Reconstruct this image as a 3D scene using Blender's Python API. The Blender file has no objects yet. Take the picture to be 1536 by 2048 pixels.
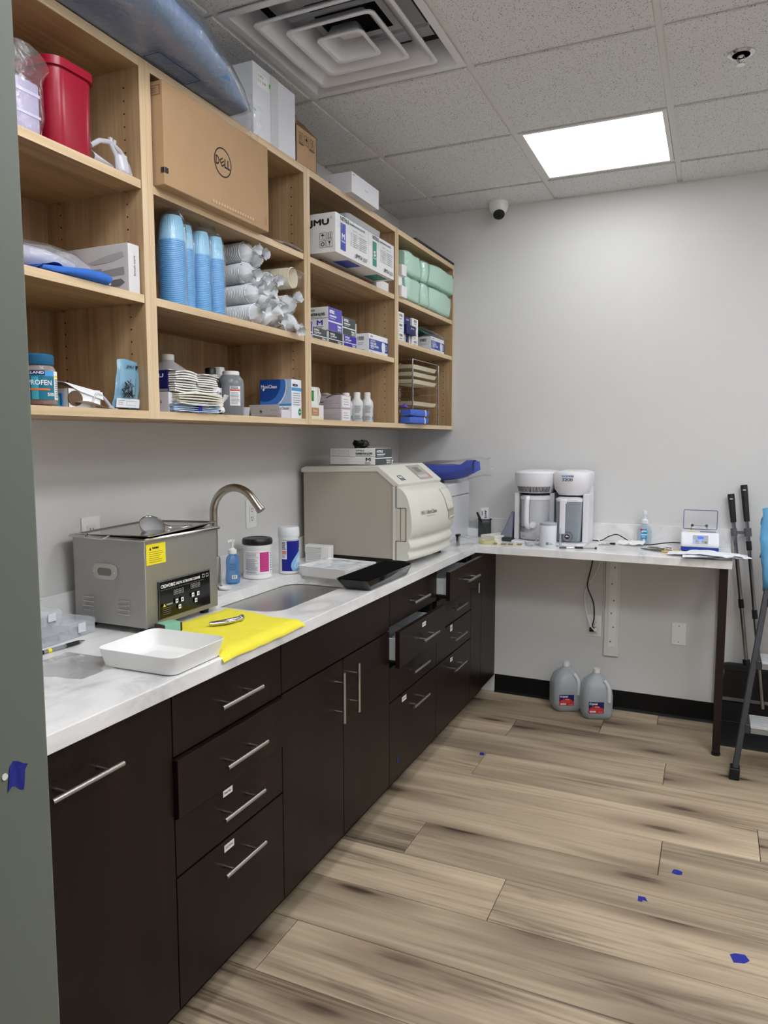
import bpy, bmesh, math, random
from mathutils import Vector, Matrix, noise

random.seed(11)
SC = bpy.context.scene
COL = SC.collection
PI = math.pi

# ------------------------------------------------------------ camera
cam_data = bpy.data.cameras.new('camera')
cam_data.sensor_width = 36.0
cam_data.lens = 36.0 * 1463.19 / 2048.0
cam_data.clip_start = 0.02
cam = bpy.data.objects.new('camera', cam_data)
COL.objects.link(cam)
cam.location = (1.7232, -4.041, 1.4607)
cam.rotation_euler = (PI / 2 - 0.099, 0.0, 0.4229)
SC.camera = cam

# ------------------------------------------------------------ world, exposure
world = bpy.data.worlds.new('world')
SC.world = world
world.use_nodes = True
world.node_tree.nodes['Background'].inputs[0].default_value = (0.9, 0.95, 1.0, 1)
world.node_tree.nodes['Background'].inputs[1].default_value = 0.10
SC.view_settings.view_transform = 'Standard'
SC.view_settings.look = 'None'
SC.view_settings.exposure = 0.30
SC.view_settings.gamma = 1.0
SC.view_settings.use_curve_mapping = False
PANEL = {(1, 0): 6.0, (1, 4): 15.0, (3, 2): 21.0, (5, 0): 12.0, (3, 4): 15.0, (5, 4): 12.0}   # ceiling light panels of the room; far-right and mid-right ones unseen, added as fill
HALL_FILL = 2.2          # unseen panel added in the passage to light the door jamb

# ------------------------------------------------------------ materials
def lin(c):
    return tuple(((v / 255.0) / 12.92 if v / 255.0 <= 0.04045 else ((v / 255.0 + 0.055) / 1.055) ** 2.4) for v in c[:3]) + (1.0,)

_M = {}
def newmat(name):
    m = bpy.data.materials.new(name)
    m.use_nodes = True
    return m, m.node_tree, m.node_tree.nodes['Principled BSDF']

def M(name, col=None, rough=0.5, metal=0.0, spec=0.5, trans=0.0, ior=1.45, emit=None, es=0.0, coat=0.0, sss=0.0, bump=None, vary=0.0):
    """plain material with a little procedural variation"""
    if name in _M:
        return _M[name]
    m, nt, b = newmat(name)
    b.inputs['Base Color'].default_value = lin(col)
    b.inputs['Roughness'].default_value = rough
    b.inputs['Metallic'].default_value = metal
    b.inputs['Specular IOR Level'].default_value = spec
    b.inputs['IOR'].default_value = ior
    b.inputs['Transmission Weight'].default_value = trans
    b.inputs['Coat Weight'].default_value = coat
    if sss:
        b.inputs['Subsurface Weight'].default_value = sss
        b.inputs['Subsurface Radius'].default_value = (0.01, 0.01, 0.01)
    if emit:
        b.inputs['Emission Color'].default_value = lin(emit)
        b.inputs['Emission Strength'].default_value = es
    tc = nt.nodes.new('ShaderNodeTexCoord')
    if vary:
        n = nt.nodes.new('ShaderNodeTexNoise'); n.inputs['Scale'].default_value = 14; n.inputs['Detail'].default_value = 5
        nt.links.new(tc.outputs['Object'], n.inputs['Vector'])
        r = nt.nodes.new('ShaderNodeMapRange')
        r.inputs[3].default_value = 1 - vary; r.inputs[4].default_value = 1 + vary
        nt.links.new(n.outputs['Fac'], r.inputs[0])
        h = nt.nodes.new('ShaderNodeHueSaturation'); h.inputs['Color'].default_value = lin(col)
        nt.links.new(r.outputs[0], h.inputs['Value'])
        nt.links.new(h.outputs[0], b.inputs['Base Color'])
    if bump:
        n = nt.nodes.new('ShaderNodeTexNoise'); n.inputs['Scale'].default_value = bump[0]; n.inputs['Detail'].default_value = 4
        nt.links.new(tc.outputs['Object'], n.inputs['Vector'])
        bp = nt.nodes.new('ShaderNodeBump'); bp.inputs['Strength'].default_value = bump[1]; bp.inputs['Distance'].default_value = bump[2] if len(bump) > 2 else 0.002
        nt.links.new(n.outputs['Fac'], bp.inputs['Height'])
        nt.links.new(bp.outputs[0], b.inputs['Normal'])
    _M[name] = m
    return m

def film(name, tint=(253, 254, 255), gloss=0.12, haze=0.05, rough=0.12, scale=40, strength=0.6):
    """thin clear plastic: mostly see-through, with sharp wrinkled reflections"""
    if name in _M:
        return _M[name]
    m = bpy.data.materials.new(name); m.use_nodes = True
    nt = m.node_tree; nt.nodes.clear()
    out = nt.nodes.new('ShaderNodeOutputMaterial')
    tr = nt.nodes.new('ShaderNodeBsdfTransparent'); tr.inputs[0].default_value = lin(tint)
    gl = nt.nodes.new('ShaderNodeBsdfGlossy'); gl.inputs['Roughness'].default_value = rough
    df = nt.nodes.new('ShaderNodeBsdfDiffuse'); df.inputs[0].default_value = lin((235, 238, 242))
    lw = nt.nodes.new('ShaderNodeLayerWeight'); lw.inputs['Blend'].default_value = 0.09
    mr = nt.nodes.new('ShaderNodeMapRange'); mr.inputs[3].default_value = gloss * 0.30; mr.inputs[4].default_value = min(1.0, gloss * 0.30 + 0.6)
    tc = nt.nodes.new('ShaderNodeTexCoord')
    n = nt.nodes.new('ShaderNodeTexNoise'); n.inputs['Scale'].default_value = scale; n.inputs['Detail'].default_value = 6; n.inputs['Distortion'].default_value = 1.5
    bp = nt.nodes.new('ShaderNodeBump'); bp.inputs['Strength'].default_value = strength; bp.inputs['Distance'].default_value = 0.006
    nt.links.new(tc.outputs['Object'], n.inputs['Vector']); nt.links.new(n.outputs['Fac'], bp.inputs['Height'])
    nt.links.new(bp.outputs[0], gl.inputs['Normal'])
    nt.links.new(lw.outputs['Fresnel'], mr.inputs[0])
    m1 = nt.nodes.new('ShaderNodeMixShader'); m1.inputs[0].default_value = haze
    nt.links.new(tr.outputs[0], m1.inputs[1]); nt.links.new(df.outputs[0], m1.inputs[2])
    m2 = nt.nodes.new('ShaderNodeMixShader')
    nt.links.new(mr.outputs[0], m2.inputs[0]); nt.links.new(m1.outputs[0], m2.inputs[1]); nt.links.new(gl.outputs[0], m2.inputs[2])
    nt.links.new(m2.outputs[0], out.inputs[0])
    _M[name] = m
    return m

def clear(name, tint, body=0.3, rough=0.25, spec=0.5):
    """translucent plastic: a share of plain body colour, the rest see-through"""
    if name in _M:
        return _M[name]
    m, nt, b = newmat(name)
    b.inputs['Base Color'].default_value = lin(tint); b.inputs['Roughness'].default_value = rough
    b.inputs['Specular IOR Level'].default_value = spec
    out = nt.nodes['Material Output']
    tr = nt.nodes.new('ShaderNodeBsdfTransparent'); tr.inputs[0].default_value = lin(tuple(min(255, int(v * 0.2 + 204)) for v in tint))
    mx = nt.nodes.new('ShaderNodeMixShader')
    lw = nt.nodes.new('ShaderNodeLayerWeight'); lw.inputs['Blend'].default_value = 0.3
    mr = nt.nodes.new('ShaderNodeMapRange'); mr.inputs[3].default_value = body; mr.inputs[4].default_value = min(1.0, body + 0.35)
    nt.links.new(lw.outputs['Facing'], mr.inputs[0]); nt.links.new(mr.outputs[0], mx.inputs[0])
    nt.links.new(tr.outputs[0], mx.inputs[1]); nt.links.new(b.outputs[0], mx.inputs[2])
    nt.links.new(mx.outputs[0], out.inputs[0])
    _M[name] = m
    return m

def wood(name, c_dark, c_mid, c_light, axis, rough=0.45, scale=1.0, random_offset=False, spec=0.4, knots=False, coat=0.0):
    """laminate: grain streaks running along one axis"""
    if name in _M:
        return _M[name]
    m, nt, b = newmat(name)
    N = nt.nodes.new; L = nt.links.new
    b.inputs['Roughness'].default_value = rough; b.inputs['Specular IOR Level'].default_value = spec
    b.inputs['Coat Weight'].default_value = coat; b.inputs['Coat Roughness'].default_value = 0.25
    tc = N('ShaderNodeTexCoord'); vec = tc.outputs['Object']
    if random_offset:
        oi = N('ShaderNodeObjectInfo'); cx = N('ShaderNodeCombineXYZ')
        mu = N('ShaderNodeMath'); mu.operation = 'MULTIPLY'; mu.inputs[1].default_value = 37.0
        L(oi.outputs['Random'], mu.inputs[0]); L(mu.outputs[0], cx.inputs[0]); L(mu.outputs[0], cx.inputs[1])
        va = N('ShaderNodeVectorMath'); va.operation = 'ADD'; L(vec, va.inputs[0]); L(cx.outputs[0], va.inputs[1]); vec = va.outputs[0]
    mp = N('ShaderNodeMapping'); s = [9.0 * scale] * 3; s['xyz'.index(axis)] = 0.75 * scale; mp.inputs['Scale'].default_value = s
    L(vec, mp.inputs['Vector'])
    n1 = N('ShaderNodeTexNoise'); n1.inputs['Scale'].default_value = 1.6; n1.inputs['Detail'].default_value = 6; n1.inputs['Roughness'].default_value = 0.6; n1.inputs['Distortion'].default_value = 0.9
    L(mp.outputs[0], n1.inputs['Vector'])
    mp2 = N('ShaderNodeMapping'); s2 = [120.0 * scale] * 3; s2['xyz'.index(axis)] = 2.5 * scale; mp2.inputs['Scale'].default_value = s2
    L(vec, mp2.inputs['Vector'])
    n2 = N('ShaderNodeTexNoise'); n2.inputs['Scale'].default_value = 1.0; n2.inputs['Detail'].default_value = 3
    L(mp2.outputs[0], n2.inputs['Vector'])
    mixf = N('ShaderNodeMix'); mixf.data_type = 'FLOAT'; mixf.inputs[0].default_value = 0.32
    L(n1.outputs['Fac'], mixf.inputs[2]); L(n2.outputs['Fac'], mixf.inputs[3])
    cr = N('ShaderNodeValToRGB'); e = cr.color_ramp.elements
    e[0].position = 0.34 if knots else 0.30; e[0].color = lin(c_dark); e[1].position = 0.66 if knots else 0.68; e[1].color = lin(c_light)
    k = e.new(0.47); k.color = lin(c_mid)
    L(mixf.outputs[0], cr.inputs[0])
    col = cr.outputs[0]
    if knots:
        mp3 = N('ShaderNodeMapping'); s3 = [4.2] * 3; s3['xyz'.index(axis)] = 0.95; mp3.inputs['Scale'].default_value = s3; L(vec, mp3.inputs['Vector'])
        vo = N('ShaderNodeTexVoronoi'); vo.voronoi_dimensions = '2D'; vo.inputs['Scale'].default_value = 1.0
        wj = N('ShaderNodeVectorMath'); wj.operation = 'MULTIPLY_ADD'; wj.inputs[1].default_value = (0.16, 0.16, 0.0)
        L(n1.outputs['Color'], wj.inputs[0]); L(mp3.outputs[0], wj.inputs[2]); L(wj.outputs[0], vo.inputs['Vector'])
        def blend(src, d0, d1, amt, tone):
            rg = N('ShaderNodeMapRange'); rg.interpolation_type = 'SMOOTHSTEP'
            rg.inputs[1].default_value = d0; rg.inputs[2].default_value = d1; rg.inputs[3].default_value = amt; rg.inputs[4].default_value = 0.0
            L(vo.outputs['Distance'], rg.inputs[0])
            mg = N('ShaderNodeMath'); mg.operation = 'MULTIPLY'; mg.use_clamp = True; L(rg.outputs[0], mg.inputs[0]); L(n2.outputs['Fac'], mg.inputs[1])
            mc = N('ShaderNodeMix'); mc.data_type = 'RGBA'; mc.inputs[7].default_value = lin(tone)
            L(mg.outputs[0], mc.inputs[0]); L(src, mc.inputs[6]); return mc.outputs[2]
        col = blend(col, 0.04, 0.34, 1.15, (112, 92, 74))
        col = blend(col, 0.02, 0.10, 1.70, (70, 56, 44))
        # broad darker heartwood streaks
        mp4 = N('ShaderNodeMapping'); s4 = [7.5] * 3; s4['xyz'.index(axis)] = 0.9; mp4.inputs['Scale'].default_value = s4; L(vec, mp4.inputs['Vector'])
        n4 = N('ShaderNodeTexNoise'); n4.inputs['Scale'].default_value = 1.0; n4.inputs['Detail'].default_value = 2; n4.inputs['Distortion'].default_value = 0.5; L(mp4.outputs[0], n4.inputs['Vector'])
        r4 = N('ShaderNodeMapRange'); r4.inputs[1].default_value = 0.46; r4.inputs[2].default_value = 0.70; r4.inputs[3].default_value = 0.0; r4.inputs[4].default_value = 0.58; L(n4.outputs['Fac'], r4.inputs[0])
        m4 = N('ShaderNodeMix'); m4.data_type = 'RGBA'; m4.inputs[7].default_value = lin((104, 88, 74)); L(r4.outputs[0], m4.inputs[0]); L(col, m4.inputs[6]); col = m4.outputs[2]
    if random_offset:
        hs = N('ShaderNodeHueSaturation'); rr = N('ShaderNodeMapRange'); rr.inputs[3].default_value = 0.82; rr.inputs[4].default_value = 1.13
        L(oi.outputs['Random'], rr.inputs[0]); L(rr.outputs[0], hs.inputs['Value']); L(col, hs.inputs['Color']); col = hs.outputs[0]
    L(col, b.inputs['Base Color'])
    bp = N('ShaderNodeBump'); bp.inputs['Strength'].default_value = 0.12; bp.inputs['Distance'].default_value = 0.001
    L(n2.outputs['Fac'], bp.inputs['Height']); L(bp.outputs[0], b.inputs['Normal'])
    _M[name] = m
    return m

def marble():
    if 'marble' in _M: return _M['marble']
    m, nt, b = newmat('white_quartz'); N = nt.nodes.new; L = nt.links.new
    b.inputs['Roughness'].default_value = 0.22; b.inputs['Specular IOR Level'].default_value = 0.5
    tc = N('ShaderNodeTexCoord')
    mp = N('ShaderNodeMapping'); mp.inputs['Scale'].default_value = (2.2, 1.1, 2.2); mp.inputs['Rotation'].default_value = (0, 0, 0.5); L(tc.outputs['Object'], mp.inputs[0])
    n = N('ShaderNodeTexNoise'); n.inputs['Scale'].default_value = 2.4; n.inputs['Detail'].default_value = 9; n.inputs['Roughness'].default_value = 0.62; n.inputs['Distortion'].default_value = 1.3
    L(mp.outputs[0], n.inputs['Vector'])
    cr = N('ShaderNodeValToRGB'); e = cr.color_ramp.elements
    e[0].position = 0.30; e[0].color = lin((196, 195, 196)); e[1].position = 0.60; e[1].color = lin((240, 239, 237))
    k = e.new(0.44); k.color = lin((226, 225, 224))
    L(n.outputs['Fac'], cr.inputs[0]); L(cr.outputs[0], b.inputs['Base Color'])
    _M['marble'] = m; return m

def tile_mat():
    if 'tile' in _M: return _M['tile']
    m, nt, b = newmat('mineral_fibre_tile'); N = nt.nodes.new; L = nt.links.new
    b.inputs['Roughness'].default_value = 0.95; b.inputs['Specular IOR Level'].default_value = 0.1
    tc = N('ShaderNodeTexCoord')
    vo = N('ShaderNodeTexVoronoi'); vo.inputs['Scale'].default_value = 135; vo.inputs['Randomness'].default_value = 1.0
    L(tc.outputs['Object'], vo.inputs['Vector'])
    n = N('ShaderNodeTexNoise'); n.inputs['Scale'].default_value = 40; n.inputs['Detail'].default_value = 3; L(tc.outputs['Object'], n.inputs['Vector'])
    mu = N('ShaderNodeMath'); mu.operation = 'MULTIPLY'; mu.inputs[1].default_value = 0.37; L(n.outputs['Fac'], mu.inputs[0])
    lt = N('ShaderNodeMath'); lt.operation = 'SUBTRACT'; L(vo.outputs['Distance'], lt.inputs[0]); L(mu.outputs[0], lt.inputs[1])
    cr = N('ShaderNodeValToRGB'); e = cr.color_ramp.elements
    e[0].position = 0.0; e[0].color = lin((146, 144, 142)); e[1].position = 0.09; e[1].color = lin((222, 222, 222))
    L(lt.outputs[0], cr.inputs[0]); L(cr.outputs[0], b.inputs['Base Color'])
    bp = N('ShaderNodeBump'); bp.inputs['Strength'].default_value = 0.5; bp.inputs['Distance'].default_value = 0.002
    L(cr.outputs[0], bp.inputs['Height']); L(bp.outputs[0], b.inputs['Normal'])
    _M['tile'] = m; return m

def wallpaint(name, col):
    return M(name, col, rough=0.7, spec=0.25, bump=(260, 0.08, 0.001), vary=0.012)

def brushed(name, col, rough, axis='z', scale=1.0, pattern=False):
    if name in _M: return _M[name]
    m, nt, b = newmat(name); N = nt.nodes.new; L = nt.links.new
    b.inputs['Metallic'].default_value = 1.0; b.inputs['Roughness'].default_value = rough
    b.inputs['Base Color'].default_value = lin(col)
    tc = N('ShaderNodeTexCoord'); mp = N('ShaderNodeMapping'); s = [160.0 * scale] * 3; s['xyz'.index(axis)] = 4.0; mp.inputs['Scale'].default_value = s
    L(tc.outputs['Object'], mp.inputs[0])
    if pattern:
        mp.inputs['Scale'].default_value = (1, 1, 1)
        sx = N('ShaderNodeSeparateXYZ'); L(tc.outputs['Object'], sx.inputs[0])
        def sn(o, f):
            a = N('ShaderNodeMath'); a.operation = 'MULTIPLY'; a.inputs[1].default_value = f; L(o, a.inputs[0])
            q = N('ShaderNodeMath'); q.operation = 'SINE'; L(a.outputs[0], q.inputs[0]); return q.outputs[0]
        ad = N('ShaderNodeMath'); ad.operation = 'ADD'; L(sx.outputs[0], ad.inputs[0]); L(sx.outputs[1], ad.inputs[1])
        mu = N('ShaderNodeMath'); mu.operation = 'MULTIPLY'; L(sn(ad.outputs[0], 1150.0), mu.inputs[0]); L(sn(sx.outputs[2], 1150.0), mu.inputs[1])
        h = mu.outputs[0]
        bp = N('ShaderNodeBump'); bp.inputs['Strength'].default_value = 0.55; bp.inputs['Distance'].default_value = 0.0012
    else:
        n = N('ShaderNodeTexNoise'); n.inputs['Scale'].default_value = 1.0; n.inputs['Detail'].default_value = 3; L(mp.outputs[0], n.inputs['Vector']); h = n.outputs['Fac']
        bp = N('ShaderNodeBump'); bp.inputs['Strength'].default_value = 0.06; bp.inputs['Distance'].default_value = 0.0005
    L(h, bp.inputs['Height']); L(bp.outputs[0], b.inputs['Normal'])
    _M[name] = m; return m

OAKC = ((134, 106, 74), (166, 136, 100), (192, 164, 126))
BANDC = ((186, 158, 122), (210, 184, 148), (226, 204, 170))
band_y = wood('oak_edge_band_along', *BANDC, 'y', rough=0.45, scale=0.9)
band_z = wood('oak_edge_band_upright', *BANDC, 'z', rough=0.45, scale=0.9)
oak_y = wood('oak_laminate_along', *OAKC, 'y', rough=0.5, scale=0.9)
oak_z = wood('oak_laminate_upright', *OAKC, 'z', rough=0.5, scale=0.9)
oak_x = wood('oak_laminate_across', *OAKC, 'x', rough=0.5, scale=0.9)
DARKC = ((19, 11, 9), (26, 16, 13), (34, 22, 18))
dark_z = wood('espresso_laminate', *DARKC, 'z', rough=0.36, scale=1.2, spec=0.22)
plank_m = wood('oak_vinyl_plank', (100, 85, 70), (178, 160, 135), (206, 187, 159), 'x', rough=0.48, scale=0.62, random_offset=True, spec=0.35, knots=True)
quartz = marble()
wall_m = wallpaint('warm_grey_paint', (214, 213, 211))
jamb_m = M('sage_grey_enamel', (113, 119, 109), rough=0.45, spec=0.35, bump=(180, 0.05, 0.001))
black_vinyl = M('black_vinyl', (9, 9, 10), rough=0.55, spec=0.3)
white_p = M('white_plastic', (236, 236, 234), rough=0.35)
white_c = M('white_card', (232, 232, 232), rough=0.55, vary=0.01)
lav_c = M('pale_grey_card', (214, 212, 218), rough=0.6)
kraft = M('kraft_card', (176, 143, 108), rough=0.75, vary=0.05)
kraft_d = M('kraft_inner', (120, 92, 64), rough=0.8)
black_p = M('black_plastic', (16, 16, 18), rough=0.35)
black_m = M('matt_black', (10, 10, 11), rough=0.6)
ink = M('black_ink', (22, 22, 24), rough=0.6)
greyink = M('grey_ink', (128, 128, 132), rough=0.6)
steel = brushed('satin_steel', (190, 188, 184), 0.28, 'y')
chrome = M('chrome', (205, 205, 208), rough=0.12, metal=1.0)
nickel = brushed('brushed_nickel', (178, 170, 158), 0.27, 'z')
clear_film = film('clear_film')
clear_film_soft = film('clear_film_soft', gloss=0.06, haze=0.03, rough=0.2, scale=22, strength=0.4)
royal = M('royal_blue_ink', (28, 44, 150), rough=0.5)
navy = M('navy_ink', (18, 24, 92), rough=0.5)
purple = M('violet_ink', (88, 78, 178), rough=0.5)
purple_d = M('deep_violet_ink', (56, 40, 160), rough=0.5)
charcoal = M('charcoal_ink', (66, 74, 74), rough=0.5)
charcoal_d = M('dark_charcoal_ink', (36, 40, 40), rough=0.5)
white_ink = M('white_ink', (238, 238, 240), rough=0.55)
red_ink = M('red_ink', (196, 40, 44), rough=0.5)
green_ink = M('green_ink', (30, 140, 70), rough=0.5)
teal_ink = M('teal_ink', (50, 140, 122), rough=0.5)
sky_ink = M('sky_blue_ink', (70, 150, 210), rough=0.5)
yellow_ink = M('yellow_ink', (240, 222, 40), rough=0.5)
tape_blue = M('blue_masking_tape', (28, 38, 140), rough=0.65)

# ------------------------------------------------------------ mesh building
class MB:
    def __init__(s):
        s.v = []; s.f = []; s.mi = []; s.cur = 0
    def add(s, vs, fs):
        o = len(s.v); s.v += [tuple(p) for p in vs]
        for f in fs:
            s.f.append(tuple(i + o for i in f)); s.mi.append(s.cur)
        return s
    def box(s, x0, x1, y0, y1, z0, z1):
        return s.add([(x0, y0, z0), (x1, y0, z0), (x1, y1, z0), (x0, y1, z0), (x0, y0, z1), (x1, y0, z1), (x1, y1, z1), (x0, y1, z1)],
                     [(0, 3, 2, 1), (4, 5, 6, 7), (0, 1, 5, 4), (1, 2, 6, 5), (2, 3, 7, 6), (3, 0, 4, 7)])
    def quad(s, *p):
        return s.add(p, [tuple(range(len(p)))])
    def prism(s, poly, axis, a0, a1):
        def P(u, w, a):
            return {'x': (a, u, w), 'y': (u, a, w), 'z': (u, w, a)}[axis]
        n = len(poly)
        vs = [P(u, w, a0) for u, w in poly] + [P(u, w, a1) for u, w in poly]
        fs = [tuple(range(n))[::-1], tuple(range(n, 2 * n))] + [(i, (i + 1) % n, n + (i + 1) % n, n + i) for i in range(n)]
        return s.add(vs, fs)
    def loft(s, rings, caps=True, closed=True):
        n = len(rings[0]); vs = [p for r in rings for p in r]; fs = []
        for k in range(len(rings) - 1):
            for i in range(n if closed else n - 1):
                j = (i + 1) % n
                fs.append((k * n + i, k * n + j, (k + 1) * n + j, (k + 1) * n + i))
        if caps:
            fs.append(tuple(range(n))[::-1]); fs.append(tuple(range((len(rings) - 1) * n, len(rings) * n)))
        return s.add(vs, fs)
    def lathe(s, prof, c=(0, 0, 0), n=24, axis='z', caps=True, sx=1.0, sy=1.0):
        rings = []
        for r, h in prof:
            ring = []
            for i in range(n):
                a = 2 * PI * i / n; u, w = r * math.cos(a) * sx, r * math.sin(a) * sy
                p = {'z': (u, w, h), 'x': (h, u, w), 'y': (u, h, w)}[axis]
                ring.append((p[0] + c[0], p[1] + c[1], p[2] + c[2]))
            rings.append(ring)
        return s.loft(rings, caps)
    def tube(s, pts, r, n=8, caps=True):
        pts = [Vector(p) for p in pts]; rings = []
        t0 = (pts[1] - pts[0]).normalized(); up = Vector((0, 0, 1)) if abs(t0.z) < 0.9 else Vector((1, 0, 0))
        a = t0.cross(up).normalized()
        for i, p in enumerate(pts):
            t = (pts[min(i + 1, len(pts) - 1)] - pts[max(i - 1, 0)]).normalized()
            a = (a - t * a.dot(t)).normalized(); b = t.cross(a)
            rr = r[i] if isinstance(r, (list, tuple)) else r
            rings.append([tuple(p + (a * math.cos(2 * PI * k / n) + b * math.sin(2 * PI * k / n)) * rr) for k in range(n)])
        return s.loft(rings, caps)
    def grid(s, fn, nu, nv):
        vs = [fn(i / nu, j / nv) for j in range(nv + 1) for i in range(nu + 1)]
        fs = [(j * (nu + 1) + i, j * (nu + 1) + i + 1, (j + 1) * (nu + 1) + i + 1, (j + 1) * (nu + 1) + i) for j in range(nv) for i in range(nu)]
        return s.add(vs, fs)
    def xform(s, mat):
        s.v = [tuple(mat @ Vector(p)) for p in s.v]; return s
    def mesh(s, name, mats):
        me = bpy.data.meshes.new(name); me.from_pydata(s.v, [], s.f)
        for m in (mats if isinstance(mats, (list, tuple)) else [mats]): me.materials.append(m)
        me.polygons.foreach_set('material_index', s.mi)
        return me
    def build(s, name, mats, parent=None, smooth=False, bevel=0.0, seg=2, solid=0.0, sub=0, loc=None, rot=None, angle=40, fixn=True):
        me = s.mesh(name, mats)
        if fixn:
            bm = bmesh.new(); bm.from_mesh(me); bmesh.ops.recalc_face_normals(bm, faces=bm.faces); bm.to_mesh(me); bm.free()
        o = bpy.data.objects.new(name, me); COL.objects.link(o)
        if parent is not None: o.parent = parent
        if loc is not None: o.location = loc
        if rot is not None: o.rotation_euler = rot
        if smooth:
            me.polygons.foreach_set('use_smooth', [True] * len(me.polygons))
            me.set_sharp_from_angle(angle=math.radians(angle))
        if solid:
            md = o.modifiers.new('solid', 'SOLIDIFY'); md.thickness = solid; md.offset = 0
        if bevel:
            md = o.modifiers.new('bevel', 'BEVEL'); md.width = bevel; md.segments = seg; md.limit_method = 'ANGLE'; md.angle_limit = math.radians(35)
            if not smooth:
                me.polygons.foreach_set('use_smooth', [True] * len(me.polygons)); me.set_sharp_from_angle(angle=math.radians(60)); md.harden_normals = True
        if sub:
            md = o.modifiers.new('sub', 'SUBSURF'); md.levels = sub; md.render_levels = sub
        return o

def rrect(x0, x1, y0, y1, r, n=5):
    pts = []
    for cx, cy, a0 in ((x1 - r, y0 + r, -PI / 2), (x1 - r, y1 - r, 0), (x0 + r, y1 - r, PI / 2), (x0 + r, y0 + r, PI)):
        for k in range(n + 1):
            a = a0 + PI / 2 * k / n
            pts.append((cx + r * math.cos(a), cy + r * math.sin(a)))
    return pts

def arc(p0, p1, p2, n=12):
    """quadratic curve points"""
    p0, p1, p2 = Vector(p0), Vector(p1), Vector(p2)
    return [tuple(p0 * (1 - t) ** 2 + p1 * 2 * t * (1 - t) + p2 * t * t) for t in [i / n for i in range(n + 1)]]

def spline(pts, n=8):
    P = [Vector(p) for p in pts]; out = []
    for i in range(len(P) - 1):
        a, b, c, d = P[max(i - 1, 0)], P[i], P[i + 1], P[min(i + 2, len(P) - 1)]
        for k in range(n):
            t = k / n
            out.append(tuple(0.5 * ((2 * b) + (c - a) * t + (2 * a - 5 * b + 4 * c - d) * t * t + (3 * b - a - 3 * c + d) * t ** 3)))
    out.append(tuple(P[-1])); return out

def nz(p, s=1.0, seed=0.0):
    return noise.noise(Vector((p[0] * s + seed, p[1] * s - seed, p[2] * s + 2 * seed)))

# ------------------------------------------------------------ things
def thing(name, label, cat, loc=(0, 0, 0), rz=0.0, group=None, rot=None):
    o = bpy.data.objects.new(name, None); COL.objects.link(o)
    o.empty_display_size = 0.05
    o.location = loc; o.rotation_euler = rot if rot else (0, 0, rz)
    o['label'] = label; o['category'] = cat
    if group: o['group'] = group
    return o
def tag(o, label, cat, group=None):
    o['label'] = label; o['category'] = cat
    if group: o['group'] = group
    return o
def struct(o):
    o['kind'] = 'structure'; return o
def copy_tree(o, parent=None):
    c = o.copy(); COL.objects.link(c)
    if parent is not None: c.parent = parent
    for ch in list(o.children): copy_tree(ch, c)
    return c

# ------------------------------------------------------------ flat print
_TX = {}
def text_geo(s, bold=0.0):
    k = s
    if k not in _TX:
        cu = bpy.data.curves.new('t', 'FONT'); cu.body = s; cu.size = 1.0; cu.resolution_u = 2
        ob = bpy.data.objects.new('t', cu)
        me = bpy.data.meshes.new_from_object(ob)
        vs = [(v.co.x, v.co.y) for v in me.vertices]; fs = [tuple(p.vertices) for p in me.polygons]
        bpy.data.objects.remove(ob); bpy.data.curves.remove(cu); bpy.data.meshes.remove(me)
        if vs:
            mx = min(v[0] for v in vs); my = min(v[1] for v in vs)
            w = max(v[0] for v in vs) - mx; h = max(v[1] for v in vs) - my
            vs = [((a - mx) / max(w, 1e-6), (b - my) / max(h, 1e-6)) for a, b in vs]
        _TX[k] = (vs, fs)
    return _TX[k]

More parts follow.
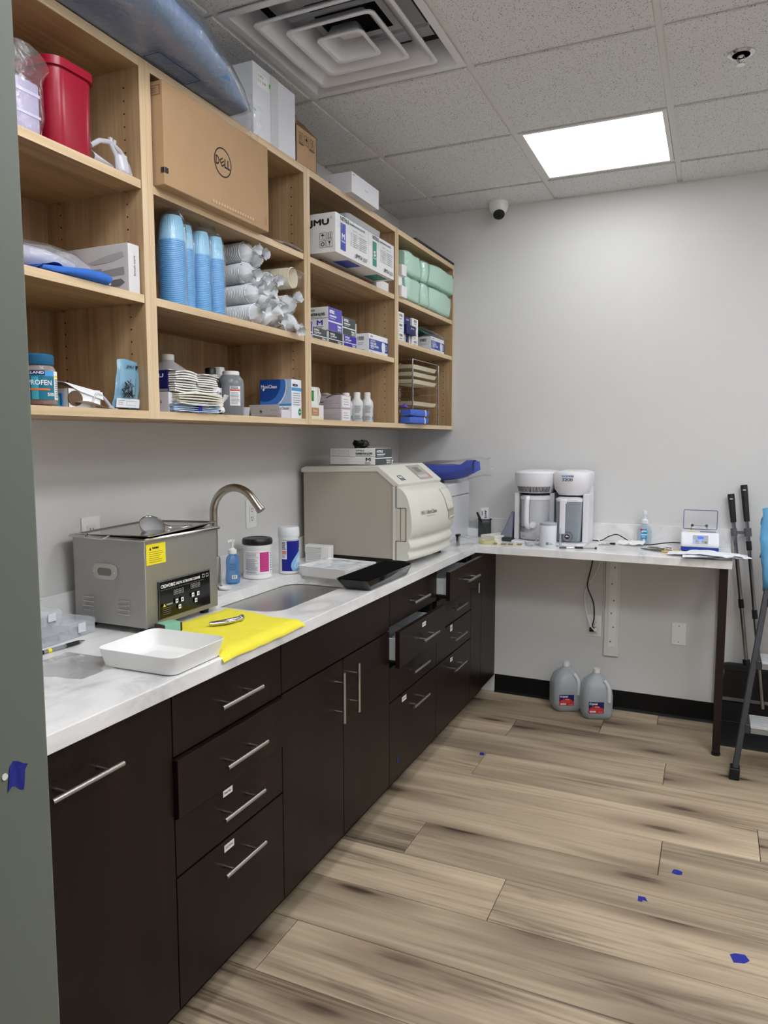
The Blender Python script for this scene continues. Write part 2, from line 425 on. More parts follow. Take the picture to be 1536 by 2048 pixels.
class Print:
    """print lying flat on a face: o = lower left corner, r = rightwards, u = upwards (unit vectors)"""
    def __init__(s, o, r, u, eps=0.0007):
        s.o = Vector(o); s.r = Vector(r).normalized(); s.u = Vector(u).normalized(); s.n = s.r.cross(s.u); s.eps = eps
        s.b = MB(); s.mats = []; s.lift = 0
    def _m(s, m):
        if m not in s.mats: s.mats.append(m)
        s.b.cur = s.mats.index(m); s.lift += 1
    def P(s, a, b):
        return tuple(s.o + s.r * a + s.u * b + s.n * (s.eps + 0.00006 * s.lift))
    def rect(s, a0, b0, a1, b1, m):
        s._m(m); s.b.quad(s.P(a0, b0), s.P(a1, b0), s.P(a1, b1), s.P(a0, b1)); return s
    def poly(s, pts, m):
        s._m(m); s.b.quad(*[s.P(a, b) for a, b in pts]); return s
    def disc(s, a, b, r, m, n=20, ry=None):
        return s.poly([(a + r * math.cos(2 * PI * k / n), b + (ry or r) * math.sin(2 * PI * k / n)) for k in range(n)], m)
    def ring(s, a, b, r, w, m, n=28):
        s._m(m); vs = []
        for k in range(n):
            t = 2 * PI * k / n
            vs += [s.P(a + r * math.cos(t), b + r * math.sin(t)), s.P(a + (r - w) * math.cos(t), b + (r - w) * math.sin(t))]
        s.b.add(vs, [(2 * k, 2 * ((k + 1) % n), 2 * ((k + 1) % n) + 1, 2 * k + 1) for k in range(n)]); return s
    def frame(s, a0, b0, a1, b1, w, m):
        s.rect(a0, b0, a1, b0 + w, m).rect(a0, b1 - w, a1, b1, m).rect(a0, b0 + w, a0 + w, b1 - w, m).rect(a1 - w, b0 + w, a1, b1 - w, m); return s
    def text(s, t, a, b, w, h, m, bold=0.0, rot=0):
        s._m(m); vs, fs = text_geo(t, bold)
        e = h * bold * 1.6
        for dx, dy in (((0, 0),) if not bold else ((-e, 0), (e, 0), (0, e), (0, -e))):
            if rot == 90: pts = [s.P(a + dx + w - y * w, b + dy + x * h) for x, y in vs]
            elif rot == -90: pts = [s.P(a + dx + y * w, b + dy + h - x * h) for x, y in vs]
            else: pts = [s.P(a + dx + x * w, b + dy + y * h) for x, y in vs]
            s.b.add(pts, fs); s.lift += 0.2
        return s
    def lines(s, a0, b0, a1, b1, n, m, fill=0.45, ragged=0.25):
        for k in range(n):
            y = b1 - (b1 - b0) * (k + 0.5) / n; h = (b1 - b0) / n * fill
            e = a1 - (a1 - a0) * ragged * random.random()
            s.rect(a0, y - h / 2, e, y + h / 2, m)
        return s
    def bars(s, a0, b0, a1, b1, n, m):
        w = (a1 - a0) / n
        for k in range(n):
            s.rect(a0 + k * w, b0, a0 + k * w + w * random.choice((0.3, 0.5, 0.65)), b1, m)
        return s
    def build(s, parent, name='printing'):
        return s.b.build(name, s.mats, parent, fixn=False)

def face(d, which):
    """print frame on a box centred on x,y with its base at z=0; d=(dx,dy,dz)"""
    x, y, z = d[0] / 2, d[1] / 2, d[2]
    if which == '+x': return Print((x, -y, 0), (0, 1, 0), (0, 0, 1))
    if which == '-y': return Print((-x, -y, 0), (1, 0, 0), (0, 0, 1))
    if which == '+z': return Print((x, -y, z), (0, 1, 0), (-1, 0, 0))
    if which == '-z': return Print((-x, -y, 0), (0, 1, 0), (1, 0, 0))

def carton(name, label, cat, x, y, z, m, group=None, rz=0.0, bevel=0.0015, flaps=False, part='carton'):
    """box thing spanning x=(x0,x1), y=(y0,y1), z=(z0,z1); returns thing, dims"""
    d = (x[1] - x[0], y[1] - y[0], z[1] - z[0])
    t = thing(name, label, cat, ((x[0] + x[1]) / 2, (y[0] + y[1]) / 2, z[0]), rz, group)
    b = MB().box(-d[0] / 2, d[0] / 2, -d[1] / 2, d[1] / 2, 0, d[2])
    b.build(part, m, t, bevel=bevel)
    return t, d

def bottle(name, label, cat, loc, prof, m, cap=None, capm=None, group=None, n=28, sx=1.0, sy=1.0, rz=0.0):
    t = thing(name, label, cat, loc, rz, group)
    MB().lathe(prof, n=n, sx=sx, sy=sy).build('body', m, t, smooth=True, angle=50)
    if cap: MB().lathe(cap, n=n).build('cap', capm, t, smooth=True, angle=40)
    return t

def band(t, r, z0, z1, a0, a1, m, name='label', n=20, sx=1.0, sy=1.0):
    """curved label round a bottle"""
    b = MB()
    b.grid(lambda u, w: (r * sx * math.cos(a0 + (a1 - a0) * u), r * sy * math.sin(a0 + (a1 - a0) * u), z0 + (z1 - z0) * w), n, 1)
    return b.build(name, m, t, smooth=True)

class Wrap(Print):
    """print wrapped round a cylinder; a = arc length from angle a0, b = height"""
    def __init__(s, r, a0, eps=0.0005, sx=1.0, sy=1.0):
        s.rad = r; s.a0 = a0; s.eps = eps; s.b = MB(); s.mats = []; s.lift = 0; s.sx = sx; s.sy = sy
    def P(s, a, b):
        t = s.a0 + a / s.rad; r = s.rad + s.eps + 0.00009 * s.lift
        return (r * s.sx * math.cos(t), r * s.sy * math.sin(t), b)
    def rect(s, a0, b0, a1, b1, m):
        s._m(m); st = 0.05 * s.rad
        br = [a0] + [k * st for k in range(int(math.floor(a0 / st)) + 1, int(math.ceil(a1 / st))) if a0 + 1e-6 < k * st < a1 - 1e-6] + [a1]
        for p, q in zip(br[:-1], br[1:]):
            s.b.quad(s.P(p, b0), s.P(q, b0), s.P(q, b1), s.P(p, b1))
        return s

# ============================================================ the room
HC = 2.734; TS = 0.6096; GX = 0.2958; GY = -0.2928
RX = 4.70; FY = -3.40; HY = -5.6
wl = struct(MB().box(-0.12, 0.0, HY, 0.0, 0, 2.95).build('wall_left', wall_m))
wb = struct(MB().box(-0.12, RX + 0.12, 0.0, 0.12, 0, 2.95).build('wall_back', wall_m))
wr = struct(MB().box(RX, RX + 0.12, HY, 0.0, 0, 2.95).build('wall_right', wall_m))
wf = struct(MB().box(0.0, 0.93, FY - 0.13, FY, 0, 2.95).box(1.95, RX, FY - 0.13, FY, 0, 2.95).box(0.93, 1.95, FY - 0.13, FY, 2.16, 2.95).build('wall_front', wall_m))
wh = struct(MB().box(-0.12, RX + 0.12, HY - 0.12, HY, 0, 2.95).build('wall_hall', wall_m))
# door frame: the near jamb stands in view at the left
dj = MB()
JX = 0.965
for x0, x1 in ((0.93, JX), (1.915, 1.95)):
    dj.box(x0, x1, FY - 0.135, FY + 0.002, 0, 2.16)
dj.box(JX, 1.915, FY - 0.135, FY + 0.002, 2.125, 2.16)
for x0, x1 in ((0.88, 0.93), (1.95, 2.0)):
    dj.box(x0, x1, FY - 0.15, FY - 0.13, 0, 2.21)
dj.box(0.93, 1.95, FY - 0.15, FY - 0.13, 2.16, 2.21)
door = struct(dj.build('door_1', jamb_m, bevel=0.004))
MB().lathe([(0.004, 0), (0.004, 0.0012)], (0, 0, 0), 12, 'x').build('screw', white_p, door, loc=(JX, -3.462, 1.059))
tp = MB(); tp.grid(lambda u, w: (0.0006 + 0.0006 * math.sin(7 * u + 3 * w), (-0.011 + 0.022 * u) + (0.004 if w > 0.9 and u > .5 else 0) + 0.004 * w, -0.014 + 0.03 * w + 0.006 * math.sin(5 * u)), 4, 5)
o = tp.build('masking_tape', tape_blue, loc=(JX, -3.448, 1.052)); tag(o, 'scrap of blue masking tape stuck on the grey-green door frame', 'tape')

# floor planks
fl = struct(MB().box(-0.1, RX + 0.1, HY, 0.0, -0.03, -0.0062).build('floor', M('subfloor', (66, 54, 42), rough=0.9)))
PW = 0.232; PL = 1.52
joints = {0: 1.253, 1: 0.837, 2: 1.58, 3: 0.807, 4: 1.928, 5: 1.607, 6: 0.773, 7: 1.147, 8: 1.95, 9: 0.62, 10: 1.35, 11: 0.9, 12: 1.7, 13: 0.5}
rows = []
y1 = 0.0; y0 = -0.144; k = -1
while y1 > HY:
    rows.append((y0, y1, joints.get(k, 0.4 + 0.37 * (k % 4)))); y1 = y0; y0 -= PW; k += 1
def plank(x0, x1, ya, yb):
    g = 0.0011; c = 0.0016; L2 = (x1 - x0) / 2; W2 = (yb - ya) / 2
    b = MB()
    lo = [(-L2 + g, -W2 + g, -0.006), (L2 - g, -W2 + g, -0.006), (L2 - g, W2 - g, -0.006), (-L2 + g, W2 - g, -0.006)]
    mid = [(p[0], p[1], -0.0012) for p in lo]
    top = [(p[0] - math.copysign(c, p[0]), p[1] - math.copysign(c, p[1]), 0.0) for p in lo]
    b.loft([lo, mid, top])
    b.build('plank', plank_m, fl, loc=((x0 + x1) / 2, (ya + yb) / 2, 0), fixn=False)
for (ya, yb, j) in rows:
    yb = min(yb, 0); ya = max(ya, HY)
    x = j
    while x > 0.0: x -= PL
    while x < RX:
        a, b2 = max(0.0, x), min(RX, x + PL)
        if b2 - a > 0.02: plank(a, b2, ya, yb)
        x += PL

# baseboards
bb = MB().prism([(0, 0), (-0.014, 0), (-0.010, 0.006), (-0.004, 0.012), (-0.004, 0.104), (0, 0.105)], 'x', 0.612, RX)
struct(bb.build('baseboard_back', black_vinyl, smooth=True))
struct(MB().box(RX - 0.005, RX, FY, -0.005, 0, 0.105).build('baseboard_right', black_vinyl))

# ceiling: slab, tiles, bars
ce = struct(MB().box(-0.12, RX + 0.12, HY, 0.12, 2.90, 2.98).build('ceiling', M('plenum', (90, 90, 90), rough=0.9)))
tile = tile_mat()
bar_m = M('white_grid_bar', (222, 220, 216), rough=0.45)
xs = [0.0] + [GX + i * TS for i in range(8)] + [RX]
xs = [x for x in xs if x < RX - 0.03] + [RX]
ys = [0.0] + [GY - j * TS for j in range(9)]
ys = [y for y in ys if y > HY + 0.05] + [HY]
LIGHTS = [(1, 0), (1, 4), (3, 2), (5, 0), (3, 4), (5, 4), (1, 7)]
def cell(i, j):
    return GX + i * TS, GX + (i + 1) * TS, GY - (j + 1) * TS, GY - j * TS
skip = {(i + 1, j + 1) for i, j in LIGHTS} | {(1, 3)}
for a in range(len(xs) - 1):
    for c in range(len(ys) - 1):
        if (a, c) in skip: continue
        x0, x1, y1_, y0_ = xs[a], xs[a + 1], ys[c], ys[c + 1]
        gx0 = 0.0125 if a > 0 else 0.002; gx1 = 0.0125 if a < len(xs) - 2 else 0.002
        gy1 = 0.0125 if c > 0 else 0.002; gy0 = 0.0125 if c < len(ys) - 2 else 0.002
        cx, cy = (x0 + x1) / 2, (y0_ + y1_) / 2
        e = 0.007
        b = MB().box(x0 + gx0 - cx, x1 - gx1 - cx, y0_ + gy0 - cy, y1_ - gy1 - cy, -0.006, 0.003)
        b.build('ceiling_tile', tile, ce, loc=(cx, cy, HC))
for a in range(1, len(xs) - 1):
    MB().box(-0.012, 0.012, HY, 0.0, 0.002, 0.006).box(-0.001, 0.001, HY, 0, 0.006, 0.04).build('grid_bar', bar_m, ce, loc=(xs[a], 0, HC))
for c in range(1, len(ys) - 1):
    MB().box(0, RX, -0.012, 0.012, 0.003, 0.0065).box(0, RX, -0.001, 0.001, 0.0065, 0.04).build('grid_bar', bar_m, ce, loc=(0, ys[c], HC))
MB().box(0.0, 0.019, HY, 0, 0.003, 0.006).box(0, RX, -0.019, 0.0, 0.003, 0.006).build('wall_angle', bar_m, ce, loc=(0, 0, HC))

# light panels
lit = {k: M('lit_diffuser_%d_%d' % k, (255, 255, 255), emit=(247, 250, 255), es=v) for k, v in PANEL.items()}
lit_h = M('hall_fill_diffuser', (255, 255, 255), emit=(255, 250, 240), es=HALL_FILL)
names = {(1, 0): 'square lit ceiling panel in view near the back wall', (1, 4): 'square lit ceiling panel above the door end of the room',
         (5, 0): 'unseen fill panel added at the far right near the back wall', (5, 4): 'unseen fill panel added at the far right near the door wall', (3, 2): 'unseen fill panel added at the right in the middle of the room', (3, 4): 'square lit ceiling panel at the right near the door wall', (1, 7): 'unseen dim fill panel added in the passage outside the door'}
for (i, j) in LIGHTS:
    x0, x1, y0, y1 = cell(i, j)
    t = thing('ceiling_light', names[(i, j)], 'ceiling light', ((x0 + x1) / 2, (y0 + y1) / 2, HC))
    h = TS / 2 - 0.014; w = 0.017
    MB().box(-h, h, -h, -h + w, -0.004, 0.03).box(-h, h, h - w, h, -0.004, 0.03).box(-h, -h + w, -h + w, h - w, -0.004, 0.03).box(h - w, h, -h + w, h - w, -0.004, 0.03).build('frame', bar_m, t)
    MB().box(-h + w, h - w, -h + w, h - w, 0.0, 0.006).build('diffuser', lit_h if j == 7 else lit[(i, j)], t)

# supply air diffuser
x0, x1, y0, y1 = cell(0, 2)
t = thing('air_diffuser', 'white square ceiling air diffuser with nested louvre rings', 'air vent', ((x0 + x1) / 2, (y0 + y1) / 2, HC))
vent_m = M('white_enamel', (226, 226, 230), rough=0.4)
def sq(h, z, r=0.02):
    return [(px, py, z) for px, py in rrect(-h, h, -h, h, min(r, h * 0.4), 3)]
fr = MB(); fr.loft([sq(0.297, 0.0005, 0.002), sq(0.297, -0.004, 0.002), sq(0.272, -0.004, 0.004), sq(0.250, 0.040, 0.01), sq(0.240, 0.075, 0.01)], caps=False)
fr.build('flange', vent_m, t, smooth=True, angle=30)
for h, z, tp_ in ((0.220, -0.012, 0.158), (0.148, -0.016, 0.094), (0.077, -0.020, 0.045)):
    b = MB(); b.loft([sq(h + 0.003, z + 0.006), sq(h + 0.004, z + 0.001), sq(h, z), sq(h - 0.008, z + 0.002), sq(tp_, z + 0.052, 0.012)], caps=False)
    if h < 0.1:
        b.loft([sq(tp_, z + 0.052, 0.012), sq(0.018, z + 0.048, 0.004)], caps=True)
    b.build('louvre_ring', vent_m, t, smooth=True, angle=25, solid=0.0015)
MB().lathe([(0.012, 0.022), (0.012, 0.027), (0.006, 0.030)], n=12).build('screw', chrome, t)
b = MB()
for sgn in (-1, 1):
    b.box(-0.235, 0.235, sgn * 0.1 - 0.004, sgn * 0.1 + 0.004, 0.042, 0.054)
b.build('strut', vent_m, t)
MB().lathe([(0.15, 0.078), (0.15, 0.16)], n=32, caps=False).build('neck', M('dark_duct', (60, 62, 66), rough=0.6), t, smooth=True)
MB().lathe([(0.152, 0.076), (0.30, 0.076)], n=4, caps=False).build('back_pan', vent_m, t, rot=(0, 0, PI / 4))
MB().lathe([(0.15, 0.158), (0.0, 0.16)], n=32, caps=False).build('duct_damper', M('dark_duct', (60, 62, 66)), t)

# sprinkler
t = thing('sprinkler', 'chrome pendant fire sprinkler in the ceiling tile', 'sprinkler', (1.751, -1.23, HC))
MB().lathe([(0.042, -0.006), (0.042, -0.009), (0.034, -0.014), (0.028, -0.012), (0.026, 0.0)], n=28).build('escutcheon', chrome, t, smooth=True)
MB().lathe([(0.007, -0.004), (0.009, -0.014), (0.006, -0.018)], n=12).build('body', chrome, t, smooth=True)
MB().tube([(0.009, 0, -0.012), (0.012, 0, -0.025), (0, 0, -0.040)], 0.002, 6).tube([(-0.009, 0, -0.012), (-0.012, 0, -0.025), (0, 0, -0.040)], 0.002, 6).build('yoke', chrome, t)
MB().lathe([(0.014, -0.041), (0.014, -0.043)], n=16).build('deflector', chrome, t)

# security camera
t = thing('security_camera', 'white turret security camera under the ceiling at the back wall', 'camera', (0.612, -0.068, HC - 0.006))
MB().lathe([(0.053, 0.0), (0.053, -0.014), (0.050, -0.030), (0.040, -0.052), (0.030, -0.058)], n=32).build('mount', white_p, t, smooth=True)
e = MB(); e.lathe([(0.0005, 0.034), (0.016, 0.030), (0.028, 0.020), (0.034, 0.005), (0.034, -0.012), (0.031, -0.022)], n=28)
e.build('eyeball', white_p, t, smooth=True, loc=(0.004, -0.012, -0.052), rot=(math.radians(-38), 0, 0.35))
f2 = MB().lathe([(0.031, -0.0221), (0.030, -0.0265), (0.012, -0.028), (0.0115, -0.024), (0.001, -0.024)], n=28)
f2.build('lens_face', black_p, t, smooth=True, loc=(0.004, -0.012, -0.052), rot=(math.radians(-38), 0, 0.35))
# ============================================================ base cabinets
FX = 0.610; FT = 0.019
carc = M('cabinet_inside', (30, 24, 22), rough=0.6)
drawer_white = M('drawer_side_white', (225, 226, 228), rough=0.3)
sticker = M('paper_sticker', (228, 226, 222), rough=0.6)

def bar_handle(parent, length, axis, loc, name='handle'):
    """bar pull: round bar on two posts, standing out in +x"""
    L2 = length / 2; b = MB()
    def P(s, x): return (x, s, 0) if axis == 'y' else (x, 0, s)
    b.tube([P(-L2, 0.034), P(L2, 0.034)], 0.0058, 12)
    for s in (-L2 * 0.58, L2 * 0.58):
        b.tube([P(s, 0.0), P(s, 0.034)], 0.0042, 8)
    return b.build(name, steel, parent, smooth=True, loc=loc, angle=50)

def front_panel(name, parent, y0, y1, z0, z1, out=0.0):
    g = 0.0016
    o = MB().box(FX - FT, FX, y0 + g, y1 - g, z0 + g, z1 - g).build(name, dark_z, parent, bevel=0.0012, loc=(out, 0, 0))
    return o

def drawer(parent, y0, y1, z0, z1, out=0.0, hz=None, note=None, contents=None):
    o = front_panel('drawer', parent, y0, y1, z0, z1, out)
    yc = (y0 + y1) / 2; zh = hz if hz else (z0 + z1) / 2 + 0.002
    bar_handle(o, 0.178, 'y', (FX, yc, zh))
    if out > 0.02:
        zz0, zz1 = z0 + 0.022, z1 - 0.040
        b = MB(); t_ = 0.012
        b.box(FX - 0.50, FX - FT, y0 + 0.03, y0 + 0.03 + t_, zz0, zz1).box(FX - 0.50, FX - FT, y1 - 0.03 - t_, y1 - 0.03, zz0, zz1)
        b.box(FX - 0.50, FX - FT, y0 + 0.03 + t_, y1 - 0.03 - t_, zz0, zz0 + 0.008).box(FX - 0.50, FX - 0.49, y0 + 0.042, y1 - 0.042, zz0, zz1)
        b.build('drawer_box', drawer_white, o)
        r = MB()
        for yy in (y0 + 0.018, y1 - 0.030):
            r.box(FX - 0.50, FX - FT - 0.004, yy, yy + 0.012, zz0 - 0.016, zz0 - 0.002)
        r.build('slide', black_p, o)
        r = MB()
        for yy in (y0 + 0.0172, ):
            r.box(FX - 0.075, FX - 0.07, yy, yy + 0.001, zz0 - 0.013, zz0 - 0.006).lathe([(0.003, 0), (0.003, 0.001)], (FX - 0.055, yy, zz0 - 0.009), 10, 'y')
        r.build('slide_pin', chrome, o)
    if note:
        a, bz, w, h, txt = note
        MB().box(FX, FX + 0.0004, a, a + w, bz, bz + h).build('label_sticker', sticker, o)
        p = Print((FX + 0.0004, a, bz), (0, 1, 0), (0, 0, 1), 0.0003)
        p.text(txt, w * 0.14, h * 0.38, w * 0.72, h * 0.30, ink, 0.01); p.build(o, 'sticker_lettering')
    return o

def cabinet(label, y0, y1, name='base_cabinet'):
    t = thing(name, label, 'cabinet', (0, 0, 0))
    b = MB(); w = 0.016; zt = 0.880
    b.box(0.02, FX - FT - 0.002, y0 + 0.001, y0 + w, 0.10, zt).box(0.02, FX - FT - 0.002, y1 - w, y1 - 0.001, 0.10, zt)
    b.box(0.02, FX - FT - 0.002, y0 + w, y1 - w, 0.10, 0.116).box(0.02, 0.028, y0 + w, y1 - w, 0.116, zt)
    b.box(FX - FT - 0.08, FX - FT - 0.002, y0 + w, y1 - w, zt - 0.016, zt)
    b.build('body', carc, t)
    MB().box(0.10, 0.53, y0 + 0.001, y1 - 0.001, 0.0, 0.099).build('toe_kick', black_vinyl, t)
    return t

ZT = 0.873
A = cabinet('dark wood cabinet with one tall front beside the door frame', -3.215, -2.757)
d = front_panel('door', A, -3.213, -2.757, 0.10, ZT)
bar_handle(d, 0.178, 'y', (FX, -3.034, 0.800))
MB().box(0.02, FX - 0.004, -3.395, -3.217, 0.0, ZT).build('filler', dark_z, A)

B = cabinet('dark wood cabinet with four drawers between the tall front and the sink doors', -2.757, -2.290)
drawer(B, -2.757, -2.290, 0.725, ZT)
drawer(B, -2.757, -2.290, 0.578, 0.722, out=0.012, hz=0.650)
drawer(B, -2.757, -2.290, 0.432, 0.576, hz=0.510, note=(-2.573, 0.545, 0.040, 0.017, 'Mask Filter'))
drawer(B, -2.757, -2.290, 0.100, 0.429, hz=0.361, note=(-2.573, 0.396, 0.042, 0.019, 'SUCTIONS'))

Cc = cabinet('dark wood sink cabinet with two doors and upright handles', -2.290, -1.516)
front_panel('false_front', Cc, -2.290, -1.516, 0.727, ZT)
d = front_panel('door', Cc, -2.290, -1.904, 0.100, 0.724); bar_handle(d, 0.172, 'z', (FX, -1.962, 0.612))
d = front_panel('door', Cc, -1.904, -1.516, 0.100, 0.724); bar_handle(d, 0.172, 'z', (FX, -1.852, 0.613))

Dd = cabinet('dark wood cabinet with its second drawer pulled open, below the sterilizer', -1.516, -0.990)
drawer(Dd, -1.516, -0.990, 0.739, ZT, hz=0.803)
drawer(Dd, -1.516, -0.990, 0.580, 0.726, out=0.042 + 0.0, hz=0.648, note=(-1.275, 0.688, 0.040, 0.018, 'TRAYS'))
drawer(Dd, -1.516, -0.990, 0.438, 0.578, hz=0.513)
drawer(Dd, -1.516, -0.990, 0.100, 0.435, hz=0.367, note=(-1.39, 0.400, 0.045, 0.020, 'GOWNS'))
E_ = cabinet('dark wood cabinet with its top drawer pulled open, beside the corner door', -0.990, -0.475)
drawer(E_, -0.990, -0.475, 0.739, ZT, out=0.062, hz=0.803)
drawer(E_, -0.990, -0.475, 0.588, 0.735, hz=0.660)
drawer(E_, -0.990, -0.475, 0.438, 0.585, hz=0.515, note=(-0.80, 0.548, 0.033, 0.030, 'BURS'))
drawer(E_, -0.990, -0.475, 0.100, 0.435, hz=0.366, note=(-0.795, 0.398, 0.035, 0.018, 'CUPS'))
Fc = cabinet('dark wood corner cabinet with one door and a small upright handle', -0.475, -0.010)
d = front_panel('door', Fc, -0.475, -0.290, 0.100, ZT); bar_handle(d, 0.150, 'z', (FX, -0.452, 0.748))
front_panel('filler', Fc, -0.290, -0.008, 0.100, ZT)

# tape stuck on the cabinet
o = MB().grid(lambda u, w: (FX + 0.0012 + 0.0004 * math.sin(9 * u), -0.012 + 0.018 * u + 0.004 * w, 0.022 * w), 2, 2).build('masking_tape', tape_blue, loc=(0, -1.432, 0.165))
tag(o, 'tiny scrap of blue tape low on the cabinet drawer front', 'tape')
# tape on the floor
for x, y, w, l, a, lab in ((0.792, -0.858, 0.022, 0.030, 0.3, 'scrap of blue tape on the floor nearest the cabinets'),
                           (1.667, -1.493, 0.032, 0.030, -0.2, 'square scrap of blue tape on the floor, middle of the three at right'),
                           (1.572, -1.696, 0.030, 0.030, 0.15, 'torn notched scrap of blue tape on the floor planks'),
                           (1.847, -1.865, 0.048, 0.040, 0.35, 'largest scrap of blue tape on the floor at lower right')):
    b = MB(); n = [(-.5, -.45), (.1, -.5), (.5, -.2), (.42, .4), (-.1, .5), (-.46, .36)]
    if 'notched' in lab: n = [(-.5, -.4), (-.1, -.5), (.05, -.1), (.5, -.3), (.3, .45), (-.4, .5)]
    b.prism([(p[0] * w, p[1] * l) for p in n], 'z', 0.0002, 0.0008)
    o = b.build('floor_tape', tape_blue, loc=(x, y, 0.0), rot=(0, 0, a)); tag(o, lab, 'tape')

# ============================================================ worktop with sink cut-out
CZ = 0.9205; CB = 0.8824; CX = 0.6307; CYB = -0.466; CXR = 1.818
ct = thing('countertop', 'white quartz L-shaped countertop with a sink cut-out', 'countertop', (0, 0, 0))
SX0, SX1, SY0, SY1, SR = 0.185, 0.498, -2.135, -1.535, 0.075
bm = bmesh.new()
outer = [(0.001, FY + 0.004), (CX, FY + 0.004), (CX, CYB), (CXR, CYB), (CXR, -0.001), (0.001, -0.001)]
hole = rrect(SX0, SX1, SY0, SY1, SR, 8)
def loop(pts, z):
    vs = [bm.verts.new((x, y, z)) for x, y in pts]
    return vs, [bm.edges.new((vs[i], vs[(i + 1) % len(vs)])) for i in range(len(vs))]
for z in (CZ, CB):
    v1, e1 = loop(outer, z); v2, e2 = loop(hole, z)
    bmesh.ops.triangle_fill(bm, use_beauty=True, edges=e1 + e2)
    if z == CZ: top = (v1, v2)
    else: low = (v1, v2)
for a, b2 in zip(top, low):
    n = len(a)
    for i in range(n):
        bm.faces.new((a[i], a[(i + 1) % n], b2[(i + 1) % n], b2[i]))
bmesh.ops.recalc_face_normals(bm, faces=bm.faces)
me = bpy.data.meshes.new('slab'); bm.to_mesh(me); bm.free(); me.materials.append(quartz)
o = bpy.data.objects.new('slab', me); COL.objects.link(o); o.parent = ct
md = o.modifiers.new('bevel', 'BEVEL'); md.width = 0.002; md.segments = 2; md.limit_method = 'ANGLE'; md.angle_limit = math.radians(50)
tag(MB().box(0.001, 0.016, FY + 0.004, -0.001, CZ + 0.0002, 1.0154).build('backsplash', quartz, bevel=0.0015), 'low white quartz backsplash along the left wall', 'backsplash')
tag(MB().box(0.017, CXR, -0.016, -0.001, CZ + 0.0002, 1.0154).build('backsplash', quartz, bevel=0.0015), 'low white quartz backsplash along the back wall', 'backsplash')
leg_m = M('brown_black_steel', (40, 30, 28), rough=0.4, metal=0.3)
MB().box(1.769, 1.803, -0.434, -0.400, 0.012, CB - 0.0005).build('leg', leg_m, ct, bevel=0.003)
MB().lathe([(0.020, 0.0), (0.020, 0.010), (0.012, 0.013)], (1.786, -0.417, 0), 16).build('leg_foot', black_p, ct)
w = MB().box(1.772, 1.806, -0.012, -0.006, 0.055, CB - 0.0005).box(1.772, 1.778, -0.040, -0.006, 0.055, CB - 0.0005)
w.build('wall_post', leg_m, ct)
b = MB()
for z in (0.09, 0.12, 0.30, 0.48, 0.66, 0.82):
    b.lathe([(0.004, 0), (0.003, -0.002)], (1.792, -0.012, z), 8, 'y')
b.build('screw', chrome, ct)

sk = thing('sink', 'undermounted stainless steel sink bowl', 'sink', ((SX0 + SX1) / 2, (SY0 + SY1) / 2, CB))
hx, hy = (SX1 - SX0) / 2, (SY1 - SY0) / 2
def rr(i, z, r): return [(x, y, z) for x, y in rrect(-hx - 0.004 + i, hx + 0.004 - i, -hy - 0.004 + i, hy + 0.004 - i, r, 8)]
MB().loft([rr(-0.02, -0.001, 0.1), rr(0, -0.001, 0.088), rr(0.006, -0.14, 0.082), rr(0.018, -0.165, 0.075), rr(0.05, -0.172, 0.05), rr(0.12, -0.176, 0.02)]).build('bowl', brushed('sink_steel', (176, 174, 170), 0.3, 'z', 0.6), sk, smooth=True, angle=50)
MB().lathe([(0.045, -0.1755), (0.045, -0.1735), (0.034, -0.1725), (0.03, -0.176)], n=24).build('drain', chrome, sk, smooth=True)

# faucet
t = thing('faucet', 'brushed nickel gooseneck faucet behind the sink', 'faucet', (0.085, -1.90, CZ))
MB().lathe([(0.028, 0), (0.028, 0.006), (0.022, 0.012), (0.021, 0.11), (0.018, 0.118)], n=24).build('base', nickel, t, smooth=True)
R = 0.095; zc = 0.275
pts = [(0, 0, 0.11), (0, 0, 0.2), (0, 0, zc)] + [(R - R * math.cos(a), 0, zc + R * math.sin(a)) for a in [PI * k / 18 for k in range(1, 15)]]
a = PI * 14 / 18; tx, tz = math.sin(a), math.cos(a)
pts.append((pts[-1][0] + tx * 0.045, 0, pts[-1][2] + tz * 0.045))
MB().tube(pts, 0.0140, 16).build('spout', nickel, t, smooth=True)
p = pts[-1]; q = (p[0] + tx * 0.012, 0, p[2] + tz * 0.012)
MB().tube([p, q], 0.0158, 16).build('aerator', nickel, t, smooth=True)
MB().tube([(0.0, -0.018, 0.072), (0.0, -0.055, 0.072)], 0.016, 16).tube([(0, -0.048, 0.072), (0.012, -0.05, 0.10), (0.03, -0.05, 0.15)], [0.007, 0.006, 0.005], 10).build('lever', nickel, t, smooth=True)
MB().lathe([(0.03, 0), (0.03, 0.004), (0.021, 0.006), (0.021, 0.04)], n=20).build('collar', chrome, t, smooth=True)
# short nickel soap pump beside it
t = thing('soap_pump', 'short nickel soap pump stem next to the steel ultrasonic tank', 'soap pump', (0.175, -2.09 + 0.01, CZ))
t.location = (0.12, -2.02, CZ)
MB().lathe([(0.024, 0), (0.024, 0.005), (0.016, 0.008), (0.014, 0.05), (0.018, 0.052), (0.018, 0.075), (0.010, 0.078)], n=20).build('stem', nickel, t, smooth=True)
MB().tube([(0, 0, 0.064), (0.04, 0.03, 0.064)], 0.010, 12).build('nozzle', nickel, t, smooth=True)

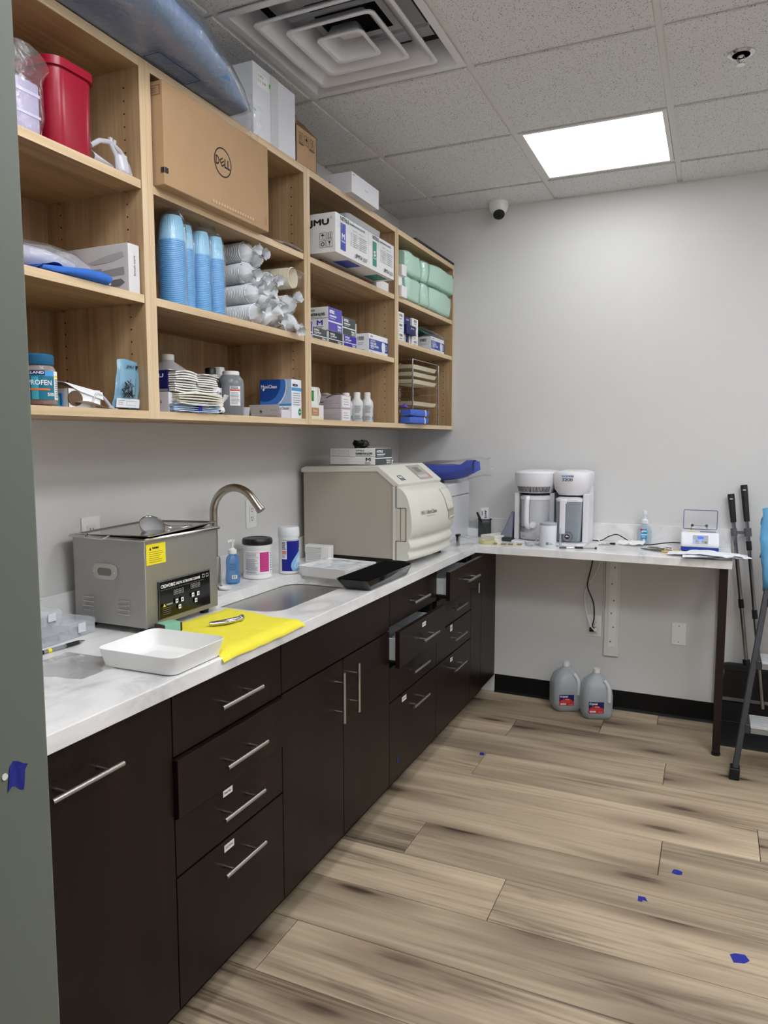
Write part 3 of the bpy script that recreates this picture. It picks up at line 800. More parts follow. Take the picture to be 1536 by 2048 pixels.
# ============================================================ wall plates and bracket
def plate(name, label, loc, rz, kind):
    """cover plate facing local -y"""
    t = thing(name, label, 'wall plate' if kind == 'blank' else 'outlet', loc, rz)
    MB().box(-0.036, 0.036, -0.005, 0, -0.0585, 0.0585).build('cover', white_p, t, bevel=0.0025)
    b = MB()
    if kind == 'duplex':
        o2 = MB().prism(rrect(-0.017, 0.017, -0.034, 0.034, 0.006, 3), 'y', -0.0075, -0.005).build('socket', M('socket_white', (228, 228, 226), rough=0.4), t)
        for zz in (0.018, -0.018):
            b.box(-0.0075, -0.0055, -0.0082, -0.0075, zz - 0.001, zz + 0.007).box(0.0045, 0.0065, -0.0082, -0.0075, zz - 0.001, zz + 0.006).lathe([(0.0025, -0.0082), (0.0025, -0.0075)], (0, 0, zz - 0.008), 10, 'y')
        b.build('slot', black_m, o2)
    else:
        for zz in (0.042, -0.042): b.lathe([(0.003, -0.0062), (0.003, -0.005)], (0, 0, zz), 10, 'y')
        b.build('screw', greyink, t)
    return t
plate('outlet', 'white outlet on the left wall behind the steel ultrasonic tank', (0.0, -2.392, 1.168), PI / 2, 'duplex')
plate('outlet', 'white outlet on the left wall beside the faucet spout', (0.0, -1.545, 1.157), PI / 2, 'duplex')
plate('outlet', 'outlet low on the back wall with two plugs in it', (1.166, 0.0, 0.449), 0, 'duplex')
plate('blank_plate', 'blank white cover plate low on the back wall', (1.593, 0.0, 0.450), 0, 'blank')

t = thing('support_bracket', 'white steel bracket on a white board under the counter', 'bracket', (1.257, 0, 0))
MB().box(-0.038, 0.038, -0.016, -0.0005, 0.294, 0.82).build('backing_board', M('painted_board', (226, 224, 220), rough=0.5), t, bevel=0.001)
MB().box(-0.018, 0.022, -0.020, -0.0165, 0.344, CB - 0.001).box(-0.018, 0.022, -0.34, -0.020, CB - 0.005, CB - 0.0008).build('angle_iron', white_p, t)
b = MB()
for k, z in enumerate((0.375, 0.455, 0.53, 0.60, 0.69, 0.78, 0.85)):
    b.lathe([(0.0045, 0), (0.004, -0.0025)], ((-0.004, 0.008)[k % 2], -0.020, z), 8, 'y')
b.build('screw', greyink, t)

# ============================================================ wall shelf units
SF = 0.352
def shelf_unit(label, y0, y1, s1, s2, name='wall_shelf'):
    t = thing(name, label, 'shelf unit', (0, 0, 0)); w = 0.0208; zb, zt = 1.515, 2.427
    yc = (y0 + y1) / 2; W = (y1 - y0) / 2
    def pan(nm, m, *a):
        o = MB().box(*a).build(nm, m, t, bevel=0.0006)
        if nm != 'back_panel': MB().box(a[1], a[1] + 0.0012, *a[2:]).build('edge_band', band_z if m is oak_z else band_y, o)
        return o
    pan('side_panel', oak_z, 0.002, SF, y0 + 0.0004, y0 + w, zb, zt)
    r = pan('side_panel', oak_z, 0.002, SF, y1 - w, y1 - 0.0004, zb, zt)
    pan('top_panel', oak_y, 0.002, SF - 0.0005, y0 + w, y1 - w, zt - 0.0235, zt - 0.0003)
    pan('bottom_panel', oak_y, 0.002, SF - 0.0005, y0 + w, y1 - w, zb + 0.0003, zb + 0.021)
    pan('back_panel', oak_z, 0.003, 0.014, y0 + w, y1 - w, zb + 0.021, zt - 0.0235)
    for z in (s1, s2):
        pan('shelf', oak_y, 0.015, SF - 0.003, y0 + w + 0.001, y1 - w - 0.001, z - 0.021, z)
    hb = MB()
    for yy, sg in ((y1 - w - 0.0004, 1), (y0 + w + 0.0004, -1)):
        for xx in (SF - 0.05, 0.065):
            z = zb + 0.075
            while z < zt - 0.05:
                if all(not (s - 0.024 < z < s + 0.002) for s in (s1, s2)):
                    hb.add([(xx + 0.0027 * math.cos(a), yy, z + 0.0027 * math.sin(a)) for a in [PI / 3 * q * sg for q in range(6)]], [(0, 1, 2, 3, 4, 5)])
                z += 0.032
    h = hb.build('peg_holes', M('hole_dark', (34, 24, 16), rough=0.9), t, fixn=False); h['kind'] = 'stuff'
    pb = MB()
    for yy, sg in ((y1 - w, -1), (y0 + w, 1)):
        for z in (s1, s2):
            for xx in (SF - 0.05, 0.065):
                pb.tube([(xx, yy, z - 0.0245), (xx, yy + sg * 0.009, z - 0.0245)], 0.0026, 8)
    pb.build('shelf_pin', chrome, t)
    return t
shelf_unit('oak open shelf unit nearest the door frame, holding a red bin', -3.312, -2.4925, 2.124, 1.836)
shelf_unit('oak open shelf unit holding a large brown carton and cups', -2.4925, -1.6725, 2.124, 1.836)
shelf_unit('oak open shelf unit holding glove cartons and mouthwash bottles', -1.6725, -0.8535, 2.124, 1.836)
shelf_unit('oak open shelf unit at the back wall, holding green packs and a tray rack', -0.8535, -0.0370, 2.124, 1.926)
o = MB().box(0.004, 0.340, -0.0365, -0.001, 1.515, 2.40).build('trim_1', M('white_filler', (226, 224, 220), rough=0.5)); struct(o)
# ============================================================ on top of the wall shelves
ST = 2.427; S1 = 2.124; S2 = 1.836; S24 = 1.926; S0 = 1.536
MOD = Matrix.Identity(4)

def crumple(parent, name, m, fn, nu, nv, amp=0.006, freq=25, seed=0.0, smooth=True):
    """thin sheet from fn(u,v), wrinkled by noise"""
    b = MB()
    def g(u, w):
        p = Vector(fn(u, w))
        q = Vector((nz(p, freq, seed), nz(p, freq, seed + 7.1), nz(p, freq, seed + 13.7))) + 0.5 * Vector((nz(p, freq * 2.3, seed), nz(p, freq * 2.3, seed + 3), nz(p, freq * 2.3, seed + 5)))
        return tuple(p + q * amp)
    b.grid(g, nu, nv)
    return b.build(name, m, parent, smooth=smooth, angle=70, fixn=False)

def bag_tube(parent, name, m, pts, radii, n=14, amp=0.004, freq=30, seed=0.0, sx=1.0, flat=1.0):
    """wrinkled sleeve along a path; flat squashes it in z"""
    pts = [Vector(p) for p in pts]; b = MB(); rings = []
    for i, p in enumerate(pts):
        t = (pts[min(i + 1, len(pts) - 1)] - pts[max(i - 1, 0)]).normalized()
        up = Vector((0, 0, 1)) if abs(t.z) < 0.9 else Vector((1, 0, 0))
        a = t.cross(up).normalized(); c = a.cross(t)
        ring = []
        for k in range(n):
            an = 2 * PI * k / n
            q = p + (a * math.cos(an) + c * math.sin(an) * flat) * radii[i]
            d = Vector((nz(q, freq, seed), nz(q, freq, seed + 5), nz(q, freq, seed + 9)))
            ring.append(tuple(q + d * amp))
        rings.append(ring)
    b.loft(rings, caps=False)
    return b.build(name, m, parent, smooth=True, angle=70, fixn=False)

# blue drape pack in clear wrap, lying along the shelf top and overhanging its edge
blue_pack = M('blue_nonwoven', (82, 132, 186), rough=0.6, bump=(60, 0.5, 0.004), vary=0.05)
t = thing('wrapped_gown_pack', 'long blue gown pack in clear wrap overhanging the shelf top', 'pack', (0.352, -2.568, ST))
b = MB(); rings = []
N = 16
for k in range(N + 1):
    s = k / N; y = -0.42 + 0.87 * s
    w = 0.235 - 0.115 * s ** 2; hgt = 0.10 - 0.030 * s - 0.055 * max(0, s - 0.8) / 0.2
    cx = -0.025 - 0.03 * s; ring = []
    for i in range(20):
        a = 2 * PI * i / 20; ca, sa = math.cos(a), math.sin(a)
        ex = 0.62
        px = cx + w * math.copysign(abs(ca) ** ex, ca); pz = hgt / 2 + hgt / 2 * math.copysign(abs(sa) ** ex, sa) + 0.001
        if pz > 0.01: pz += 0.010 * nz((px, y, pz), 9)
        pz += 0.004 + 0.035 * max(0, px - 0.02) * 1.2
        px += 0.008 * nz((px, y, pz), 7, 3)
        ring.append((px, y, max(pz, 0.001)))
    rings.append(ring)
b.loft(rings)
b.build('gown_pack', blue_pack, t, smooth=True, angle=70)
rings2 = [[(p[0] + math.copysign(0.010, p[0] + 0.04) + 0.004 * nz(p, 14, 5), p[1] * 1.005, (p[2] * 1.06 + 0.010 + 0.004 * nz(p, 18, 9)) if p[2] > 0.02 else p[2] * 0.4 - 0.001) for p in r] for r in rings]
rings2 = [[(p[0], p[1], max(p[2], 0.0004)) for p in r] for r in rings2]
MB().loft(rings2, caps=False).build('clear_wrap', film('pack_wrap', gloss=0.8, haze=0.08, rough=0.1, scale=26, strength=0.9), t, smooth=True, angle=80)
crumple(t, 'wrap_tail', clear_film, lambda u, w: (0.06 + 0.03 * w - 0.05 * w * w + 0.012 * math.sin(9 * u), 0.44 + 0.05 * u + 0.03 * w, 0.05 - 0.10 * w - 0.01 * u), 8, 10, 0.012, 45, 2)
pr = Print((0.01, 0.06, 0.0), (0, 1, 0), (1, 0, 0), 0.0012)
pr.frame(0, 0, 0.165, 0.055, 0.0035, navy); pr.build(t, 'printed_frame')

# white carton
t, d = carton('white_carton', 'large plain white carton standing on the shelf top', 'box', (0.06, 0.352), (-2.0, -1.744), (ST, ST + 0.218), M('white_carton', (222, 224, 230), rough=0.55))
p = face(d, '+x'); p.rect(0.025, 0.155, 0.085, 0.195, white_ink).text('CUP10', 0.028, 0.182, 0.03, 0.009, ink).text('C12  D40', 0.028, 0.168, 0.045, 0.008, ink).disc(0.098, 0.178, 0.007, M('bright_green', (60, 190, 80)))
p.rect(0.10, 0.0, 0.145, 0.218, M('packing_tape', (206, 207, 212), rough=0.25)); p.build(t)
# open kraft carton
t = thing('open_carton', 'small brown carton with an open flap on the shelf top', 'box', (0.265, -1.665, ST))
dx, dy, dz = 0.17, 0.145, 0.125
b = MB(); th = 0.003
b.box(-dx / 2, dx / 2, -dy / 2, -dy / 2 + th, 0, dz).box(-dx / 2, dx / 2, dy / 2 - th, dy / 2, 0, dz).box(-dx / 2, -dx / 2 + th, -dy / 2, dy / 2, 0, dz).box(dx / 2 - th, dx / 2, -dy / 2, dy / 2, 0, dz).box(-dx / 2, dx / 2, -dy / 2, dy / 2, 0, th)
b.build('carton', kraft, t)
MB().add([(dx / 2, -dy / 2, dz), (dx / 2, dy / 2, dz), (dx / 2 - 0.05, dy / 2, dz + 0.055), (dx / 2 - 0.05, -dy / 2, dz + 0.055)], [(0, 1, 2, 3)]).build('flap', kraft_d, t, solid=0.003)
MB().add([(-dx / 2, -dy / 2, dz), (dx / 2, -dy / 2, dz), (dx / 2 - 0.02, -dy / 2 + 0.04, dz + 0.05), (-dx / 2, -dy / 2 + 0.04, dz + 0.05)], [(0, 1, 2, 3)]).build('flap', kraft, t, solid=0.003)
p = face((dx, dy, dz), '+x')
for k in range(3):
    a = 0.02 + 0.038 * k; p.frame(a, 0.075, a + 0.028, 0.108, 0.0015, ink)
    if k == 0: p.rect(a + 0.007, 0.082, a + 0.0095, 0.102, ink).rect(a + 0.016, 0.082, a + 0.0185, 0.102, ink)
    if k == 1: p.poly([(a + 0.004, 0.092), (a + 0.024, 0.092), (a + 0.014, 0.103)], ink).rect(a + 0.013, 0.08, a + 0.015, 0.092, ink)
    if k == 2: p.text('5', a + 0.010, 0.083, 0.009, 0.017, ink)
p.rect(0.02, 0.068, 0.05, 0.0715, ink).rect(0.09, 0.068, 0.125, 0.0715, ink); p.build(t)
# small white carton overhanging
t, d = carton('white_slim_box', 'slim white box overhanging the shelf top, right of the open carton', 'box', (0.16, 0.385), (-1.375, -1.120), (ST, ST + 0.079), M('white_gloss_card', (226, 226, 232), rough=0.4))
p = face(d, '+x'); p.rect(0.006, 0.062, 0.032, 0.076, white_ink).text('MATE', 0.008, 0.066, 0.02, 0.006, ink, 0.02).text('u.i.r', 0.118, 0.036, 0.03, 0.009, greyink); p.build(t)
p = face(d, '-y'); p.disc(0.075, 0.048, 0.003, ink, 10).disc(0.075, 0.040, 0.003, ink, 10).lines(0.082, 0.036, 0.14, 0.052, 2, greyink, 0.3).lines(0.085, 0.008, 0.15, 0.03, 4, greyink, 0.3); p.build(t)
# dark flat case
t = thing('flat_dark_case', 'flat dark grey case lying on the shelf top near the back wall', 'case', (0.20, -0.325, ST))
MB().box(-0.12, 0.155, -0.285, 0.285, 0, 0.016).build('case', M('dark_grey_plastic', (58, 58, 60), rough=0.5), t, bevel=0.006)
MB().box(-0.11, 0.145, -0.275, 0.275, 0.016, 0.019).build('lid', M('grey_plastic', (92, 92, 94), rough=0.5), t)
MB().box(0.1555, 0.1575, -0.26, 0.26, 0.004, 0.007).build('seam_strip', black_m, t)

# ============================================================ shelf unit by the door: upper shelf
red = M('red_glossy_plastic', (150, 16, 42), rough=0.24, spec=0.45)
t = thing('red_bin', 'red glossy plastic sharps bin on the upper shelf', 'bin', (0.283, -2.716, S1))
def oct(s, z, bulge=0.0):
    return [(px, py, z) for px, py in rrect(-0.066 * s, 0.064 * s, -0.064 * s, 0.064 * s, 0.034 * s, 7)]
MB().loft([oct(0.93, 0.0), oct(0.95, 0.004), oct(1.0, 0.178)], caps=True).build('bin_body', red, t, smooth=True, angle=50)
MB().loft([oct(1.0, 0.172), oct(1.09, 0.172), oct(1.10, 0.190), oct(1.03, 0.192)], caps=True).build('rim', red, t, smooth=True, angle=50)
# bag with lavender item
t = thing('clear_bag', 'crinkled clear bag with a lavender tray inside, left of the red bin', 'bag', (0.300, -2.832, S1))
MB().box(-0.03, 0.03, -0.055, 0.03, 0.0, 0.115).build('tray', M('lavender_plastic', (176, 166, 196), rough=0.4), t, bevel=0.006)
MB().box(0.0302, 0.0315, -0.055, 0.03, 0.085, 0.092).box(0.0302, 0.0315, -0.055, 0.03, 0.04, 0.046).build('rib', M('pale_lavender', (206, 200, 222)), t)
bag_tube(t, 'bag', film('crisp_film', gloss=0.22, haze=0.06, rough=0.07, scale=30, strength=0.9), [(0, -0.01, 0.001), (0, -0.01, 0.04), (0, -0.01, 0.09), (0, -0.008, 0.125), (0.002, -0.002, 0.15), (0.004, 0.004, 0.165)], [0.05, 0.058, 0.058, 0.056, 0.058, 0.062], 22, 0.008, 26, 3)
# clear mask part
cm = clear('frosted_plastic', (232, 232, 240), 0.42, 0.2)
t = thing('clear_face_guard', 'translucent plastic face guard frame right of the red bin', 'face guard', (0.318, -2.576, S1))
b = MB()
b.tube([(0.0, -0.07, 0.045), (0.008, -0.05, 0.062), (0.012, -0.02, 0.068), (0.012, 0.015, 0.055), (0.01, 0.040, 0.03), (0.008, 0.054, 0.004)], 0.006, 8)
b.tube([(0.012, -0.02, 0.066), (0.016, -0.004, 0.04), (0.014, 0.0, 0.012), (0.01, 0.014, 0.003)], 0.005, 8)
b.build('frame', cm, t, smooth=True)
MB().grid(lambda u, w: (0.006 + 0.02 * math.sin(PI * u) * (1 - w * .4), 0.004 + 0.045 * u, 0.003 + w * (0.055 - 0.042 * u * u)), 8, 5).build('visor', cm, t, smooth=True, solid=0.002)
MB().grid(lambda u, w: (0.012 * math.sin(PI * w), -0.07 + 0.06 * u, 0.004 + 0.03 * w * (1 - 0.5 * u)), 5, 4).build('cheek_shell', cm, t, smooth=True, solid=0.002)
b = MB()
for q in ((0.012, -0.018, 0.07), (0.012, -0.006, 0.068), (0.011, 0.032, 0.043)):
    b.box(q[0] - 0.003, q[0] + 0.003, q[1] - 0.004, q[1] + 0.004, q[2], q[2] + 0.009)
b.build('clip', cm, t)

# middle shelf: boxed brush, bag roll, blue cloth
t, d = carton('toothbrush_box', 'white product box printed with grey electric toothbrushes', 'box', (0.065, 0.340), (-2.557, -2.517), (S2, S2 + 0.124), M('white_matt_card', (216, 214, 216), rough=0.5))
p = face(d, '-y')
g1 = M('print_grey_light', (186, 184, 188)); g2 = M('print_grey', (160, 160, 166)); g3 = M('print_grey_dark', (118, 118, 126))
p.poly([(0.135, 0.084), (0.16, 0.088), (0.20, 0.097), (0.255, 0.104), (0.262, 0.090), (0.21, 0.080), (0.16, 0.078)], g1)
p.poly([(0.155, 0.058), (0.20, 0.061), (0.26, 0.065), (0.262, 0.046), (0.20, 0.045), (0.155, 0.046)], g2)
p.rect(0.135, 0.046, 0.153, 0.060, g3).rect(0.158, 0.060, 0.185, 0.066, g2)
p.poly([(0.175, 0.024), (0.20, 0.033), (0.25, 0.036), (0.262, 0.026), (0.245, 0.018), (0.20, 0.017)], g3).disc(0.195, 0.025, 0.003, white_ink, 10).disc(0.212, 0.026, 0.004, white_ink, 10); p.build(t)
p = face(d, '+x'); p.text('brush care', 0.017, 0.045, 0.007, 0.05, ink, rot=90); p.build(t)
t = thing('plastic_bag_roll', 'loose roll of frosted plastic bags on the middle shelf', 'bag roll', (0.25, -2.83, S2))
bag_tube(t, 'roll', M('hazy_plastic', (172, 170, 186), rough=0.3), [(0, -0.20, 0.034), (0.0, -0.10, 0.034), (0.01, 0.0, 0.036), (0.03, 0.06, 0.036), (0.045, 0.10, 0.032), (0.055, 0.125, 0.026)], [0.040, 0.042, 0.044, 0.040, 0.032, 0.016], 16, 0.008, 24, 1, flat=0.72)
bag_tube(t, 'bag_end', film('roll_film', gloss=0.14, haze=0.18, scale=34, strength=0.9), [(0.01, 0.02, 0.040), (0.035, 0.07, 0.040), (0.055, 0.11, 0.036), (0.07, 0.15, 0.024)], [0.048, 0.046, 0.040, 0.026], 16, 0.010, 30, 4, flat=0.75)
cloth_b = M('blue_cloth', (52, 104, 190), rough=0.85, bump=(200, 0.4, 0.002))
t = thing('blue_cloth', 'folded blue cloth on the edge of the middle shelf', 'cloth', (0.335, -2.735, S2))
b = MB(); rings = []
for k in range(13):
    s = k / 12; y = -0.095 + 0.19 * s; h = 0.014 + 0.014 * min(1, s * 1.6) - (0.004 if s > .93 else 0); w = 0.022 + 0.028 * min(1, 0.4 + s)
    rings.append([(w * math.copysign(abs(math.cos(a)) ** .6, math.cos(a)) - 0.02, y + 0.004 * math.sin(a * 2), max(0.0006, h / 2 + h / 2 * math.copysign(abs(math.sin(a)) ** .6, math.sin(a)) + 0.002 * nz((a, y, 0), 9))) for a in [2 * PI * i / 16 for i in range(16)]])
b.loft(rings); b.build('cloth', cloth_b, t, smooth=True, angle=60)
crumple(t, 'fold', cloth_b, lambda u, w: (0.012 - 0.05 * w, -0.10 + 0.075 * u, 0.006 + 0.018 * math.sin(PI * u * .8) * (1 - .3 * w)), 8, 5, 0.004, 40, 2)

# bottom shelf
t = bottle('pill_bottle', 'tablet bottle with teal lid and IBUPROFEN label on the bottom shelf', 'bottle', (0.315, -2.824, S0),
           [(0.020, 0.0), (0.033, 0.002), (0.036, 0.006), (0.036, 0.074), (0.034, 0.084), (0.027, 0.092), (0.026, 0.098)], clear('pet_clear', (226, 214, 214), 0.22, 0.1),
           [(0.031, 0.092), (0.032, 0.094), (0.032, 0.113), (0.029, 0.116), (0.0, 0.116)], M('teal_lid', (24, 92, 130), rough=0.4))
b = MB(); rnd = random.Random(3)
for k in range(70):
    a = rnd.random() * 2 * PI; r = 0.029 * (0.86 + 0.14 * rnd.random()); z = 0.006 + 0.075 * (k / 70)
    b.lathe([(0.0, -0.0025), (0.004, -0.002), (0.005, 0), (0.004, 0.002), (0.0, 0.0025)], (r * math.cos(a), r * math.sin(a), z), 8, rnd.choice('xyz'), caps=False)
o = b.build('tablets', M('tablet_red', (158, 84, 78), rough=0.5), t, smooth=True); o['kind'] = 'stuff'
MB().lathe([(0.029, 0.004), (0.029, 0.07)], n=16).build('tablet_core', M('tablet_red', (158, 84, 78)), t, smooth=True)
W = Wrap(0.0362, -1.50)
tealb = M('teal_label', (24, 108, 132), rough=0.35)
W.rect(-0.02, 0.014, 0.085, 0.078, tealb).rect(-0.02, 0.068, 0.04, 0.078, navy).rect(0.040, 0.066, 0.062, 0.078, sky_ink).rect(0.062, 0.014, 0.085, 0.078, white_ink).rect(0.062, 0.064, 0.085, 0.068, yellow_ink)
W.rect(0.012, 0.014, 0.026, 0.064, M('teal_light', (60, 160, 178), rough=0.35))
W.text('KIRKLAND', -0.012, 0.0705, 0.05, 0.0055, white_ink, 0.02).text('IBUPROFEN', -0.018, 0.046, 0.072, 0.011, white_ink, 0.01).rect(-0.01, 0.034, 0.050, 0.0385, M('orange_ink', (214, 110, 60))).text('500', 0.044, 0.022, 0.015, 0.007, white_ink, 0.02).lines(0.064, 0.018, 0.083, 0.062, 9, greyink, 0.4)
W.build(t, 'wrapped_label')

t = thing('open_white_box', 'opened white carton with a lifted lid on the bottom shelf', 'box', (0.262, -2.705, S0))
b = MB(); th = 0.0012
b.box(-0.07, 0.065, -0.05, -0.05 + th, 0, 0.045).box(-0.07, 0.065, 0.05 - th, 0.05, 0, 0.045).box(0.065 - th, 0.065, -0.05, 0.05, 0, 0.045).box(-0.07, -0.07 + th, -0.05, 0.05, 0, 0.045).box(-0.07, 0.065, -0.05, 0.05, 0, th)
b.build('carton', white_c, t)
MB().add([(0.066, -0.06, 0.058), (0.066, 0.056, 0.040), (-0.06, 0.056, 0.060), (-0.06, -0.05, 0.075)], [(0, 1, 2, 3)]).build('lid', M('lid_card', (206, 208, 216), rough=0.5), t, solid=0.0015)
MB().add([(0.066, -0.06, 0.058), (0.066, 0.056, 0.040), (0.068, 0.056, 0.022), (0.068, -0.02, 0.040)], [(0, 1, 2, 3)]).build('lid_edge', white_c, t, solid=0.0012)
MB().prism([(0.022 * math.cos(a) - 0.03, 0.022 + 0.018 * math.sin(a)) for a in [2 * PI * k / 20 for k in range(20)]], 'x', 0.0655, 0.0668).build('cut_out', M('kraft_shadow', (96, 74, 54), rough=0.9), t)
t = thing('folded_leaflet', 'loose folded white leaflet beside the opened white carton', 'paper', (0.32, -2.70, S0))
crumple(t, 'sheet', white_c, lambda u, w: (-0.03 + 0.055 * w, -0.04 + 0.12 * u, 0.0035 + 0.012 * (1 - u) * w + 0.003 * math.sin(6 * u)), 8, 4, 0.002, 30, 1)
t = thing('green_sponge_tray', 'small green item in a blue clip behind the tablet bottle', 'sponge', (0.29, -2.775, S0))
MB().box(-0.025, 0.02, -0.02, 0.012, 0, 0.027).build('block', M('dark_green', (52, 120, 96), rough=0.6), t, bevel=0.002)
MB().box(-0.025, 0.024, 0.0125, 0.016, 0, 0.033).box(0.0205, 0.024, -0.005, 0.012, 0.0, 0.004).build('clip', M('clip_blue', (40, 110, 176), rough=0.3), t)
t = thing('clear_plastic_clip', 'bent clear plastic clip between the white carton and the blue pouches', 'clip', (0.325, -2.64, S0))
MB().tube(spline([(0.0, -0.045, 0.002), (0.004, -0.036, 0.03), (0.004, -0.024, 0.038), (0.0, 0.0, 0.026), (0.0, 0.022, 0.006), (0.0, 0.03, 0.0035)], 5), 0.0034, 8).build('arm', cm, t, smooth=True)
MB().box(-0.012, 0.010, -0.03, 0.035, 0.0, 0.003).build('base', cm, t, bevel=0.001)
MB().lathe([(0.006, 0.003), (0.006, 0.009), (0.0, 0.010)], (0.0, 0.02, 0), 12).build('boss', cm, t)
for k, lab in ((0, 'front blue sterilization pouch holding small burs'), (1, 'rear blue sterilization pouch leaning on the shelf side')):
    t = thing('sterilization_pouch', lab, 'pouch', (0.325 - 0.010 * k, -2.572 + 0.014 * k, S0), group='blue pouches on the bottom shelf')
    pm = M('pouch_blue', (116, 158, 182), rough=0.25)
    def pf(u, w): return (0.004 * math.sin(3 * w) - 0.012 * w + 0.004 * math.sin(PI * u), -0.042 + 0.084 * u + 0.032 * w, 0.006 + 0.124 * w + 0.003 * math.sin(6 * u))
    crumple(t, 'pouch', pm, pf, 10, 12, 0.0025, 40, k)
    pr = Print((0.006, -0.040, 0.006), (0, 0.965, 0), (-0.095, 0.25, 0.96), 0.003)
    pr.rect(0.001, 0.0, 0.080, 0.024, M('pouch_white', (214, 218, 222))).lines(0.006, 0.006, 0.03, 0.02, 3, greyink, 0.3).frame(0.036, 0.006, 0.070, 0.018, 0.0008, greyink)
    pr.text('JMU', 0.026, 0.105, 0.024, 0.009, ink, 0.03).poly([(0.056, 0.115), (0.068, 0.115), (0.062, 0.103)], ink).rect(0.064, 0.030, 0.066, 0.085, greyink).rect(0.004, 0.03, 0.0052, 0.11, M('pouch_seam', (70, 120, 160))); pr.build(t)
    if k == 0:
        b = MB(); rnd = random.Random(5)
        for q in range(26):
            c = Vector((0.010 + 0.004 * rnd.random(), -0.012 + 0.028 * rnd.random(), 0.034 + 0.045 * rnd.random() * rnd.random() + 0.004)); dd = Vector((0, rnd.uniform(-1, 1), rnd.uniform(-1, 1))).normalized() * 0.009
            b.tube([c - dd, c + dd], 0.0012, 5)
        o = b.build('burs', M('dark_steel', (70, 70, 70), rough=0.3, metal=0.9), t); o['kind'] = 'stuff'

# ============================================================ second unit
# large kraft carton
t, d = carton('kraft_carton', 'large flat brown carton with a round logo, filling the upper shelf', 'box', (0.250, 0.386), (-2.464, -1.972), (S1, S1 + 0.262), kraft, bevel=0.003)
p = face(d, '+x'); L, H = d[1], d[2]
p.ring(0.252, 0.137, 0.041, 0.0035, ink, 40).text('D', 0.219, 0.125, 0.015, 0.024, ink, 0.02).text('LL', 0.260, 0.125, 0.026, 0.024, ink, 0.02)
ex = (0.2365, 0.137)
def rot_e(pts, ang=0.6):
    ca, sa = math.cos(ang), math.sin(ang); return [(0.2485 + x * ca - y * sa, 0.137 + x * sa + y * ca) for x, y in pts]
for yy in (-0.0105, -0.0018, 0.007): p.poly(rot_e([(-0.009, yy), (0.009, yy), (0.009, yy + 0.0035), (-0.009, yy + 0.0035)]), ink)
p.poly(rot_e([(-0.009, -0.0105), (-0.0055, -0.0105), (-0.0055, 0.0105), (-0.009, 0.0105)]), ink)
p.rect(0.0, 0.030, 0.014, 0.044, charcoal_d).rect(0.468, 0.018, 0.477, 0.042, M('kraft_print', (150, 116, 80))).rect(0.470, 0.020, 0.475, 0.040, kraft)
lt = M('kraft_light_print', (206, 176, 140))
for k in range(16): p.rect(0.20 + k * 0.013, 0.012 + 0.0 * k, 0.208 + k * 0.013, 0.0205, lt)
p.build(t)
p = face(d, '-y'); p.rect(d[0] - 0.012, 0.030, d[0], 0.044, charcoal_d).frame(d[0] - 0.06, 0.226, d[0] - 0.008, 0.250, 0.0016, kraft_d).lines(d[0] - 0.054, 0.230, d[0] - 0.02, 0.246, 3, kraft_d, 0.3); p.build(t)
# papers on that shelf
t = thing('loose_papers', 'thin white papers on the shelf right of the brown carton', 'paper', (0.27, -1.86, S1))
crumple(t, 'sheet', white_c, lambda u, w: (-0.09 + 0.155 * w + 0.03 * u, -0.115 + 0.13 * u, 0.0026 - 0.0035 * max(0, w - .6) * u), 6, 6, 0.0015, 20, 1)
crumple(t, 'sheet', M('lilac_paper', (206, 200, 206), rough=0.6), lambda u, w: (-0.06 + 0.15 * w, 0.0 + 0.15 * u, 0.0045 + 0.005 * math.sin(PI * u) * w), 6, 6, 0.0015, 20, 5)

# blue cup stacks in clear sleeves
cup_b = M('light_blue_plastic', (92, 168, 222), rough=0.35, sss=0.0)
cup_top = M('pale_blue_plastic', (146, 198, 226), rough=0.35)
def cup_stack(label, x, y, h, lean=0.0, seed=0, r=0.0375):
    t = thing('cup_stack', label, 'cup stack', (x, y, S2), seed * 0.7, 'blue cup stacks on the middle shelf', rot=(lean, 0, seed * 0.7))
    pro = [(r * 0.98, 0.0)]; z = 0.0
    top = h - 0.068
    while z < top:
        pro += [(r, z + 0.0006), (r, z + 0.0026), (r * 0.955, z + 0.0032), (r * 0.955, z + 0.0048)]; z += 0.0052
    MB().lathe(pro, n=28).build('nested_cups', cup_b, t, smooth=True, angle=25)
    MB().lathe([(r * 0.95, z), (r * 0.90, z + 0.022), (r * 0.885, z + 0.023), (r * 0.76, z + 0.060), (r * 0.74, z + 0.0665), (r * 0.66, z + 0.0672), (r * 0.64, z + 0.064), (0.0, z + 0.064)], n=40).build('top_cup', cup_top, t, smooth=True, angle=35)
    rb = MB()
    for k in range(30):
        a = 2 * PI * k / 30
        rb.tube([(r * 0.875 * math.cos(a), r * 0.875 * math.sin(a), z + 0.026), (r * 0.765 * math.cos(a), r * 0.765 * math.sin(a), z + 0.060)], 0.0009, 4)
    o = rb.build('cup_ribs', cup_top, t, smooth=True); o['kind'] = 'stuff'
    hh = z + 0.068
    bag_tube(t, 'sleeve', clear_film, [(0, 0, 0.002), (0, 0, 0.03), (0, 0, 0.07), (0, 0, 0.11), (0, 0, 0.15), (0, 0, hh - 0.03), (0.002, 0.004, hh), (0.004, 0.012, hh + 0.012), (0.006, 0.022, hh + 0.026)], [r + 0.003, r + 0.004, r + 0.004, r + 0.004, r + 0.004, r + 0.003, r * 0.88, r * 0.62, r * 0.75], 18, 0.0045, 45, seed * 3.1)
    return t
cup_stack('nearest and largest blue cup stack in clear wrap, beside the shelf divider', 0.300, -2.340, 0.246, seed=1)
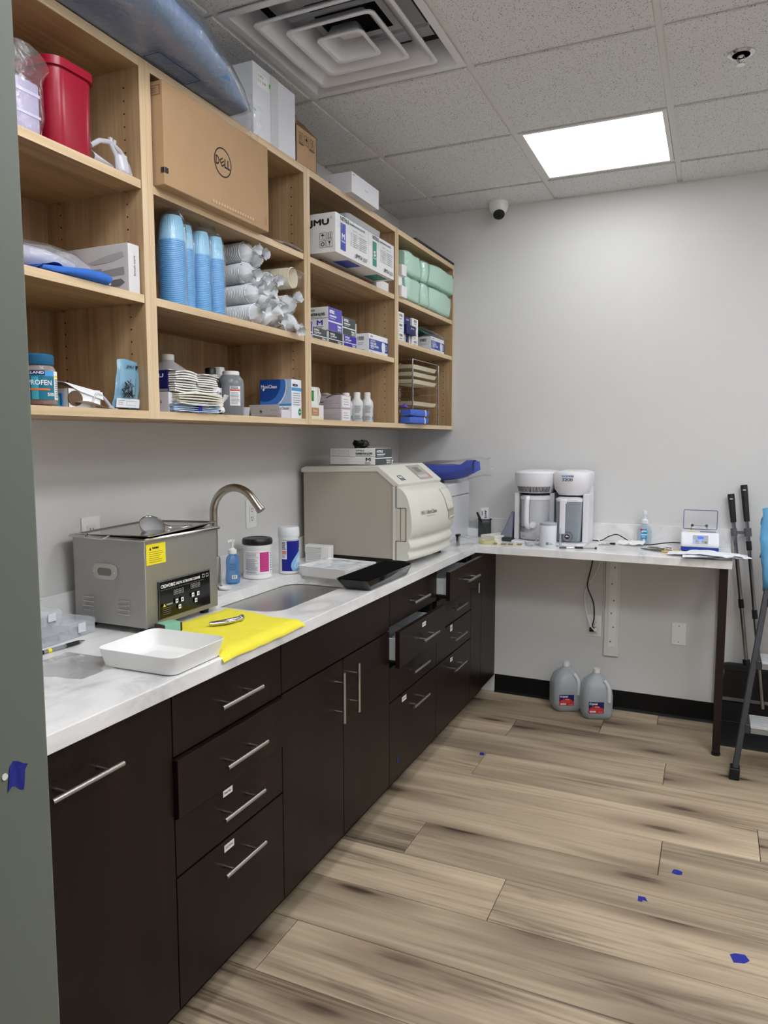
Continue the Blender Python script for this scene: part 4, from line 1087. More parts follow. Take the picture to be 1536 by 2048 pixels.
cup_stack('blue cup stack mostly hidden behind the largest blue stack', 0.284, -2.270, 0.240, seed=2, r=0.0295)
cup_stack('third blue cup stack from the divider, in clear wrap', 0.296, -2.209, 0.236, seed=3, r=0.0295)
cup_stack('blue cup stack next to the white cup sleeves', 0.300, -2.147, 0.238, seed=4, r=0.0295)
cup_stack('blue cup stack in the shadow at the back behind the divider', 0.180, -2.405, 0.22, seed=5)

# white cup sleeves lying on their sides, ends twisted
cup_w = M('white_cup_plastic', (248, 247, 242), rough=0.4)
cup_w2 = M('milky_cup_plastic', (236, 241, 244), rough=0.35)
cream_c = M('cream_cup', (232, 222, 198), rough=0.45)
def white_sleeve(label, y, z, x1, tilt, seed, m=None, r=0.0328, open_end=False):
    t = thing('cup_sleeve', label, 'cup sleeve', (x1, y, z), 0, 'white cup sleeves on the middle shelf', rot=(0, 0, tilt))
    L = 0.235; pro = []; x = -L
    pro.append((0.0, x)); pro.append((r * 0.72, x)); pro.append((r * 0.92, x + 0.06))
    x += 0.06
    while x < -0.012:
        pro += [(r * 0.94, x), (r * 0.94, x + 0.004), (r, x + 0.0045), (r, x + 0.0065)]; x += 0.007
    pro += [(r * 1.02, x), (r * 1.02, x + 0.003), (r * 0.93, x + 0.003), (r * 0.80, x - 0.035), (0.0, x - 0.035)]
    MB().lathe(pro, n=24, axis='x', caps=False).build('nested_cups', m or cup_w, t, smooth=True, angle=30)
    if open_end:
        bag_tube(t, 'sleeve', clear_film, [(-L, 0, 0), (-0.1, 0, 0), (-0.02, 0, 0), (0.012, 0.002, -0.004), (0.03, 0.006, -0.012)], [r * 0.8, r + 0.003, r + 0.003, r * 0.9, r * 0.7], 16, 0.005, 45, seed)
        return t
    rnd = random.Random(seed)
    dy, dz = rnd.uniform(-0.012, 0.014), rnd.uniform(-0.016, 0.012)
    bag_tube(t, 'twisted_end', film('milky_film', gloss=0.3, haze=0.85, rough=0.12, scale=60, strength=0.9), [(-0.006, 0, 0), (0.008, dy * .2, dz * .2), (0.022, dy * .6, dz * .6), (0.030, dy, dz), (0.042, dy * 1.4, dz * 1.5), (0.056, dy * 1.8, dz * 2.2 - 0.004)], [r, r * 0.88, r * 0.52, r * 0.28, r * 0.46, r * 0.58], 26, 0.0085, 85, seed + 0.3)
    return t
k = 0
ordw = ['first', 'second', 'third', 'fourth', 'fifth']
rown = ['bottom', 'second lowest', 'third lowest', 'top']
for row, (n, y0) in enumerate(((4, -1.985), (4, -1.978), (3, -1.990), (2, -1.984))):
    for c in range(n):
        k += 1
        yy = y0 + 0.0735 * c + 0.004 * math.sin(k * 2.1); zz = S2 + 0.0335 + 0.0662 * row
        xx = 0.325 + 0.014 * math.sin(k * 1.7) - 0.012 * row
        white_sleeve('white cup sleeve, %s from the blue stacks in the %s row' % (ordw[c], rown[row]), yy, zz, xx, -0.10 + 0.05 * math.sin(k * 3.3), k, cup_w2 if c == 0 else cup_w)
white_sleeve('cream cup sleeve with an open end at the right of the white pile', -1.762, S2 + 0.190, 0.350, 0.06, 40, cream_c, 0.036, True)

# bottom shelf of the second unit
hdpe = clear('natural_hdpe', (224, 226, 226), 0.62, 0.4)
t = thing('gallon_jug', 'translucent gallon jug with white cap behind the gauze boxes', 'jug', (0.140, -2.185, S0))
def rq(h, z, r): return [(x, y, z) for x, y in rrect(-h, h, -h, h, r, 5)]
MB().loft([rq(0.062, 0, 0.02), rq(0.068, 0.006, 0.024), rq(0.070, 0.10, 0.026), rq(0.066, 0.118, 0.03), rq(0.045, 0.148, 0.03), rq(0.020, 0.168, 0.0195), rq(0.017, 0.176, 0.0168)]).build('body', hdpe, t, smooth=True, angle=60)
MB().lathe([(0.0205, 0.172), (0.0205, 0.189), (0.018, 0.191)], n=24).build('cap', white_p, t, smooth=True)

def gauze_stack(parent, m, x, y0, y1, z0, z1, n, seed, bend=0.010):
    rnd = random.Random(seed)
    b = MB(); dz = (z1 - z0) / n
    for k in range(n):
        zb = z0 + k * dz; jx = rnd.uniform(-0.004, 0.004); jy = rnd.uniform(-0.002, 0.002)
        def top(u, w, zz): return (x - 0.10 + (0.10 + jx) * w, y0 + jy + (y1 - y0) * u, zz + bend * math.sin(PI * u) * (0.3 + 0.7 * w) * (k / n - 0.35))
        vs = []; nu = 6
        for zz in (zb, zb + dz * 0.62):
            for w_ in (0.0, 1.0):
                for i in range(nu + 1): vs.append(top(i / nu, w_, zz))
        q = nu + 1; fs = []
        for i in range(nu):
            fs += [(i, i + 1, q + i + 1, q + i), (2 * q + i, 2 * q + i + 1, 3 * q + i + 1, 3 * q + i), (q + i, q + i + 1, 3 * q + i + 1, 3 * q + i)]
        fs += [(0, q, 3 * q, 2 * q), (nu, q + nu, 3 * q + nu, 2 * q + nu)]
        b.add(vs, fs)
    o = b.build('gauze_sheets', m, parent, smooth=False); o['kind'] = 'stuff'
    return o
gz = M('white_gauze', (232, 230, 224), rough=0.85); gz2 = M('cream_gauze', (226, 220, 204), rough=0.85); gzb = M('pale_blue_gauze', (176, 198, 226), rough=0.8)
# lower, grey-white box
t, d = carton('gauze_box', 'torn open grey-white gauze box, lower of the two stacked', 'box', (0.215, 0.330), (-2.408, -2.18), (S0, S0 + 0.057), lav_c, group='gauze boxes on the bottom shelf')
gauze_stack(t, gzb, 0.072, -0.112, 0.095, 0.002, 0.026, 6, 1)
gauze_stack(t, gz2, 0.080, -0.100, 0.100, 0.027, 0.055, 5, 2, 0.014)
MB().box(0.0585, 0.0735, -0.005, 0.012, 0.003, 0.022).build('paper_band', royal, t)
crumple(t, 'torn_flap', M('torn_card', (226, 224, 222), rough=0.8), lambda u, w: (0.060 + 0.012 * w + 0.004 * math.sin(8 * w), 0.108 + 0.018 * u + 0.008 * w, 0.003 + 0.056 * w), 5, 6, 0.006, 50, 1)
crumple(t, 'torn_flap', M('torn_card', (226, 224, 222)), lambda u, w: (0.058 + 0.030 * w, -0.11 + 0.235 * u, 0.003 + 0.002 * math.sin(9 * u)), 12, 3, 0.003, 60, 4)
p = face(d, '-y'); p.text('GAUZE G', 0.06, 0.026, 0.03, 0.008, ink, 0.02); p.build(t)
# upper, blue box
t, d = carton('gauze_box', 'torn open navy gauze box, upper of the two stacked', 'box', (0.215, 0.325), (-2.404, -2.200), (S0 + 0.0585, S0 + 0.118), navy, group='gauze boxes on the bottom shelf')
p = face(d, '-y'); p.text('JMU', 0.045, 0.036, 0.05, 0.013, white_ink, 0.03).rect(0.0, 0.0, 0.11, 0.007, M('silver_band', (140, 140, 146))).rect(0.055, 0.002, 0.08, 0.005, white_ink); p.build(t)
gauze_stack(t, gz, 0.078, -0.098, -0.004, 0.002, 0.057, 9, 3, 0.012)
gauze_stack(t, gz, 0.074, 0.002, 0.098, 0.002, 0.056, 9, 4, 0.008)
crumple(t, 'torn_flap', M('torn_card', (226, 224, 222)), lambda u, w: (0.0555 + 0.025 * w, -0.102 + 0.205 * u, 0.0605 - 0.004 * w + 0.002 * math.sin(7 * u)), 10, 3, 0.003, 60, 2)

t = bottle('amber_bottle', 'dark amber bottle with a black cap behind the gauze boxes', 'bottle', (0.205, -2.055, S0), [(0.03, 0), (0.034, 0.004), (0.034, 0.105), (0.030, 0.120), (0.016, 0.132), (0.014, 0.140)], M('amber_glass', (20, 13, 10), rough=0.12, spec=0.6), [(0.0175, 0.134), (0.0175, 0.155), (0.016, 0.157)], black_p)
W = Wrap(0.0342, -1.45); W.rect(0, 0.02, 0.07, 0.092, white_ink).text('Barrierfoam', 0.004, 0.070, 0.06, 0.011, ink, 0.02).text('Cleaner', 0.01, 0.056, 0.035, 0.008, ink).lines(0.004, 0.026, 0.062, 0.05, 5, greyink, 0.4); W.build(t, 'wrapped_label')
t = bottle('clear_bottle', 'grey translucent bottle with a wide white cap and red-lined label', 'bottle', (0.235, -1.985, S0), [(0.040, 0), (0.043, 0.004), (0.043, 0.108), (0.040, 0.124), (0.032, 0.135), (0.027, 0.139)], clear('smoky_pet', (150, 154, 158), 0.6, 0.2), [(0.028, 0.137), (0.028, 0.149), (0.026, 0.151)], white_p)
W = Wrap(0.0432, -1.05); W.rect(0.0, 0.036, 0.036, 0.100, white_ink).rect(0.001, 0.084, 0.035, 0.089, red_ink).lines(0.003, 0.040, 0.034, 0.081, 9, greyink, 0.4).lines(0.003, 0.091, 0.034, 0.099, 2, ink, 0.5); W.build(t, 'wrapped_label')
t = bottle('cleaner_bottle', 'blue-labelled bottle with a narrow white cap at the back', 'bottle', (0.150, -1.935, S0), [(0.038, 0), (0.040, 0.004), (0.040, 0.125), (0.036, 0.140), (0.017, 0.146), (0.016, 0.15)], white_p, [(0.0185, 0.146), (0.0185, 0.170), (0.017, 0.172)], white_p)
W = Wrap(0.0402, -1.5); W.rect(0, 0.02, 0.08, 0.122, M('bottle_blue', (36, 110, 158), rough=0.4)).rect(0, 0.02, 0.08, 0.05, navy).text('MAX', 0.02, 0.09, 0.04, 0.016, white_ink, 0.03); W.build(t, 'wrapped_label')
t = bottle('shot_cup', 'tiny clear ribbed cup in front of the grey bottle', 'cup', (0.272, -1.965, S0), [(0.016, 0.0), (0.020, 0.032), (0.019, 0.032), (0.0152, 0.002)], clear('clear_cup', (226, 230, 236), 0.35, 0.1), n=14)

t, d = carton('cleaner_tablet_box', 'blue and white ultrasonic cleaner tablet box at the shelf end', 'box', (0.205, 0.338), (-1.768, -1.698), (S0, S0 + 0.139), M('white_box_print', (232, 236, 242), rough=0.4))
p = face(d, '-y')
bl1 = M('blue_print_dark', (22, 70, 150)); bl2 = M('blue_print_mid', (60, 120, 196)); bl3 = M('blue_print_pale', (170, 196, 226))
w_ = d[0]
p.rect(0, 0.028, w_, 0.139, bl3)
def pie(cx, cy, r, m): p.poly([(max(0, min(w_, cx + r * math.cos(a))), max(0.028, min(0.139, cy + r * math.sin(a)))) for a in [2 * PI * q / 36 for q in range(36)]], m)
pie(0.03, 0.115, 0.083, white_ink); pie(0.03, 0.118, 0.080, bl2); pie(0.022, 0.126, 0.066, bl1)
p.text('Maxi', 0.006, 0.108, 0.03, 0.012, white_ink, 0.02).text('Clean', 0.038, 0.108, 0.034, 0.012, white_ink, 0.02).disc(0.016, 0.104, 0.005, white_ink, 8)
p.rect(0.06, 0.044, w_, 0.052, sky_ink).rect(0.0, 0.028, w_, 0.044, white_ink).text('Ultrasonic Cleaner', 0.048, 0.031, 0.075, 0.010, ink, 0.015); p.build(t)
p = face(d, '+x'); p.rect(0, 0.098, d[1], 0.110, sky_ink).text('MAXICLEAN', 0.008, 0.114, 0.034, 0.009, ink, 0.03).lines(0.008, 0.045, 0.062, 0.094, 6, greyink, 0.25).disc(0.055, 0.024, 0.009, green_ink, 20, 0.013).rect(0.05, 0.022, 0.06, 0.026, white_ink); p.build(t)
t = thing('open_small_carton', 'low open carton with a lifted front flap before the cleaner tablet box', 'box', (0.272, -1.80, S0))
MB().box(-0.062, 0.062, -0.030, 0.030, 0, 0.028).build('carton', lav_c, t)
MB().add([(-0.062, -0.0305, 0.0), (0.062, -0.0305, 0.0), (0.058, -0.040, 0.046), (-0.066, -0.040, 0.046)], [(0, 1, 2, 3)]).build('flap', M('flap_grey', (198, 192, 190), rough=0.6), t, solid=0.0012)
pr = Print((-0.062, -0.0315, 0.0), (1, 0, 0), (-0.0, -0.2, 0.98), 0.002); pr.poly([(0.038, 0.024), (0.044, 0.030), (0.050, 0.023), (0.044, 0.019)], M('olive_ink', (90, 84, 30))).text('denture', 0.085, 0.026, 0.025, 0.005, greyink).rect(0.01, 0.006, 0.11, 0.008, greyink); pr.build(t)
# ============================================================ third unit: glove cartons
def symbols(p, a, b, s):
    """four little shipping symbols"""
    for i in range(2):
        for j in range(2):
            x, y = a + i * s * 1.15, b + j * s * 1.15
            p.frame(x, y, x + s, y + s, s * 0.05, ink)
            if (i, j) == (0, 1): p.poly([(x + s * .15, y + s * .55), (x + s * .85, y + s * .55), (x + s * .5, y + s * .85)], ink).rect(x + s * .46, y + s * .15, x + s * .54, y + s * .55, ink)
            if (i, j) == (1, 1): p.rect(x + s * .25, y + s * .2, x + s * .35, y + s * .85, ink).rect(x + s * .62, y + s * .2, x + s * .72, y + s * .85, ink).rect(x + s * .15, y + s * .14, x + s * .85, y + s * .2, ink)
            if (i, j) == (0, 0): p.ring(x + s * .5, y + s * .5, s * .32, s * .13, ink, 12)
            if (i, j) == (1, 0): p.poly([(x + s * .3, y + s * .85), (x + s * .7, y + s * .85), (x + s * .5, y + s * .4)], ink).rect(x + s * .46, y + s * .15, x + s * .54, y + s * .45, ink)

def glove_case(label, y0, y1, z0, x0, x1, col, size, sizename):
    t, d = carton('glove_carton', label, 'carton', (x0, x1), (y0, y1), (z0, z0 + 0.143), white_c, group='glove cartons')
    L, H = d[1], d[2]
    p = face(d, '+x')
    p.text('NITRILE', L * .14, H * .86, L * .24, H * .10, ink, 0.03).text('EXAMINATION GLOVES', L * .41, H * .87, L * .46, H * .055, ink, 0.02)
    p.rect(L * .14, H * .12, L * .285, H * .80, col).text(size, L * .172, H * .40, L * .08, H * .14, white_ink, 0.03).text(sizename, L * .160, H * .32, L * .105, H * .05, white_ink, 0.02)
    p.text('Quality', L * .50, H * .75, L * .12, H * .04, ink).text('100 pcs x 10', L * .68, H * .74, L * .18, H * .04, ink)
    p.lines(L * .50, H * .33, L * .66, H * .70, 7, greyink, 0.22).lines(L * .68, H * .33, L * .93, H * .70, 7, greyink, 0.22, 0.05)
    for q in range(7): p.frame(L * .42, H * (.34 + .053 * q), L * .46, H * (.375 + .053 * q), 0.0008, greyink)
    p.text('JMU', L * .56, H * .08, L * .20, H * .11, ink, 0.03).lines(L * .79, H * .08, L * .94, H * .19, 3, greyink, 0.5)
    p.build(t)
    p = face(d, '-y'); W_ = d[0]
    p.text('JMU', W_ - 0.108, H * .66, 0.080, H * .18, ink, 0.05).ring(W_ - 0.018, H * .86, 0.004, 0.001, ink, 14)
    symbols(p, W_ - 0.066, 0.018, 0.025); p.build(t)
    p = face(d, '-z'); p.rect(L * .47, d[0] * .68, L * .88, d[0] * .93, col).rect(0, d[0] * .52, L, d[0] * .53, greyink); p.build(t)
    MB().grid(lambda u, w: (d[0] / 2 + 0.0012 + 0.001 * nz((u * 3, w * 3, 0), 2), -L / 2 + L * u, H * 0.62 + H * 0.385 * w), 10, 4).build('packing_tape', film('tape_film', gloss=0.10, haze=0.05, rough=0.12, scale=50, strength=0.4), t, smooth=True)
    return t
Zc = S1 + 0.0262
glove_case('white JMU nitrile glove carton with a blue M stripe', -1.580, -1.296, Zc, 0.16, 0.420, M('stripe_blue', (52, 72, 170)), 'M', 'Medium')
glove_case('white JMU nitrile glove carton with a green S stripe', -1.294, -1.040, Zc, 0.16, 0.420, M('stripe_green', (46, 138, 120)), 'S', 'Small')
t, d = carton('flat_kraft_box', 'flat brown box with red 5/16 mark under the glove cartons', 'box', (0.10, 0.318), (-1.50, -1.045), (S1, S1 + 0.0255), M('brown_grey_card', (138, 114, 92), rough=0.7))
p = face(d, '+x'); p.text('8-5/16', 0.36, 0.006, 0.08, 0.014, red_ink, 0.03); p.build(t)
t, d = carton('flat_white_box', 'flat white box beside the brown box under the glove cartons', 'box', (0.16, 0.335), (-1.038, -0.905), (S1, S1 + 0.045), white_c)
# clear tray on top of the cartons
t = thing('clear_lid_tray', 'clear plastic organizer lid lying on the glove cartons', 'tray', (0.335, -1.33, Zc + 0.1435))
tm = clear('clear_styrene', (214, 216, 222), 0.35, 0.12)
def rr3(x0, x1, y0, y1, z, r): return [(x, y, z) for x, y in rrect(x0, x1, y0, y1, r, 4)]
MB().loft([rr3(-0.07, 0.085, -0.15, 0.15, 0.0, 0.015), rr3(-0.073, 0.088, -0.153, 0.153, 0.022, 0.017), rr3(-0.069, 0.084, -0.149, 0.149, 0.022, 0.014), rr3(-0.066, 0.081, -0.146, 0.146, 0.003, 0.012)]).build('lid', tm, t, smooth=True, angle=40)
b = MB()
for q in range(9): b.box(-0.055, 0.07, -0.125 + q * 0.03, -0.122 + q * 0.03, 0.003, 0.016)
b.build('ridge', tm, t)
MB().box(-0.09, -0.075, -0.12, -0.10, 0.02, 0.032).build('hinge', tm, t)
MB().box(-0.09, -0.075, -0.085, -0.065, 0.02, 0.032).build('hinge', tm, t)

def glove_box(label, x, y, z, endm, group, tilt=0.0, size='M', top=white_c, long=True):
    t, d = carton('glove_box', label, 'glove box', x, y, z, top, group=group, part='box')
    if tilt: t.rotation_euler = (tilt, 0, 0)
    W_, H = d[1], d[2]
    p = face(d, '+x'); p.rect(0.0006, 0.0006, W_ - 0.0006, H - 0.0006, endm)
    p.text('NITRILE', W_ * .10, H * .74, W_ * .34, H * .14, white_ink, 0.04).rect(W_ * .10, H * .60, W_ * .58, H * .66, white_ink).rect(W_ * .10, H * .52, W_ * .5, H * .54, white_ink)
    p.rect(0.0008, H * .36, W_ - 0.0008, H * .42, white_ink).text('Medium', W_ * .66, H * .19, W_ * .26, H * .11, white_ink, 0.04).text('100 PCS', W_ * .68, H * .05, W_ * .24, H * .10, white_ink, 0.04); p.build(t)
    p = face(d, '-y'); X = d[0]
    p.rect(0, H * .50, X, H * .53, M('band_silver', (150, 150, 156))).text('NITRILE', X * .58, H * .82, X * .18, H * .08, ink, 0.03).text('EXAMINATION GLOVES', X * .58, H * .62, X * .36, H * .12, ink, 0.035).rect(X * .58, H * .56, X * .9, H * .58, greyink).text('M', X * .80, H * .22, X * .10, H * .20, purple_d if endm in (purple, purple_d) else ink, 0.04).lines(X * .78, H * .05, X * .92, H * .18, 2, greyink, 0.5)
    for q in range(4): p.frame(X * (.06 + .10 * q), H * .64, X * (.12 + .10 * q), H * .86, 0.0008, greyink)
    p.build(t); return t
gb = 'nitrile glove boxes on the middle shelf'
glove_box('violet ended glove box standing by the shelf divider', (0.09, 0.322), (-1.645, -1.588), (S2, S2 + 0.066), purple_d, gb)
glove_box('charcoal ended glove box beside the standing violet one', (0.09, 0.322), (-1.584, -1.474), (S2, S2 + 0.049), charcoal, gb)
glove_box('torn charcoal ended glove box in the middle of the lower row', (0.09, 0.326), (-1.464, -1.350), (S2, S2 + 0.048), charcoal_d, gb)
glove_box('deep violet glove box at the right of the lower row', (0.09, 0.330), (-1.344, -1.230), (S2, S2 + 0.050), purple_d, gb)
glove_box('violet ended glove box on top of the stack, its white side showing', (0.085, 0.330), (-1.476, -1.360), (S2 + 0.0505, S2 + 0.140), purple, gb)
glove_box('charcoal ended glove box on top at the right of the stack', (0.09, 0.328), (-1.350, -1.234), (S2 + 0.0505, S2 + 0.122), charcoal, gb)
t, d = carton('white_pack_box', 'white box behind the upper charcoal glove box', 'box', (0.05, 0.24), (-1.225, -1.150), (S2, S2 + 0.140), white_c)
p = face(d, '-y'); p.lines(0.02, 0.02, 0.12, 0.06, 3, greyink, 0.3); p.build(t)
t, d = carton('white_list_box', 'white box with grey text lines behind the face mask box', 'box', (0.06, 0.235), (-1.145, -1.035), (S2, S2 + 0.140), white_c)
p = face(d, '+x')
for q in range(5): p.text('Face mask', 0.045, 0.118 - 0.016 * q, 0.045, 0.006, greyink)
p.rect(0, 0.028, 0.110, 0.034, navy); p.build(t)

def mask_box(label, x, y, z, grp):
    t, d = carton('mask_box', label, 'mask box', x, y, z, M('mask_box_white', (236, 238, 242), rough=0.4), group=grp)
    L, H = d[1], d[2]; p = face(d, '+x')
    p.rect(0, H * .20, L, H * .74, M('mask_box_blue', (44, 72, 158), rough=0.4)).text('JMU', L * .07, H * .82, L * .12, H * .09, ink, 0.03)
    p.text('ASTM LEVEL 3', L * .07, H * .62, L * .26, H * .07, white_ink, 0.03).text('FOUR LAYER', L * .07, H * .48, L * .30, H * .10, white_ink, 0.04).text('MEDICAL MASKS', L * .07, H * .35, L * .42, H * .10, white_ink, 0.04).rect(L * .07, H * .28, L * .22, H * .31, white_ink)
    p.poly([(L * .66, H * .66), (L * .72, H * .72), (L * .82, H * .66), (L * .86, H * .45), (L * .82, H * .22), (L * .74, H * .12), (L * .67, H * .22), (L * .645, H * .45)], M('mask_white', (226, 232, 240)))
    p.ring(L * .88, H * .46, L * .07, L * .012, white_ink, 18).rect(L * .93, H * .85, L * .95, H * .92, greyink).rect(L * .05, H * .10, L * .2, H * .12, greyink); p.build(t)
    p = face(d, '-y'); X = d[0]; p.bars(X * .45, H * .66, X * .78, H * .85, 12, ink).lines(X * .45, H * .42, X * .8, H * .58, 2, greyink, 0.2).rect(X * .5, H * .18, X * .8, H * .20, greyink); p.build(t)
    return t
mg = 'blue and white face mask boxes'
mask_box('blue and white face mask box on the shelf with the glove boxes', (0.22, 0.325), (-1.095, -0.892), (S2, S2 + 0.088), mg)

# bottom shelf of the third unit
t, d = carton('green_patch_box', 'small torn white box with a green square at the shelf divider', 'box', (0.13, 0.262), (-1.53, -1.435), (S0 + 0.062, S0 + 0.132), white_c)
p = face(d, '+x'); p.rect(0.0, 0.014, 0.055, 0.055, green_ink); p.build(t)
crumple(t, 'torn_edge', M('torn_card', (226, 224, 222)), lambda u, w: (0.066 + 0.002 * w, 0.04 + 0.018 * u, 0.004 + 0.064 * w), 4, 8, 0.006, 60, 3)
t, d = carton('tan_label_box', 'small white box with a tan label under the green-marked one', 'box', (0.13, 0.268), (-1.53, -1.405), (S0, S0 + 0.0615), white_c)
p = face(d, '+x'); p.rect(0.0, 0.018, 0.085, 0.050, M('tan_ink', (186, 140, 96))).text('Floss', 0.04, 0.034, 0.03, 0.009, white_ink).text('picks', 0.045, 0.024, 0.024, 0.006, white_ink).rect(0, 0.002, 0.11, 0.014, M('pale_yellow', (232, 226, 190))); p.build(t)
def bag_box(label, z, seed):
    t, d = carton('bag_box', label, 'box', (0.085, 0.258), (-1.232, -1.140), (z, z + 0.0565), M('lilac_card', (206, 200, 206), rough=0.6), group='stacked bag boxes')
    p = face(d, '-y'); X, H = d[0], d[2]
    p.lines(X * .45, H * .05, X * .99, H * .62, 6, ink, 0.12, 0.5).rect(X * .05, H * .45, X * .5, H * .50, ink)
    if seed: p.poly([(X * .55, H * .8), (X * .72, H * .98), (X * .78, H * .98), (X * .60, H * .8)], ink)
    p.build(t)
    p = face(d, '+x'); p.rect(0.008, 0.006, 0.084, 0.052, white_ink).lines(0.02, 0.012, 0.07, 0.044, 3, greyink, 0.2); p.build(t)
    return t
bag_box('lilac-white carton, lower of two stacked beside the rinse bottles', S0, 0)
t = bag_box('lilac-white carton with a torn top, upper of two stacked', S0 + 0.0575, 1)
crumple(t, 'torn_flap', lav_c, lambda u, w: (-0.02 + 0.1 * u, -0.046 + 0.03 * w, 0.0585 + 0.010 * w * (1 - u) + 0.003 * math.sin(9 * u)), 8, 3, 0.003, 50, 2)
rinse = M('rinse_white', (226, 228, 230), rough=0.3)
for x, y, hh, lab in ((0.205, -1.085, 0.132, 'rinse bottle with a blue label edge, half hidden by the cartons'), (0.228, -1.022, 0.138, 'white rinse bottle in the middle of the three'), (0.238, -0.935, 0.142, 'white rinse bottle at the right end of the shelf')):
    t = bottle('rinse_bottle', lab, 'bottle', (x, y, S0), [(0.026, 0), (0.0295, 0.003), (0.0295, hh - 0.052), (0.026, hh - 0.040), (0.018, hh - 0.030), (0.0165, hh - 0.026)], rinse,
               [(0.0168, hh - 0.028), (0.0168, hh - 0.003), (0.015, hh)], white_p, group='white rinse bottles')
    W = Wrap(0.0297, -1.55); W.rect(0.0, 0.012, 0.075, hh - 0.058, M('label_pale', (214, 216, 216))).lines(0.004, 0.045, 0.034, hh - 0.062, 7, greyink, 0.5).lines(0.004, 0.014, 0.034, 0.034, 5, greyink, 0.5).lines(0.042, 0.014, 0.07, hh - 0.07, 9, greyink, 0.4).rect(0.038, 0.015, 0.046, 0.03, sky_ink)
    W.build(t, 'wrapped_label')

# ============================================================ fourth unit
mint = M('mint_nonwoven', (190, 228, 206), rough=0.75, bump=(40, 0.3, 0.004), vary=0.03)
wrap4 = film('mint_wrap', gloss=0.35, haze=0.10, rough=0.13, scale=24, strength=0.7)
def mint_pack(label, x, y, z, seed):
    t = thing('mint_pack', label, 'pack', ((x[0] + x[1]) / 2, (y[0] + y[1]) / 2, z[0]), group='mint green packs in clear wrap')
    dx, dy, dz = x[1] - x[0], y[1] - y[0], z[1] - z[0]
    b = MB(); rings = []; n = 8
    for k in range(n + 1):
        s = k / n; yy = -dy / 2 + dy * s; f = 1 - 0.10 * abs(2 * s - 1) ** 6
        ring = []
        for i in range(28):
            a = 2 * PI * i / 28; ca, sa = math.cos(a), math.sin(a); e = 0.28
            q = (dx / 2 * f * math.copysign(abs(ca) ** e, ca), yy, dz / 2 + dz / 2 * f * math.copysign(abs(sa) ** e, sa))
            w_ = 0.006 * nz(q, 16, seed) + 0.003 * nz(q, 40, seed)
            ring.append((q[0] + w_ - 0.003, q[1] + 0.3 * w_, max(0.0005, q[2] + (0.5 * w_ if q[2] > 0.01 else 0))))
        rings.append(ring)
    b.loft(rings); b.build('folded_gowns', mint, t, smooth=True, angle=50)
    r2 = [[(p[0] * 1.03 + 0.003 + 0.004 * nz(p, 20, seed + 3), p[1] * 1.01, max(0.0003, p[2] * 1.0 + 0.002 * nz(p, 25, seed))) for p in r] for r in rings]
    MB().loft(r2, caps=False).build('clear_wrap', wrap4, t, smooth=True, angle=70)
    return t
mint_pack('mint green pack, upper left of the wrapped packs', (0.12, 0.362), (-0.752, -0.545), (S1 + 0.121, S1 + 0.236), 1)
mint_pack('mint green pack, lower left of the wrapped packs', (0.12, 0.362), (-0.752, -0.552), (S1, S1 + 0.119), 2)
mint_pack('narrow upright mint green pack in the middle', (0.14, 0.366), (-0.546, -0.452), (S1, S1 + 0.120), 3)
mint_pack('narrow mint green pack resting on the middle one', (0.14, 0.364), (-0.540, -0.452), (S1 + 0.121, S1 + 0.232), 6)
mint_pack('mint green pack, upper right of the wrapped packs', (0.12, 0.374), (-0.446, -0.066), (S1 + 0.126, S1 + 0.240), 4)
t = mint_pack('mint green pack, lower right of the wrapped packs', (0.12, 0.366), (-0.446, -0.096), (S1, S1 + 0.125), 5)
for k, (y0, y1, z0, z1, x1, lab) in enumerate(((-0.823, -0.760, S1, S1 + 0.052, 0.366, 'small white box at the bottom beside the mint packs'), (-0.828, -0.785, S1 + 0.0525, S1 + 0.098, 0.352, 'small white box in the middle beside the mint packs'), (-0.822, -0.764, S1 + 0.0985, S1 + 0.148, 0.366, 'small white box on top beside the mint packs'))):
    carton('small_white_box', lab, 'box', (x1 - 0.07, x1), (y0, y1), (z0, z1), white_c, group='small white boxes beside the mint packs')
# middle shelf of the fourth unit
for k in range(3):
    t, d = carton('barcode_box', 'white barcode box beside the divider, %s of three' % ['lowest', 'middle', 'topmost'][k], 'box', (0.20, 0.336), (-0.800, -0.724), (S24 + 0.046 * k, S24 + 0.0455 + 0.046 * k), white_c, group='barcode boxes beside the divider')
    p = face(d, '+x'); p.bars(0.018, 0.024, 0.055, 0.036, 14, ink).lines(0.018, 0.010, 0.055, 0.018, 1, greyink, 0.4); p.build(t)
for k in range(4):
    t, d = carton('barcode_box', 'white barcode box right of the blue ones, %s of four' % ['lowest', 'second', 'third', 'topmost'][k], 'box', (0.20, 0.328), (-0.600, -0.520), (S24 + 0.034 * k, S24 + 0.0335 + 0.034 * k), white_c, group='barcode boxes right of the blue boxes')
    p = face(d, '+x'); p.bars(0.022, 0.015, 0.058, 0.027, 14, ink).lines(0.022, 0.004, 0.055, 0.010, 1, greyink, 0.5); p.build(t)
